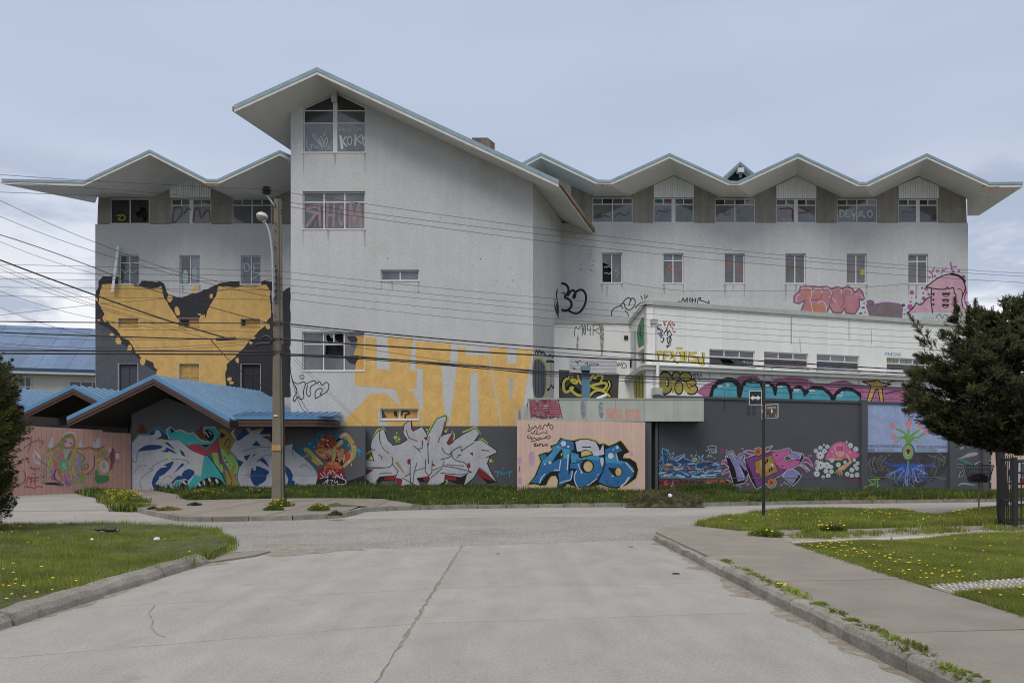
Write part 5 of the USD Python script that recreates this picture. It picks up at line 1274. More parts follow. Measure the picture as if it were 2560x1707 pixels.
mural(pA2, annex, 'graffiti', 'olive bubble letters outlined in black beside the downpipe', '''
z L
k 60 #22221f 700,1080 620,1180 610,1300 680,1420 730,1450
c #9c9032 735,1260 138,202
O 24 #22221f
c #a39a35 975,1345 75,122
O 22 #22221f
p #a39a35 865,1130 920,1200 880,1460 850,1420
c #a39a35 930,1140 72,76
O 22 #22221f
c #b5a238 1205,1375 106,92
O 22 #22221f
c #b5a238 1215,1255 70,62
O 20 #22221f
p #b5a238 1000,1140 1090,1070 1190,1130 1180,1300 1130,1450 1060,1380 1050,1220
c #b5a238 1098,1150 106,86
O 22 #22221f
l 13 #22221f 1050,1200 1110,1240 1130,1330 1180,1370
c #22221f 772,1260 34,82
c #b9bcbe 762,1262 16,56
l 13 #22221f 900,1300 950,1260 1040,1225
k 12 #22221f 925,1130 925,1180
k 12 #22221f 895,1170 970,1160
k 11 #26262c 1215,1110 1232,1132 1250,1090 1243,1165
k 11 #26262c 1295,1100 1268,1105 1265,1158 1292,1158
k 11 #26262c 1267,1128 1290,1124
k 11 #26262c 1305,1100 1318,1158 1332,1105
k 11 #26262c 1345,1160 1368,1100 1392,1160
l 9 #26262c 1290,1190 1330,1175 1320,1205 1370,1200
z N
p #b0678f 20,620 120,540 300,470 540,450 600,425 800,425 880,480 1100,455 1250,445 1450,455 1600,530 1750,530 1900,490 2000,485 2100,530 2352,560 2900,600 2900,830 2352,760 160,740 20,650
q #b9bcbe 880,470 990,460 1060,500 960,510
p #1c1c21 165,720 210,560 300,480 420,440 500,450 570,500 600,540 660,470 750,455 830,480 890,510 960,500 1030,530 1060,560 1090,515 1180,505 1250,540 1280,600 1330,560 1400,550 1460,610 1560,560 1680,560 1780,620 1830,680 1900,600 2000,565 2100,590 2200,650 2212,700 2180,790 165,740
p #3fa0b4 215,740 240,610 330,540 420,500 480,510 540,570 555,740
p #3fa0b4 597,740 640,560 700,515 780,500 850,530 890,640 890,740
p #3fa0b4 930,740 910,560 960,545 1010,570 1035,640 1040,680 1072,690 1085,600 1140,550 1210,560 1250,680 1250,740
p #3fa0b4 1290,760 1285,640 1340,590 1400,600 1430,650 1438,700 1465,690 1520,630 1600,600 1700,620 1780,690 1805,760
p #3fa0b4 1850,780 1880,690 1950,630 2030,615 2120,650 2190,710 2180,790
c #bfc3c6 325,555 40,18 425,550 28,20 690,520 30,10 950,550 35,14 1120,572 40,15 1340,612 44,18 1550,617 46,18 1920,690 44,18 1950,645 16,10
z f
p #c2a04a 985,778 1090,775 1115,757 1135,785 1225,803 1150,825 1165,960 1138,960 1115,840 1095,850 1055,960 1018,960 1060,815
O 8 #26211e
l 8 #5b3347 1195,790 1260,770 1330,775
l 8 #5b3347 1180,885 1250,855 1310,865
''', clip=box(0, zG - .3, LA, zc0 - .01))
mural(pL, annex, 'graffiti', 'green blob throw-up on the side wall', '''
z L
p #a5323c 325,90 400,115 410,540 335,600 262,640 236,500 232,360 255,240
p #389060 330,125 395,130 402,520 330,585 270,622 243,500 242,360 262,250
l 8 #1f3a2b 290,280 310,340 270,400 320,420 300,500
l 8 #1f3a2b 360,200 350,300 380,330 350,400 380,460
''')
mural(pL, annex, 'graffiti', 'yellow dripping throw-up at the foot of the side wall', '''
z L
p #9c8f2a 250,1080 350,1060 362,1600 190,1600 170,1260 200,1120
k 10 #2a2719 230,1120 225,1500
k 10 #2a2719 280,1090 285,1520
k 10 #2a2719 325,1080 330,1520
''', clip=box(0, 4.55, 5.19, zc0 - .02))
mural(pR, annex, 'graffiti', 'black spray tag high on the recessed wall', '''
z M
l 9 #2b2b30 605,370 608,310 622,230 655,285 690,235 715,225 712,358
c #2b2b30 740,288 18,66
c #b7babc 740,288 9,55
k 9 #2b2b30 776,215 778,295 812,285
k 9 #2b2b30 815,240 812,355
k 9 #2b2b30 850,355 852,215 930,218 945,255 865,290 935,340
s #8f8470 930,210 990,210 995,400 975,640 950,640
s #8f8470 640,340 665,340 655,560 630,560
l 9 #2b2b30 1155,700 1175,780 1190,700 1210,770 1230,700
l 9 #2b2b30 1225,780 1250,700 1300,770 1240,785
''')
mural(pR, annex, 'graffiti', 'yellow and black tangled graffiti on a dark red ground', '''
z M
p #4d494b 405,805 1190,860 1175,1200 405,1200
s #8d1f26 410,830 500,840 520,940 440,980 410,900
s #8d1f26 410,1000 700,1080 700,1190 410,1190
s #8d1f26 980,900 1090,900 1100,1190 1000,1190
l 66 #1a191b 450,1010 480,930 540,910 620,960 480,1100 600,1040 700,1130
l 66 #1a191b 660,890 690,980 720,1030
l 80 #1a191b 790,900 860,930 960,880 900,990 1040,970 1000,1080 860,1080 790,1150
l 60 #1a191b 1060,960 1080,1010 1030,1090 1065,1150
l 34 #c2b93a 530,915 480,935 455,1010 480,1105 540,1085 600,1035 535,1045 640,1140 710,1140
l 30 #c2b93a 580,930 640,950 640,985 590,980 560,940
l 30 #c2b93a 650,880 670,960 720,1015
l 30 #c2b93a 785,890 810,950 835,890
l 28 #c2b93a 855,880 870,935 910,870 985,880 950,965
l 32 #c2b93a 790,1030 900,990 1045,970 1000,1080 850,1040
l 30 #c2b93a 795,1160 870,1075 980,1075 1065,1150
l 18 #c2b93a 1055,955 1078,1010 1030,1085
c #c2b93a 555,895 32,19
c #4d494b 555,895 18,9
''', clip=box(2.0, 4.6, XA - .35, 9))
mural(pR, annex, 'paint_on_shutters', None, '''
z M
l 10 #8f2a33 620,690 660,740 640,700 690,690
l 9 #6b3b47 740,735 790,700 760,750 940,750 900,725 800,725
l 9 #8f2a33 570,780 620,785 590,800 640,805
l 9 #8f2a33 770,780 795,795 770,810
''', off=0.08)
pA3 = Plane(pA.world([(0, 0, -0.088)])[0], (1, .31))
mural(pA3, annex, 'paint_on_panes', 'chalky scrawl on the strip window panes', '''
z N
l 9 #8f99a3 620,240 650,225 640,250 690,230 680,265 730,240 760,262
l 9 #7a4a58 920,180 950,150 1000,170 1040,150
l 9 #6d6870 1140,150 1180,170 1220,150 1280,170
l 10 #8a3f50 1220,280 1290,260 1300,300 1380,275 1460,300
l 10 #6064a0 1650,290 1690,275 1720,310 1780,285 1810,310
l 10 #5a6350 1840,310 1900,290 1960,315 2060,300
z f
l 7 #8f9960 1200,590 1215,625 1245,610 1215,590
l 7 #8f9960 1290,590 1260,592 1260,628 1290,626
l 7 #8f9960 1310,595 1315,630 1345,615 1315,595
l 7 #8f9960 1400,595 1365,597 1367,630 1400,632
q #40587a 1420,600 1500,605 1500,635 1420,632
''', off=0.006)
text_on(pA, annex, 'f', 1172, 562, 28, 'MOMR', '#4f8fae', 135, mirror=True)
# canopy fascia
pCn = Plane((0, YC))
mural(pCn, can, 'graffiti', 'dark red scribbled letters and faded pink patches on the fascia', '''
z c
s #7f3a50 295,1070 560,1065 590,1235 300,1238
p #98606f 300,1075 350,1068 360,1120 330,1180 345,1235 300,1200
p #98606f 380,1072 420,1085 400,1150 440,1230 380,1200
p #98606f 460,1070 540,1075 580,1180 560,1235 480,1190
k 7 #8a3347 295,1090 560,1080
k 7 #8a3347 300,1110 565,1105
k 7 #8a3347 300,1130 570,1128
k 7 #8a3347 305,1150 575,1150
k 7 #8a3347 310,1170 580,1172
k 7 #8a3347 320,1190 580,1195
k 7 #8a3347 310,1210 585,1218
l 9 #5a3550 310,1225 340,1195 370,1230 400,1200 430,1235 460,1205 490,1232
k 9 #8a3347 300,1070 320,1160 310,1230
k 9 #8a3347 480,1070 490,1150
k 9 #8a3347 555,1068 590,1235
p #bd9587 980,1140 1120,1150 1130,1240 980,1240
p #bd9587 1150,1145 1280,1150 1285,1240 1160,1240
s #7f8794 750,1075 800,1075 800,1230 760,1230
s #7f8794 910,1080 960,1090 960,1230 920,1230
''', clip=box(xc0 + .01, zb_ + .01, xc1 - .01, zt_ - .04))
mural(Plane((0, 35.5)), gw, 'graffiti', 'small red, blue and white tags on the narrow pier', '''
z G
c #274f78 2245,830 26,60
p #8f3b33 2225,900 2280,900 2275,1010 2225,1020
p #7f3d3d 2230,1060 2270,1050 2265,1130 2230,1130
l 26 #a5b9c6 2265,1180 2270,1240 2225,1270
''', clip=box(a - 9, .1, b + 9, 3.5))
# the blue bubble letters on the gate
mural(pT, gate, 'graffiti', 'big blue bubble letters with a black drop shadow and lime rim', '''
z G
q #b58fae 60,690 130,690 130,790 60,790
q #b58fae 240,600 350,580 330,830 260,840
q #b58fae 60,1020 130,1010 130,1140 70,1140
q #b58fae 1940,600 2010,590 2000,670 1940,680
l 9 #bbb0b2 850,310 900,285 960,300
l 9 #bbb0b2 860,340 920,315 980,345
l 9 #bbb0b2 1160,270 1240,245 1330,270
l 9 #bbb0b2 1160,310 1250,285 1350,320
l 9 #bbb0b2 2020,660 2120,720 2150,860
l 9 #bbb0b2 2040,640 2150,700 2170,800
l 10 #bbb0b2 1950,1180 2080,1080 2110,1150 1980,1200
l 10 #bbb0b2 660,400 740,360 690,420
p #b3aa30 185,1160 340,1000 405,830 430,760 395,640 530,590 600,590 625,560 590,495 720,445 775,325 860,375 1000,395 1110,362 1250,362 1390,400 1440,450 1510,442 1600,480 1700,445 1790,395 1850,455 1965,600 1860,650 1845,685 1960,700 2065,775 2102,900 2065,1050 1910,1165 1720,1240 1590,1215 1450,1165 1370,1185 1180,1228 1040,1200 900,1155 830,1235 705,1235 725,1080 690,1020 630,1025 575,1110 550,1180 440,1182 350,1155 230,1172
p #17181d 235,1150 350,1000 420,830 450,760 410,650 530,605 580,610 640,560 610,500 720,460 780,360 850,390 1000,410 1110,380 1250,380 1380,420 1430,470 1510,460 1600,500 1700,460 1790,410 1830,455 1940,600 1850,640 1830,700 1950,710 2050,780 2085,900 2050,1040 1900,1150 1720,1220 1600,1200 1450,1150 1370,1170 1180,1215 1050,1190 900,1140 820,1220 720,1220 740,1080 700,1000 620,1010 560,1100 540,1160 440,1165 360,1140
p #1a659c 280,1110 380,990 440,830 470,760 430,660 530,630 550,680 500,740 650,580 640,510 730,470 790,380 1000,430 1010,560 960,590 930,700 910,1000 960,900 1000,920 960,1080 880,1110 750,1180 760,1070 740,960 770,930 620,930 540,990 440,1130
p #2a86b0 500,740 650,590 640,520 740,480 830,530 770,600 660,740 560,790 470,790
p #2f93ac 820,540 940,560 930,690 830,720
p #17181d 800,550 825,690 670,760 610,815 720,640
p #17181d 440,1160 540,990 620,935 600,1010 540,1160
p #b3aa30 780,640 812,610 805,680
p #b9b8c8 1030,430 1110,400 1240,395 1370,430 1420,520 1440,590 1500,460 1515,640 1350,680 1300,600 1200,570 1120,590 1060,590
p #1a659c 960,600 1090,640 1080,700 1310,650 1500,690 1520,800 1480,930 1400,1050 1260,1170 1150,1200 1040,1170 1000,1050 1010,950 1060,880 950,880 940,800 1100,780 1080,720 950,720
p #2a86b0 960,610 1080,650 1090,700 1310,655 1480,690 1400,740 1200,720 1100,760 960,790
c #17181d 1230,840 115,112
c #b3aa30 1245,845 78,90
c #c9a08f 1235,850 55,68
p #17181d 1100,600 1200,555 1310,600 1330,650 1110,710
p #b3aa30 1130,600 1200,572 1290,600 1310,638 1130,680
p #c9a08f 1150,610 1200,588 1270,610 1150,660
k 16 #17181d 1150,520 1290,520
k 15 #17181d 1050,745 1200,740 1220,720
p #1a659c 1530,560 1740,470 1820,580 1720,620 1760,740 1900,770 2010,870 2000,1000 1900,1120 1720,1190 1560,1170 1420,1100 1500,930 1540,800
p #2a86b0 1530,690 1700,640 1760,740 1880,775 1780,800 1600,780 1540,800
q #17181d 1560,850 1680,880 1800,840 1830,950 1790,1020 1700,1010 1640,960
c #b3aa30 1755,935 52,72
c #c9a08f 1757,930 28,45
c #bcbccb 830,460 46 910,510 20 745,525 12 1625,665 48 1735,525 28 1670,560 12 515,805 15 605,780 24 1135,945 16 1245,1155 14 1655,1005 14 1410,980 10
k 18 #b9bccb 910,650 895,900
q #b9bccb 1440,700 1510,690 1500,820 1470,850
k 16 #b9bccb 1715,630 1740,740
k 26 #b9bccb 1930,1030 1870,1120 1790,1185
l 16 #b9bccb 1050,920 1010,990 1020,1110 1070,1190
l 15 #b9bccb 430,1120 460,1030 520,970
k 15 #b9bccb 680,900 760,905 785,740
l 15 #b9bccb 770,1120 880,1080 960,1075 980,920
k 20 #aab0c4 1880,780 2010,930
l 14 #b9bccb 1390,1050 1270,1140
l 14 #b9bccb 1080,800 1100,880 1140,940
l 10 #123f63 1540,1100 1600,1070 1540,1130 1650,1160
l 10 #123f63 1700,1080 1760,1110 1720,1170 1760,1090
l 12 #241d20 240,140 270,190 228,225 240,262 305,215 298,180 330,210 365,150 375,195 400,215 435,140 462,190 432,225
l 12 #241d20 475,225 520,120 560,185 598,95 560,150 640,140 662,205 622,222 598,165
l 12 #241d20 290,270 310,312 362,222 405,262 345,300 430,300 500,262 560,302 548,240
l 12 #241d20 250,320 215,350 260,382 292,330 290,405 335,350 382,402 420,350 480,392 532,340 580,392 622,340 560,320 520,380
l 12 #241d20 290,420 420,402 460,370
k 15 #241d20 330,465 372,458 340,502 378,500
k 14 #241d20 395,470 388,500 412,482
k 14 #241d20 425,502 436,460 455,478
l 14 #241d20 468,465 490,475 470,500 498,502
l 14 #241d20 525,458 512,500 538,492
c #241d20 558,482 18,20
c #c9a08f 558,482 8,10
''', off=0.004, clip=box(ga + .02, .2, gb - .02, gz1 - .1))
# boundary wall murals
mural(pG, gw, 'graffiti', 'tangled blue and bronze wildstyle lettering above a smeared colour band', '''
z H
p #1f437d 100,530 210,440 205,230 330,320 380,450 640,350 640,440 800,490 860,560 990,370 980,480 1100,490 1310,550 1290,650 1360,660 1350,700 1250,730 1250,800 950,800 850,830 640,830 480,790 220,790 125,745 200,640
O 16 #5ba3c8
q #96693c 200,560 300,520 420,540 400,585 240,625
q #96693c 170,690 400,600 560,600 640,580 590,550 640,620 560,640 400,650
p #96693c 360,490 600,390 560,445
q #96693c 870,560 960,480 1060,470 1115,530 1000,500
p #96693c 730,565 1030,650 900,645
p #b57045 700,595 840,655 700,645
p #96693c 1000,735 1180,650 1350,640 1150,700
p #96693c 260,330 290,350 380,470 340,460
p #96693c 640,680 740,780 700,790
k 24 #8fc3d8 140,725 270,710
k 24 #8fc3d8 230,770 400,745
k 26 #8fc3d8 480,755 640,800
k 26 #8fc3d8 780,790 930,790
k 26 #8fc3d8 960,765 1240,760
k 22 #8fc3d8 1210,680 1340,680
k 20 #8fc3d8 700,545 820,535
k 20 #8fc3d8 860,640 1010,650
k 18 #8fc3d8 480,500 620,390
k 18 #8fc3d8 290,550 370,555
k 18 #8fc3d8 440,650 600,640
k 18 #8fc3d8 1190,560 1290,560
k 18 #8fc3d8 730,700 860,690
''' + dabs(8, 120, ['#8fc3d8', '#5ba3c8', '#16305f', '#96693c', '#24508f', '#b57f50', '#7a5535', '#5ba3c8'], [(360, 560, 220, 150), (700, 640, 330, 110), (1060, 600, 220, 110), (420, 720, 280, 70), (980, 740, 260, 60)], 80, 13, (-40, 35)) + dabs(9, 40, ['#5ba3c8', '#8fc3d8', '#2a4f86'], [(300, 420, 150, 160), (900, 420, 160, 90), (1280, 600, 90, 110)], 50, 10, (-120, -40)) + '''c #b0b03c 838,455 48,42
c #6c7430 838,455 22,18
c #6cb0cc 320,270 14 400,400 13 150,640 12 770,375 16 850,378 16 920,400 18 1225,430 14 180,800 12 1040,800 14 345,790 16
z H
s #7b2f2a 100,850 420,845 420,1000 180,1010 100,930
s #4b2834 420,850 820,850 820,1010 450,1000
s #2a2530 760,860 1040,860 1040,990 760,990
p #b14a2e 1070,845 1390,840 1392,965 1230,980 1130,900
s #a9a6a2 1060,850 1200,850 1200,980 1060,960
s #25222a 1400,850 1580,860 1560,1020 1400,1000
''' + dabs(10, 90, ['#7b2f2a', '#2a2530', '#4b2834', '#8d3b3b', '#3b3440', '#5a3550', '#b14a2e'], [(350, 920, 260, 70), (750, 930, 300, 70), (1100, 910, 300, 60), (1480, 940, 90, 70)], 60, 34) + dabs(11, 20, ['#b9a9a0', '#6d7f9a', '#c58a70'], [(420, 970, 60, 40), (1150, 920, 120, 60), (1480, 900, 80, 50)], 36, 14) + '''
q #2150a0 1430,1040 1520,1030 1590,960 1625,1020 1580,1090 1480,1090
l 10 #a9b6c6 1085,235 1110,190 1180,182 1260,195 1272,235 1240,250 1110,250
k 10 #a9b6c6 1050,275 1085,300 1110,240
l 10 #a9b6c6 1130,270 1122,330 1158,342 1165,270
c #a9b6c6 1200,318 18,26
c #454953 1200,318 9,16
k 10 #a9b6c6 1230,340 1235,270 1262,335 1262,262
l 10 #a9b6c6 1130,370 1080,374 1125,390 1065,412
k 10 #a9b6c6 1130,412 1155,370 1178,414
''')
mural(pG, gw, 'graffiti', 'lilac letters around a pink bear-eared square face', '''
z I
p #93307a 600,340 720,310 820,340 820,395 760,390
p #93307a 1060,330 1110,250 1222,218 1120,320
p #93307a 120,600 160,530 240,550 310,650 240,640 190,580
p #93307a 130,825 200,740 310,695 315,745
p #93307a 1850,565 1920,470 2010,480 2105,660 1990,560
p #93307a 1830,630 1920,640 2030,745
O 8 #a9a7b4
p #17161c 210,440 390,1060 620,1010 700,800 640,690
p #807bb0 240,380 350,330 440,490 530,385 610,430 590,500 560,510 690,710 640,770 520,620 670,940 470,1000 400,700 330,560
O 14 #1e1a26
p #807bb0 1590,430 1640,340 1890,390 1830,515 1700,500
p #17161c 1890,390 1910,460 1830,590 1820,515
p #17161c 1450,860 1680,1070 1840,900 1810,820 1680,1040
p #807bb0 1550,740 1680,720 1812,820 1680,1040 1460,860
p #713a7b 630,500 820,430 1250,330 1330,340 1560,280 1630,310 1620,370 1450,460 1530,570 1650,520 1800,510 1840,560 1800,620 1540,720 1430,820 1280,900 1060,1030 880,1135 760,930 680,700
O 16 #231625
p #2b1426 650,520 720,680 900,1120 860,1110 740,900
p #b85593 1220,350 1330,340 1560,285 1630,310 1620,370 1450,460 1530,570 1700,512 1830,540 1800,620 1540,720 1400,690 1310,600 1280,570 1230,450
k 10 #7c2b63 1450,460 1320,560
p #997832 830,560 1200,400 1290,600 1350,770 1060,900 1000,930 940,830 870,740
O 12 #3f2a1c
q #b08a3e 930,560 1100,480 1200,620 1150,760 1020,800
c #1c1613 1115,530 20,45 1080,575 18,40 1165,742 17,42 1212,715 17,42
c #1c1613 1325,415 24,12 1450,650 24,12
c #bfc8a8 1210,605 30,20 1230,640 22,24
c #b8703e 920,345 85,84
O 11 #2a1b18
c #8d4a24 915,340 46,46
c #b8703e 1205,1010 92,98
O 11 #2a1b18
c #8d4a24 1200,1010 50,52
c #b8703e 900,745 36,70
k 18 #aaa8c8 280,390 350,370 420,500
l 16 #aaa8c8 520,680 600,860 600,950
k 14 #aaa8c8 1780,400 1850,430 1830,480
U 16 #a9a7b4
c #b04fa2 575,270 38,20 225,310 32,18 690,1045 36,30 300,870 30,38 95,670 30,25 2050,425 46,22 1985,750 46,36 1870,845 18,20 1425,1060 30,34 2160,610 34,30
c #8a2f6c 120,335 38,58
k 7 #a9a7b4 450,1075 450,1100 475,1100
k 7 #a9a7b4 490,1100 500,1070 515,1100
k 7 #a9a7b4 530,1065 530,1100 555,1100
l 9 #a9a7b4 1500,980 1470,1010 1490,1040 1520,1000 1540,1060 1560,1030 1600,1100
''')
mural(pG, gw, 'wall_painting', 'girl with pink hair resting among white daisies', '''
z J
p #304c3a 370,780 960,780 1115,760 1120,1165 130,1165 200,800
d 170,580,56 200,820,52 345,450,28 840,385,26 840,400,20 200,960,56 330,1150,46 390,1020,60 270,515,56 420,490,56 360,585,60 265,680,98 275,890,104 410,895,86 500,930,55 190,1080,76 440,1120,60 510,1030,56
d 920,465,66 1040,545,66
q #bd5d8a 365,750 440,600 480,500 560,420 680,380 790,390 870,450 930,560 1050,630 1122,620 1122,700 1000,745 860,740 380,752
q #c4739a 520,480 640,420 760,430 700,520 560,560
q #c39275 590,600 800,600 775,690 690,732 620,690
p #a64a7c 590,480 800,480 805,600 760,570 640,570 590,605
k 20 #b99b70 600,480 605,600
k 20 #b99b70 785,480 780,600
c #c5c7c4 640,632 36,20 742,630 36,20
c #33302c 650,632 14 735,630 14
q #c39275 375,755 560,730 775,755 760,785 400,785
p #c39275 800,650 860,640 965,830 780,1000 700,990 650,960 900,810
k 20 #c39275 680,970 585,1055
k 20 #c39275 680,985 635,1095
k 20 #c39275 700,990 690,1110
k 20 #c39275 725,990 742,1105
c #cf8fae 530,600 22 910,610 22 430,680 18 550,690 18
d 520,790,56 660,880,60 805,825,42 1005,780,46 1080,850,50 1020,900,45 955,995,60 1065,960,52 855,1085,60 955,1120,52 1070,1100,62
''', clip=box(0, 0, pG.uv(2149, 1100)[0] - .01, 9))
text_on(pG, gw, 'J', 805, 1265, 75, 'ROLLSKUN', '#96345c', 300)
sky_y = ' '.join(['160,52 1500,62 1500,850 160,845'])
mural(pG, gw, 'wall_painting', 'green bulb plant with a heart and blue roots under a pale blue sky', '''
z K
p #8ea1c9 160,52 1505,62 1505,850 160,845
s #a0a8bb 160,60 620,60 600,400 160,380
p #403f45 165,848 1505,853 1510,1000 1440,1180 1240,1330 1100,1430 700,1420 420,1320 220,1150 190,950
l 12 #77777d 240,950 200,1040 260,1150
l 12 #77777d 300,930 250,1030 330,1180
l 10 #6c6c72 420,900 330,990 370,1120
l 10 #77777d 560,880 450,960 400,1080
l 10 #77777d 1180,900 1330,930 1440,1010
l 10 #77777d 1380,880 1470,950 1420,1070
l 12 #6c6c72 1250,1040 1330,1120 1280,1230
l 10 #77777d 480,1250 600,1290 700,1260
l 12 #77777d 1300,1250 1400,1290 1470,1280
l 12 #5b5b60 600,1380 700,1280 760,1260
l 12 #5b5b60 1240,1390 1130,1290 1080,1260
p #2a50a0 800,1040 900,1040 1040,1035 1200,1060 1290,975 1240,1080 1100,1092 1000,1085 1180,1200 1100,1180 1205,1370 1050,1230 960,1130 990,1350 900,1150 870,1410 842,1180 800,1390 780,1200 640,1360 720,1180 500,1235 700,1085 560,1085 420,980 600,1045
''' + dabs(12, 90, ['#6d6d73', '#55555b', '#333338', '#7f7f86', '#2d2d32', '#5b5048'], [(420, 1030, 230, 170), (1250, 1020, 230, 160), (820, 1330, 420, 80)], 110, 9) + dabs(13, 60, ['#3b63b5', '#1f418c', '#6f8fd0', '#54719f'], [(700, 1170, 170, 110), (1000, 1150, 190, 110), (850, 1200, 90, 170)], 120, 8, (60, 140)) + '''k 8 #8fa5d2 840,1080 800,1300 830,1400 860,1100
k 8 #8fa5d2 920,1120 1000,1330 960,1300
k 8 #8fa5d2 760,1110 580,1190 520,1215
k 8 #8fa5d2 960,1100 1150,1200 1080,1190
k 8 #8fa5d2 780,1150 680,1300
k 8 #8fa5d2 1000,1080 1090,1060
k 30 #628f3c 850,940 852,1070
c #443f80 857,850 108,145
c #76a03c 850,846 88,124
c #a9aeb6 850,840 44,64
q #82202c 815,800 850,788 892,810 880,862 850,900 820,852
p #65983a 820,715 800,640 760,625 650,620 650,600 780,590 800,560 740,530 660,480 648,450 760,490 810,540 835,570 838,465 872,465 875,570 1025,475 1055,490 920,590 1010,600 1095,525 1115,560 1020,622 930,632 1030,690 1008,695 930,652 890,715
k 14 #65983a 740,620 670,670
c #c87b86 605,418 52 600,597 50 742,432 18 1040,430 46 1155,520 50 650,690 22 1050,695 22
c #8ea1c9 650,410 26,24 572,598 22,16
q #c87b86 808,372 850,312 912,330 912,400 872,478 820,432
k 16 #76a52c 180,1275 280,1375 205,1392
k 16 #76a52c 235,1292 385,1285
k 12 #76a52c 310,1290 310,1390
k 12 #76a52c 350,1290 345,1420 380,1380
''', clip=box(pG.uv(2164, 1100)[0] + .01, 0.2, pG.uv(2369, 1100)[0] - .01, zG - .14))
for x, y, h, s, c, w in ((165, 768, 42, 'LA MAPU SE DEFIENDE CONTRA EL', '#2b2e38', 585), (165, 835, 42, 'PROGRESO', '#2b2e38', 140), (340, 835, 40, 'DESTRUCTIVO', '#64823e', 268), (985, 782, 42, 'DESTRUCCION OBTENDRAN', '#2b2e38', 500), (985, 835, 38, 'LA TIERRA BROTARA', '#64823e', 340)):
    text_on(pG, gw, 'K', x, y, h, s, c, w, off=0.0065)
mural(pG, gw, 'graffiti', 'white and teal outlined leaves', '''
z K
q #8e9297 1610,985 1720,930 1860,850 1990,850 1990,900 1820,930
q #34786f 1650,970 1780,960 1880,1040 1990,1060 1990,1100 1800,1030
p #a7abb0 1605,1055 1690,1038 1800,1085 1700,1095
p #26272c 1625,1056 1690,1046 1780,1085 1700,1088
p #a7abb0 1795,1095 1690,1200 1670,1280 1750,1210
p #26272c 1785,1105 1700,1205 1685,1260 1745,1205
q #6f8f8c 1640,1420 1700,1340 1850,1350 1990,1400 1860,1390 1720,1370
q #3c7f74 1800,750 1860,760 1840,790
q #83878c 1670,720 1760,660 1800,760 1700,830
z w
q #a7abb0 300,108 420,150 470,260 400,220
q #26272c 320,120 410,160 450,240 390,200
q #a7abb0 200,400 330,340 500,320 560,390 420,400
q #1f2024 230,400 340,350 500,332 545,385 420,392
q #2a2e40 330,760 420,720 570,670 580,740 420,800
q #a7abb0 480,660 580,630 590,670 500,690
''', clip=box(pG.uv(2386, 1100)[0] + .01, 0.2, s_end, 4))
mural(pG, pe, 'graffiti', 'white, grey and red angular lettering on the pink wall', '''
z w
p #b4b2b8 770,330 840,330 1200,330 1200,690 800,690 780,560
p #53565f 830,340 960,340 940,660 800,660
p #1d1c22 840,330 870,340 800,600 770,600
p #53565f 1000,380 1100,380 1060,640 980,560
p #8c2127 970,620 1200,610 1200,700 980,690
p #1d1c22 800,690 1200,700 1200,730 800,720
p #b4b2b8 520,600 590,640 580,680 520,660
''', clip=box(s_end + .02, .2, s_end + 12, 3.3))
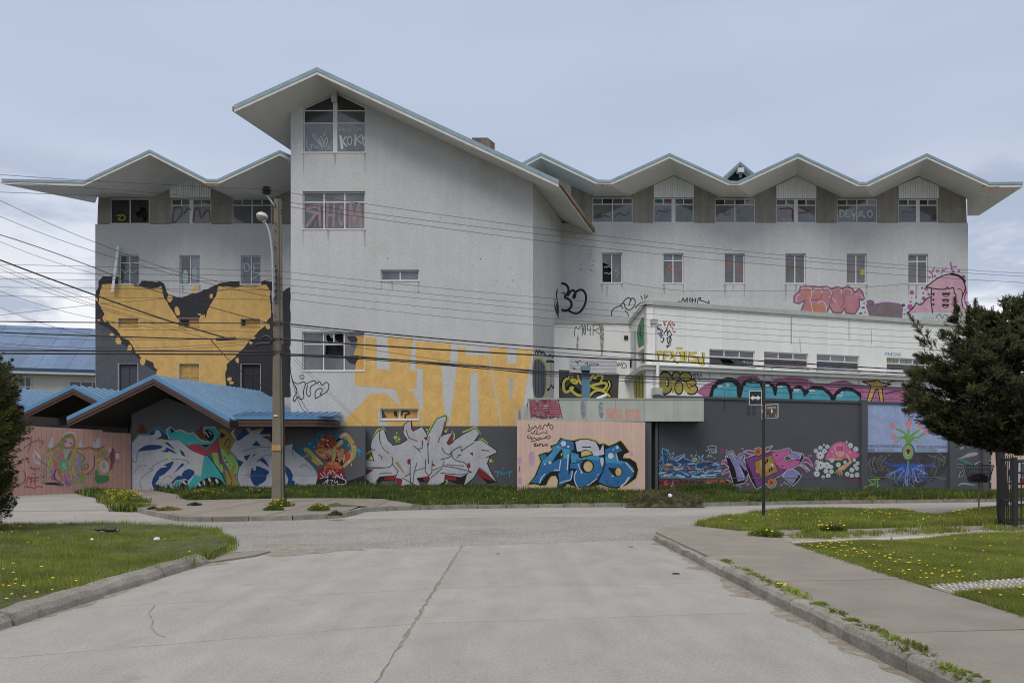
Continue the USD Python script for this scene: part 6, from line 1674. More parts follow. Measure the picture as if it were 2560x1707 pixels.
# pink fence figure
mural(pF, fence, 'wall_painting', 'long-haired figure with flowing yellow, green and violet locks', '''
z A
l 14 #6b4560 370,430 450,410 560,390 620,420 600,480
l 14 #6b4560 370,430 380,320
l 14 #6b4560 370,440 300,640
l 14 #6b4560 370,440 230,550
l 12 #6b4560 500,400 530,330
c #5a3f63 295,755 30 320,820 20
q #a6a0a6 400,640 440,640 450,780 560,830 590,870 470,870 410,800
q #b5aea8 420,560 480,620 580,740 550,760 470,690
q #a9a6ad 700,560 720,450 790,310 825,400 790,510 850,490 800,550
q #a9a6ad 1290,530 1330,430 1360,320 1370,460 1420,530
q #a9a6ad 1580,520 1590,380 1630,480 1660,340 1730,360 1720,530 1650,550
q #aba9ae 960,330 1060,230 1200,220 1260,300 1240,420 1000,420
q #7d7443 640,590 780,540 900,470 970,350 1060,260 1180,250 1240,330 1250,480 1240,560 1000,560 900,540 760,600
q #9b7c45 660,620 800,580 920,520 970,560 840,620 760,690 680,680
q #b08790 1020,400 1080,350 1190,340 1200,470 1120,530 1030,520
q #8d6b8c 1020,400 1060,380 1080,430 1030,480
c #6c4f73 1055,410 24,16 1150,450 26,18
q #a85a55 760,900 800,680 900,590 980,640 1000,780 900,800 860,900 960,1000 880,990
q #4f8f6a 900,820 1000,740 1120,760 1110,1000 980,1010 900,940
q #6fae7c 960,860 1050,830 1080,950 1000,980
q #6fa090 1040,600 1120,540 1160,620 1100,800 1000,720
q #9b4f4a 1060,780 1150,560 1180,640 1110,790
q #9fa23a 690,860 780,660 800,700 740,830 800,950 720,920
q #7a9a3c 1130,800 1190,580 1240,760 1220,1000 1260,1200 1180,1020
q #b09a3c 1160,900 1200,880 1230,1080 1290,1260 1200,1120
q #8f8f40 1220,480 1280,600 1420,700 1440,780 1380,860 1340,760 1240,660
q #8378a0 1270,700 1340,680 1400,760 1340,880 1400,1000 1290,960
q #5268a8 1260,1020 1340,1060 1300,1130
q #a8944a 1340,880 1420,820 1500,880 1490,960 1380,960
c #7a6a5a 1440,890 44,40
c #b8a04f 1445,890 22,20
l 20 #7a4046 1270,550 1400,560 1520,520 1640,580 1740,550 1810,500
l 26 #a07a52 1290,570 1420,580 1520,545 1640,610 1740,575
l 14 #5f3238 1250,610 1400,690 1430,760 1350,850 1360,940 1450,965 1510,900 1470,850
l 14 #5f3238 1610,690 1620,880 1560,1000 1450,1060
l 22 #b06a44 1280,990 1360,1040 1480,1080 1590,1030
q #6f9a3c 1290,1260 1340,1130 1480,1010 1440,1130 1360,1240
q #86508f 760,1160 790,1000 870,960 830,1100 880,1190
q #a05a44 890,1000 950,1010 1000,1090 930,1160
q #8a4f90 990,1060 1100,1130 1170,1280 1040,1290
q #b0703c 1060,1040 1150,1060 1280,1260 1200,1240
''' + dabs(14, 120, ['#8f7a3c', '#6f9a4c', '#8a5a94', '#b0803c', '#a05a54', '#5f8f7a', '#b59a70', '#7d6aa0'], [(900, 800, 160, 330), (1200, 900, 200, 280), (1050, 1100, 200, 130), (800, 620, 160, 90)], 130, 14, (50, 130)) + dabs(15, 90, ['#4f9a4a', '#3f7f3a', '#b59a35', '#7d3c52', '#b8b0aa', '#8f4a5a'], [(1750, 1100, 150, 130), (1940, 760, 90, 260), (1780, 700, 120, 110)], 50, 12) + dabs(16, 50, ['#6b4560', '#8f7a94', '#5f7a64', '#a08a90'], [(480, 500, 170, 160), (620, 900, 60, 240), (600, 1140, 110, 110)], 60, 11) + '''l 14 #2c2a38 860,970 820,1080 870,1180 1010,1270
p #2b2a2c 600,1240 700,1220 860,1215 1010,1280 700,1262
q #3f7f4a 1620,960 1680,970 1690,1090 1880,1070 1920,1170 1780,1240 1620,1230
q #b3a6a6 1710,880 1760,790 1860,790 1910,900 1880,1030 1770,1040
c #8f9a70 1795,890 40,70
q #b59a35 1630,760 1750,740 1740,820 1650,830
c #87903c 1775,640 80,90
c #a8685a 1775,640 46,52
c #b3a04a 1945,1100 36,50
q #7d3c52 1900,680 1980,500 2020,680 2000,860 1900,1040 1940,840
q #b8b5aa 2020,650 2090,630 2110,740 2040,760
q #b8b5b5 1860,580 1950,560 1940,640
l 12 #7d3c52 2010,620 2080,640 2130,610
l 12 #7d3c52 2010,780 2110,830
k 12 #4b3350 345,940 380,910 390,970 430,930 450,990 490,930 540,950 520,990
l 18 #a3262e 270,1250 320,1080 340,1170 390,1110
k 18 #a3262e 350,1150 520,1110
k 16 #a3262e 380,1130 370,1260
k 16 #a3262e 450,1130 440,1250
k 14 #a3262e 360,1200 520,1180
l 16 #a3262e 240,1310 330,1280 290,1330 380,1300 420,1340 500,1290 600,1310
l 14 #a3262e 390,1060 430,1030 460,1070
l 16 #5b4a78 230,990 270,1080 250,1190 150,1270
''', off=0.006)

r_ = np.random.default_rng(12); ch = []
for z, x0, x1, y0, y1, n in (('4', 820, 2000, 1120, 1560, 9), ('5', 900, 1950, 20, 420, 9)):
    for _ in range(n): ch.append((z, r_.uniform(x0, x1), r_.uniform(y0, y1), r_.uniform(2, 7), r_.uniform(1, 4)))
mural(pB, block, 'chips', 'small dark chips knocked out of the wall face', '\n'.join(f'z {z}\nc #4a4a4d {x:.0f},{y:.0f} {a:.1f},{b:.1f}' for z, x, y, a, b in ch), off=.0025, cut=cutB.buffer(.1))
mural(pW, rw, 'chips', 'cluster of dark chips in the wall beside the first small window', '\n'.join(f'z b\nc #4a4a4d {r_.uniform(745, 890):.0f},{r_.uniform(960, 1185):.0f} {r_.uniform(2, 9):.1f},{r_.uniform(2, 6):.1f}' for _ in range(16)), off=.0025)

mural(pG, gw, 'patched_vent', 'faint painted-over vent grid on the grey wall', """
z N
p #3c414b 672,825 728,825 728,885 672,885
p #3c414b 748,825 800,825 800,885 748,885
p #3c414b 672,895 728,895 728,958 672,958
p #3c414b 748,895 800,895 800,958 748,958
""")
part(gw, 'hanging_wire', tube(pG.world([(*pG.uv(1811, 975), .03), (*pG.uv(1811, 1024), .03)]), .012, 5), M_black)
mural(pA, annex, 'cracks', 'thin dark cracks in the white panels', """
z f
k 6 #55585a 393,240 393,465
k 4 #8a8c88 1062,345 1062,470
k 4 #8a8c88 875,260 875,430
k 5 #9a9a92 465,420 470,530
""")

def streaks(plane, parent, rects, seed, colour):
    """Faint rain runs below the sill ends of the windows."""
    r = np.random.default_rng(seed); g = []
    for x0, z0, x1, z1 in rects:
        for x in (x0 + .02, x1 - .02, r.uniform(x0, x1)):
            l, w = r.uniform(.35, 1.25), r.uniform(.03, .09); g.append(Polygon([(x - w, z0 - .06), (x + w, z0 - .06), (x + w * .6, z0 - l * .6), (x + w * .15, z0 - l), (x - w * .3, z0 - l * .7)]))
    part(parent, 'rain_streaks', plane.flat(unary_union(g), .0022), paint(colour, True), kind='stuff')
streaks(pB, block, [wb[k] for k in ('top', 'three', 'slit')], 1, '#a2a2a1'); streaks(pW, rw, srR, 2, '#9fa0a0'); streaks(pW, lw, srL[:3], 3, '#9fa0a0'); streaks(pA, annex, wA, 4, '#b4b6ae')
from scipy.interpolate import PchipInterpolator

# ---------------------------------------------------------------- utility pole with lamp
PY = 26.6; ux = lambda u: P(u, 0, PY)[0]; vz = lambda v: P(0, v, PY)[2]
pole = thing('utility_pole', 'tall tapering concrete utility pole with a street lamp and many cables', 'utility pole', (ux(692), PY, 0.12))
def taper(cx0, cx1, z0, z1, w0, w1, d0, d1, y):
    def ring(cx, w, d, z):
        c = min(w, d) * .12; return [(cx + a * w / 2 - s * (c if abs(q) else 0), y + b * d / 2 - t * c, z) for a, b, s, t, q in ((-1, -1, -1, 0, 1), (1, -1, 1, 0, 1), (1, -1, 0, -1, 0), (1, 1, 0, 1, 0), (1, 1, 1, 0, 1), (-1, 1, -1, 0, 1), (-1, 1, 0, 1, 0), (-1, -1, 0, -1, 0))]
    return hexa(ring(cx0, w0, d0, z0), ring(cx1, w1, d1, z1))
part(pole, 'shaft', taper(ux(694), ux(692), 0.05, vz(499), .345, .155, .30, .17, PY), M_pole)
part(pole, 'shaft_flange', taper(ux(708), ux(700.5), 0.05, vz(499), .10, .055, .20, .12, PY + .02), mat('pole_side', (0.15, 0.135, 0.115), 0.95, 0.12, 3.0), 'narrow side rib of the pole')
for v in (518, 562, 579, 622, 668, 758, 790): part(pole, 'bolt', bx(ux(691) - .012, ux(691) + .012, PY - .17, PY - .1, vz(v + 1), vz(v - 1)), M_black)
part(pole, 'insulator_bracket', tube([P(686, 515, PY), P(667, 488, PY)], 0.03, 6), M_galv)
m = trimesh.creation.revolve(np.array([[0, 0], [.07, 0], [.17, .06], [.10, .10], [.18, .15], [.11, .2], [.15, .25], [0, .3]]), sections=14); m.apply_translation(P(666.5, 487, PY)); part(pole, 'insulator', m, M_black)
for v in (524, 533): part(pole, 'side_insulator', tube([P(700, v, PY), P(704, v, PY)], .05, 8), M_black)
for k, v in enumerate((677, 694, 710, 727, 744)):
    part(pole, 'spool_insulator', tube([P(690.5, v - 2.5, PY - .22), P(690.5, v + 2.5, PY - .22)], .045, 8), M_black)
part(pole, 'rack', bx(ux(690.5) - .02, ux(690.5) + .02, PY - .20, PY - .15, vz(748), vz(672)), M_galv)
arm = chaikin([(683, 745), (682, 690), (681, 640), (676, 590), (669, 566), (662, 556)], False, 2)
part(pole, 'lamp_arm', tube([P(u, v, PY - .25 - .9 * (1 - i / (len(arm) - 1)) * 0) for i, (u, v) in enumerate(arm)], 0.032, 8), M_galv)
def lamp_blob(c, rx, ry, rz, lo, hi, tilt):
    m = trimesh.creation.uv_sphere(1.0, count=[16, 20]); v = np.array(m.vertices); v[:, 2] = np.clip(v[:, 2], lo, hi); v *= [rx, ry, rz]
    a = math.radians(tilt); v = np.column_stack([v[:, 0] * math.cos(a) + v[:, 2] * math.sin(a), v[:, 1], -v[:, 0] * math.sin(a) + v[:, 2] * math.cos(a)]) + c
    return trimesh.Trimesh(v, m.faces, process=False)
c = P(655, 541.5, PY - .25)
head = part(pole, 'lamp_head', lamp_blob(c, .205, .17, .15, -0.05, 1, 12), mat('lamp_shell', (0.46, 0.47, 0.49), 0.4, 0.05), smooth=40)
part(head, 'lamp_bowl', lamp_blob(c - np.array([0, 0, .015]), .185, .155, .15, -1, 0.0, 12), mat('lamp_glass_dull', (0.26, 0.23, 0.15), 0.25, 0.1), smooth=40)
part(pole, 'lamp_socket', tube([P(662, 556, PY - .25), P(657, 548, PY - .25)], .06, 8), M_galv)
part(pole, 'yellow_band', bx(ux(683) , ux(705), PY - .165, PY - .15, vz(1126), vz(1112)), paint('#b08748')); part(pole, 'number_plate', bx(ux(688), ux(697), PY - .165, PY - .15, vz(1041.5), vz(1037.5)), M_frame)
cond = chaikin([(706, 860), (708, 960), (710, 1100), (709, 1180), (712, 1240), (716, 1262)], False, 2)
part(pole, 'cable_conduit', tube([P(u, v, PY - .05) for u, v in cond], 0.035, 6), M_cable)
for v in (806, 812, 848, 880): part(pole, 'strap', bx(ux(682), ux(708), PY - .17, PY - .155, vz(v + 1.2), vz(v - 1.2)), M_black)
q = chaikin([(655, 845), (668, 838), (682, 852), (672, 860), (655, 858), (640, 862)], False, 2)
part(pole, 'cable_coil', tube([P(u, v, PY - .3) for u, v in q], .05, 6), M_cable, 'tangle of spare cable at the left of the pole')

# ---------------------------------------------------------------- cables: (label, points on the picture, depth at the left, depth at the right, radius)
def cable(label, z, st, y0, y1, r, name='overhead_cable'):
    p = pts(z, st); us = np.array([q[0] for q in p]); n = 24
    t = np.linspace(us[0], us[-1], n); vs = PchipInterpolator(us, [q[1] for q in p])(t)
    Y = np.interp(t, [us[0], us[-1]], [y0, y1]); solo(name, tube([P(u, v, y) for u, v, y in zip(t, vs, Y)], r, 4), M_cable, label, 'cable', 'cables strung across the street on the pole')
T_, H_ = 0.0065, 0.024
RT = [('top wire from the pole head insulator across the gable to the right edge', 'S', '667,474 728,483 1440,581.8 1900,632.6 2560,683.6', T_ * 1.2), ('second wire from the pole head running below the top one to the right', 'S', '700,503 728,507 1440,596 1860,640 2560,691', T_ * 1.2),
      ('third wire from the pole head, lowest of the upper trio on the right', 'S', '700,514 728,518 1440,612.5 1900,660 2560,706.7', T_ * 1.2),
      ('thin wire from the topmost spool of the pole rack over the white annex', 'S', '692,677 1240,733.7 1391,747 1900,787 2560,826', T_), ('thin wire from the second spool of the pole rack over the annex', 'S', '692,694 1240,751 1900,805 2560,842', T_), ('thin wire from the third spool of the pole rack over the annex', 'S', '692,710 1240,764 1900,820.7 2560,856', T_),
      ('thin wire from the fourth spool of the pole rack over the annex', 'S', '692,727 1240,784 1900,836 2560,870', T_), ('thin wire from the lowest spool of the pole rack over the annex', 'S', '692,744 1240,804 1900,851.5 2560,884', T_),
      ('thick upper cable sloping right across the broken window top', 'S', '690,806 1240,858.5 1440,873 1900,902 2560,941', H_), ('thick middle cable sloping right across the strip windows', 'S', '690,847 1240,882 1440,892.7 1900,914.7 2560,950', H_ * 1.15),
      ('thinner cable between the two thick cables on the right', 'S', '690,811 1240,868 1900,918 2560,952', H_ * .5), ('thick low cable sloping right across the annex arches', 'S', '690,884 893,893 1440,933 1900,952.5 2560,985', H_ * 1.2),
      ('second low cable bundled just under the thick low one', 'S', '690,888 893,897 1440,938.5 1900,958 2560,990', H_ * .7), ('third low cable sagging just below the bundle on the right', 'S', '893,890 1240,924 1440,945 1900,967 2560,998', H_ * .5), ('thin low wire crossing the painted arches on the right', 'S', '880,866 1440,941 1900,979 2560,1010', T_ * 1.2)]
for l, z, st, r in RT: cable(l, z, st, PY - .1, 33.0, r)
LT = [('top wire from the left edge to the pole head insulator', 'S', '0,437 207,450.8 666,473', T_ * 1.2), ('second wire from the left edge passing under the left eave to the pole', 'S', '0,480.5 300,492 690,509', T_ * 1.2), ('third wire from the left eave height to the pole head', 'S', '0,457 300,475 690,518', T_ * 1.1),
      ('steep thin wire from the upper left down to the pole rack', 'S', '0,501 238,606 485,690 690,727', T_ * 1.2), ('steep wire from the left crossing above the small windows', 'S', '0,541 150,600 410,680 690,745', T_ * 1.2), ('dark cable from the upper left sloping down past the first small window', 'S', '0,587 42,600 238,670 323,705 598,787.6 690,812', H_ * .55),
      ('thickest sloping cable from the left edge to the splice', 'S', '0,650 238,738 443,808.6 582,849', H_ * 1.0), ('flat thin wire at the level of the small window heads on the left', 'S', '0,661 690,677', T_), ('flat thin wire across the middle of the small left windows', 'S', '0,681 690,690', T_), ('flat thin wire near the foot of the small left windows', 'S', '0,697 690,705', T_),
      ('flat thin wire across the top of the yellow painting', 'S', '0,718 690,726', T_), ('flat thin wire lower across the yellow painting', 'S', '0,740 690,749', T_), ('flat dark cable across the slit windows of the left wing', 'S', '0,803.7 238,806 690,808', H_ * .75), ('thick flat cable running left at splice height', 'S', '0,831 238,839.5 527,847.4 690,849', H_ * .9),
      ('thick low flat cable on the left above the blue roofs', 'S', '0,876 690,878.5', H_ * 1.0), ('lowest thick flat cable on the left above the blue roofs', 'S', '9,883.5 690,886', H_ * 1.1), ('thin sloping wire crossing the left gap of sky high up', 'S', '0,604 142,657 300,700 480,735', T_), ('thin sloping wire fanning through the middle of the left sky gap', 'S', '0,664 238,752 446,807', T_),
      ('thin sloping wire just below the middle fan wire', 'S', '0,672 238,762 470,826', T_), ('thin sloping wire low in the left fan', 'S', '0,690 238,768 520,846', T_), ('thin sloping wire starting at mid height of the left edge', 'S', '0,728 238,796 400,820', T_), ('lowest thin sloping wire in the left sky gap', 'S', '0,768 238,838 330,846', T_),
      ('thin wire rising right across the left sky gap', 'S', '0,788 233,762 470,740 690,694', T_), ('thin flat wire just above the far blue roof', 'S', '0,821 238,823 690,830', T_), ('thin flat wire across the ridge of the far roof', 'S', '0,838 300,850 690,840', T_), ('thin sagging wire under the splice across the yellow painting', 'S', '0,858 300,870 690,845', T_), ('thin sagging wire just above the low flat pair', 'S', '0,868 330,876 690,853', T_)]
for l, z, st, r in LT: cable(l, z, st, 24.0, PY - .1, r)
solo('cable_splice', tube([P(541, 848, PY - .2), P(590, 846, PY - .15)], .055, 8), M_cable, 'fat black splice case hanging on the cable left of the pole', 'splice case')
cable('slanting service cable from the splice down behind the pole', 'S', '527,849 598,923 690,985', PY - .2, 34.0, H_ * .7, 'service_cable')
for k, (l, st) in enumerate((('service wire from the pole down to the porch roof, left of two', '722,888 728,940 767,1030'), ('service wire from the pole down to the porch roof, right of two', '712,860 735,960 785,1035'), ('long thin slanting wire from the pole to the grey dado', '735,898 822,985 911,1067'), ('second thin slanting wire just beside the long one', '740,896 828,983 914,1066'))):
    cable(l, 'S', st, PY, 37.2, 0.012 if k < 2 else T_, 'service_wire')
cable('thin wire sagging across the right wing under its small windows', 'S', '1556,707 1750,728 1990,726 2270,709', 43.2, 43.2, T_ * 1.5, 'facade_wire')

# ---------------------------------------------------------------- street sign
SY = 20.2; sg = thing('street_sign', 'black sign post with a two-way arrow plate and brown street-name plates', 'street sign', (P(1909, 0, SY)[0], SY, .13))
sx = P(1909, 0, SY)[0]; part(sg, 'post', tube([(sx, SY, .05), (sx, SY, P(0, 957, SY)[2])], .042, 10), mat('black_rusty_post', (0.014, 0.013, 0.013), 0.5, 0.2, 6.0, dirt=((0.10, 0.05, 0.03), 5.0, 0.63)))
def plate(plane, q, frame_c, fill, border=0.02, name='plate', label=None):
    poly = Polygon(q); h = part(sg, name, plane.slab(poly.buffer(-.02).buffer(.02), -0.004, 0.0), frame_c, label); part(h, 'face', plane.slab(poly.buffer(-border), 0.0005, 0.003), fill); return h
s0 = Plane((0, SY - .06)); wz = lambda u, v: s0.uv(u, v); M_sgw = mat('sign_white', (0.62, 0.62, 0.64), 0.5, 0.05); M_sgb = mat('sign_brown', (0.075, 0.058, 0.042), 0.5, 0.15)
a0, b0 = wz(1872.5, 1012), wz(1904.5, 976.5); h = plate(s0, [a0, (b0[0], a0[1]), b0, (a0[0], b0[1])], M_sgw, M_black, .016, 'arrow_plate')
cxp, czp, w_ = (a0[0] + b0[0]) / 2, (a0[1] + b0[1]) / 2, (b0[0] - a0[0])
arrow = [(-.42, 0), (-.16, .20), (-.16, .075), (.16, .075), (.16, .20), (.42, 0), (.16, -.20), (.16, -.075), (-.16, -.075), (-.16, -.20)]
part(h, 'arrow', s0.slab(Polygon([(cxp + x * w_, czp + y * w_) for x, y in arrow]), 0.0035, 0.005), M_sgw)
z0, z1 = P(0, 1046, SY)[2], P(0, 1011.5, SY)[2]
pl1 = Plane((sx + .03, SY - .07), (math.cos(math.radians(-48)), math.sin(math.radians(-48)))); Wd = .36
h = plate(pl1, [(0.0, z0), (Wd, z0 + .0), (Wd, z1), (0, z1)], M_sgw, M_sgb, .015, 'name_plate', 'brown street-name plate with small white writing')
def on_plate(plane, parent, s, x, z, hh):
    m = meshkit.text_mesh(s, hh, 0.001); v = np.array(m.vertices); part(parent, 'lettering', trimesh.Trimesh(plane.world(np.column_stack([x + v[:, 0], z + v[:, 1], .004 + v[:, 2]])), m.faces, process=False), M_sgw)
on_plate(pl1, h, 'HINCO', .04, z1 - .12, .055); on_plate(pl1, h, '4', .05, z0 + .04, .05); on_plate(pl1, h, '3', .27, z0 + .04, .05)
part(h, 'arrow', pl1.slab(Polygon([(.15, (z0 + z1) / 2), (.18, (z0 + z1) / 2 + .06), (.21, (z0 + z1) / 2), (.18, (z0 + z1) / 2 - .06)]), .0035, .005), M_sgw)
pl2 = Plane((sx - .03, SY - .05), (math.cos(math.radians(62)), math.sin(math.radians(62)))); pl2.o = pl2.o - pl2.a * .28
h = plate(pl2, [(0.0, z0 - .02), (.28, z0 - .02), (.28, z1 - .02), (0, z1 - .02)], M_sgw, M_sgb, .013, 'side_plate', 'brown plate with a two-way arrow seen at a slant')
part(h, 'arrow', pl2.slab(Polygon([(.14 + x * .28, (z0 + z1) / 2 + y * .28) for x, y in arrow]), .0035, .005), M_sgw)

# ---------------------------------------------------------------- iron fence and gate, litter basket
def railing(name, label, cat, a, b, z0, z1, step, rails, post_w):
    a, b = np.array(a), np.array(b); L = np.hypot(*(b - a)); d = (b - a) / L; t = thing(name, label, cat, (a[0], a[1], z0))
    for e, w in ((a, post_w[0]), (b, post_w[1])):
        if w: part(t, 'post', bx(e[0] - w / 2, e[0] + w / 2, e[1] - w / 2, e[1] + w / 2, 0.05, z1 + .04), M_black)
    for z in rails: part(t, 'rail', tube([(*a, z), (*b, z)], .02, 4), M_black)
    n = int(L / step)
    for i in range(1, n): part(t, 'bar', tube([(*(a + d * L * i / n), z0), (*(a + d * L * i / n), z1 - .03)], .010, 5), M_black)
pa, pb = G(2502, 1312, .13), G(2536, 1320.5, .13)
railing('iron_fence', 'black iron bar fence running back from the gate post', 'fence', pa, pb, .18, 1.78, .13, (.25, .72, 1.66), (.115, .0))
railing('iron_gate', 'black iron gate with close upright bars at the right edge', 'gate', pb, (pb[0] + 2.6, pb[1] + .5), .18, 1.66, .085, (.24, .66, 1.0, 1.36, 1.60), (.085, 0.07))
railing('iron_fence', 'black iron bar fence behind the gate beside the tree trunk', 'fence', (pa[0] + .02, pa[1] + .1), (pa[0] + 3.4, pa[1] + .7), .18, 1.70, .12, (.25, .72, 1.64), (0, .09))
BY = 23.3; bk_ = thing('litter_basket', 'round wire litter basket on a rusty post', 'litter basket', (P(2447, 0, BY)[0], BY, .13)); bxx = P(2447, 0, BY)[0]
part(bk_, 'post', tube([(bxx, BY, .05), (bxx, BY, P(0, 1205, BY)[2])], .024, 8), M_rust)
bz0, bz1 = P(0, 1204, BY)[2], P(0, 1163, BY)[2]; r0, r1 = .27, .40
ring = lambda r, z, n=26: [(bxx + r * math.cos(t), BY + r * math.sin(t), z) for t in np.linspace(0, 2 * math.pi, n)]
for k in range(5): f = k / 4; part(bk_, 'hoop', tube(ring(r0 + (r1 - r0) * f, bz0 + (bz1 - bz0) * f), .013 if k in (0, 4) else .007, 4, False), M_black)
for k in range(30): t = k * math.tau / 30; part(bk_, 'wire', tube([(bxx + r0 * math.cos(t), BY + r0 * math.sin(t), bz0), (bxx + r1 * math.cos(t), BY + r1 * math.sin(t), bz1)], .006, 4), M_black)
part(bk_, 'base', trimesh.Trimesh(*(lambda m: (np.array(m.vertices) + [bxx, BY, bz0 + .02], m.faces))(trimesh.creation.cylinder(r0, .03, sections=20)), process=False), M_black)
m = trimesh.creation.icosphere(3, 1.0); v = np.array(m.vertices); v *= (1 + .35 * (meshkit.fbm(v * 2.3, 3) - .5))[:, None]; v = v * [.27, .27, .12] + [bxx - .02, BY, bz0 + .12]
solo('rubbish', trimesh.Trimesh(v, m.faces, process=False), mat('dark_rubbish', (.03, .02, .018), .7, .5, 8., dirt=((.16, .02, .02), 6., .62)), 'dark rubbish lying in the wire basket', 'rubbish', smooth=True)

# ---------------------------------------------------------------- vegetation
def leaf_mat(name, c, var=0.35, trans=0.3, tip=None):
    if name in _mats: return _mats[name]
    c = np.array(c)
    _mats[name] = usdkit.material(stage, '/World/Looks/' + name, {
        'o': ('object_info', {}), 'r': ('rgb_ramp', {'ramp': [(0, tuple(c * (1 - var))), (0.6, tuple(c)), (0.9, tuple(c * (1 + var))), (1.0, tuple(tip if tip is not None else c * (1 + var)))]}),
        'g': ('geometry', {}), 'n': ('noise_texture', {'scale': 0.9, 'detail': 3.0}), 'nr': ('map_range', {'from_min': .3, 'from_max': .7, 'to_min': .72, 'to_max': 1.25}), 's': ('vector_math', {'math_type': 'scale'}),
        'p': ('principled_bsdf', {'roughness': 0.6, 'specular_ior_level': 0.3}), 't': ('translucent_bsdf', {}), 'm': ('mix_closure', {'fac': trans})},
        [('o.random', 'r.fac'), ('r.color', 's.vector1'), ('g.position', 'n.vector'), ('n.fac', 'nr.value'), ('nr.result', 's.scale'), ('s.vector', 'p.base_color'), ('s.vector', 't.color'), ('p.BSDF', 'm.closure1'), ('t.BSDF', 'm.closure2')], surface='m.closure')
    return _mats[name]
def blades(n, h, spread, w, lean=.5, seed=0):
    r = np.random.default_rng(seed); V, F_ = [], []
    for i in range(n):
        a, q = r.random() * math.tau, spread * math.sqrt(r.random()); b = np.array([q * math.cos(a), q * math.sin(a), 0]); d = r.random() * math.tau; hh = h * (.55 + .6 * r.random())
        l = np.array([math.cos(d), math.sin(d), 0]); s = np.array([-l[1], l[0], 0]) * w / 2; k = len(V); bend = lean * hh * r.random()
        V += [b - s, b + s, b + l * bend * .4 + [0, 0, hh * .6] + s * .7, b + l * bend * .4 + [0, 0, hh * .6] - s * .7, b + l * bend + [0, 0, hh]]; F_ += [[k, k + 1, k + 2], [k, k + 2, k + 3], [k + 3, k + 2, k + 4]]
    return trimesh.Trimesh(V, F_, process=False)
def rosette(n, r_, h, w, seed=0):
    r = np.random.default_rng(seed); V, F_ = [], []
    for i in range(n):
        d = r.random() * math.tau; l = np.array([math.cos(d), math.sin(d), 0]); s = np.array([-l[1], l[0], 0]) * w * (.6 + .8 * r.random()); rr = r_ * (.45 + .65 * r.random()); hh = h * (.3 + .9 * r.random()); k = len(V); b = l * r_ * .25 * r.random()
        V += [b, b + l * rr * .5 + s + [0, 0, hh * .8], b + l * rr * .5 - s + [0, 0, hh * .8], b + l * rr + [0, 0, hh]]; F_ += [[k, k + 1, k + 2], [k + 1, k + 3, k + 2]]
    return trimesh.Trimesh(V, F_, process=False)
def scatter(path, protos, pos, scale, mats_, label=None, cat=None, tilt=None, kind='stuff', org=(0, 0, 0), yaw=None, dirs=None):
    """A PointInstancer at path: protos are meshes; each position gets a random prototype, heading and size, or is turned to point along dirs."""
    pi = UsdGeom.PointInstancer.Define(stage, path); n = len(pos); r = np.random.default_rng(len(path) * 31 + n)
    rel = pi.CreatePrototypesRel()
    for i, m in enumerate(protos):
        q = f'{path}/prototype_{i:03d}'; usdkit.mesh(stage, q, m, mats_[i % len(mats_)]); rel.AddTarget(q)
    pi.CreateProtoIndicesAttr(Vt.IntArray.FromNumpy(r.integers(0, len(protos), n).astype(np.int32)))
    pi.CreatePositionsAttr(Vt.Vec3fArray.FromNumpy((np.asarray(pos, float) - np.array(org)).astype(np.float32)))
    s = np.asarray(scale, float).reshape(-1, 1) * np.ones((n, 3)); pi.CreateScalesAttr(Vt.Vec3fArray.FromNumpy(s.astype(np.float32)))
    yw = r.random(n) * math.tau
    if dirs is None: q = np.column_stack([np.cos(yw / 2), np.zeros(n), np.zeros(n), np.sin(yw / 2)])
    else:
        d = np.asarray(dirs, float); d /= np.linalg.norm(d, axis=1, keepdims=True); z = np.array([0, 0, 1.0]); ax = np.cross(z, d); w = 1 + d[:, 2:3]; q = np.column_stack([w, ax]); q /= np.linalg.norm(q, axis=1, keepdims=True) + 1e-9
        y = np.column_stack([np.cos(yw / 2), np.zeros(n), np.zeros(n), np.sin(yw / 2)])
        q = np.column_stack([q[:, 0] * y[:, 0] - q[:, 3] * y[:, 3], q[:, 1] * y[:, 0] + q[:, 2] * y[:, 3], q[:, 2] * y[:, 0] - q[:, 1] * y[:, 3], q[:, 3] * y[:, 0] + q[:, 0] * y[:, 3]])
    pi.CreateOrientationsAttr([Gf.Quath(float(a), float(b), float(c), float(e)) for a, b, c, e in q])
    key(pi.GetPrim(), label, cat, kind=kind); return pi
def sample(poly, n, seed, keep=None):
    r = np.random.default_rng(seed); x0, y0, x1, y1 = poly.bounds; import shapely
    p = np.column_stack([r.uniform(x0, x1, n * 3), r.uniform(y0, y1, n * 3)]); ok = shapely.contains_xy(poly, p[:, 0], p[:, 1]); p = p[ok]
    if keep is not None: p = p[[r.random() < keep(*q) for q in p]]
    return p[:n]
GR = leaf_mat('grass', (0.185, 0.235, 0.035), 0.35, 0.45, (0.30, 0.25, 0.08)); GD = leaf_mat('dark_weed', (0.066, 0.096, 0.022), 0.4, 0.35); GY = leaf_mat('dry_grass', (0.20, 0.19, 0.06), 0.3, 0.35)
M_yel = mat('dandelion_yellow', (0.75, 0.50, 0.01), 0.7, 0.1)
view = lambda p, m=1.12: p[np.abs(p[:, 0]) < p[:, 1] * 1280 / FPX * m + .6]
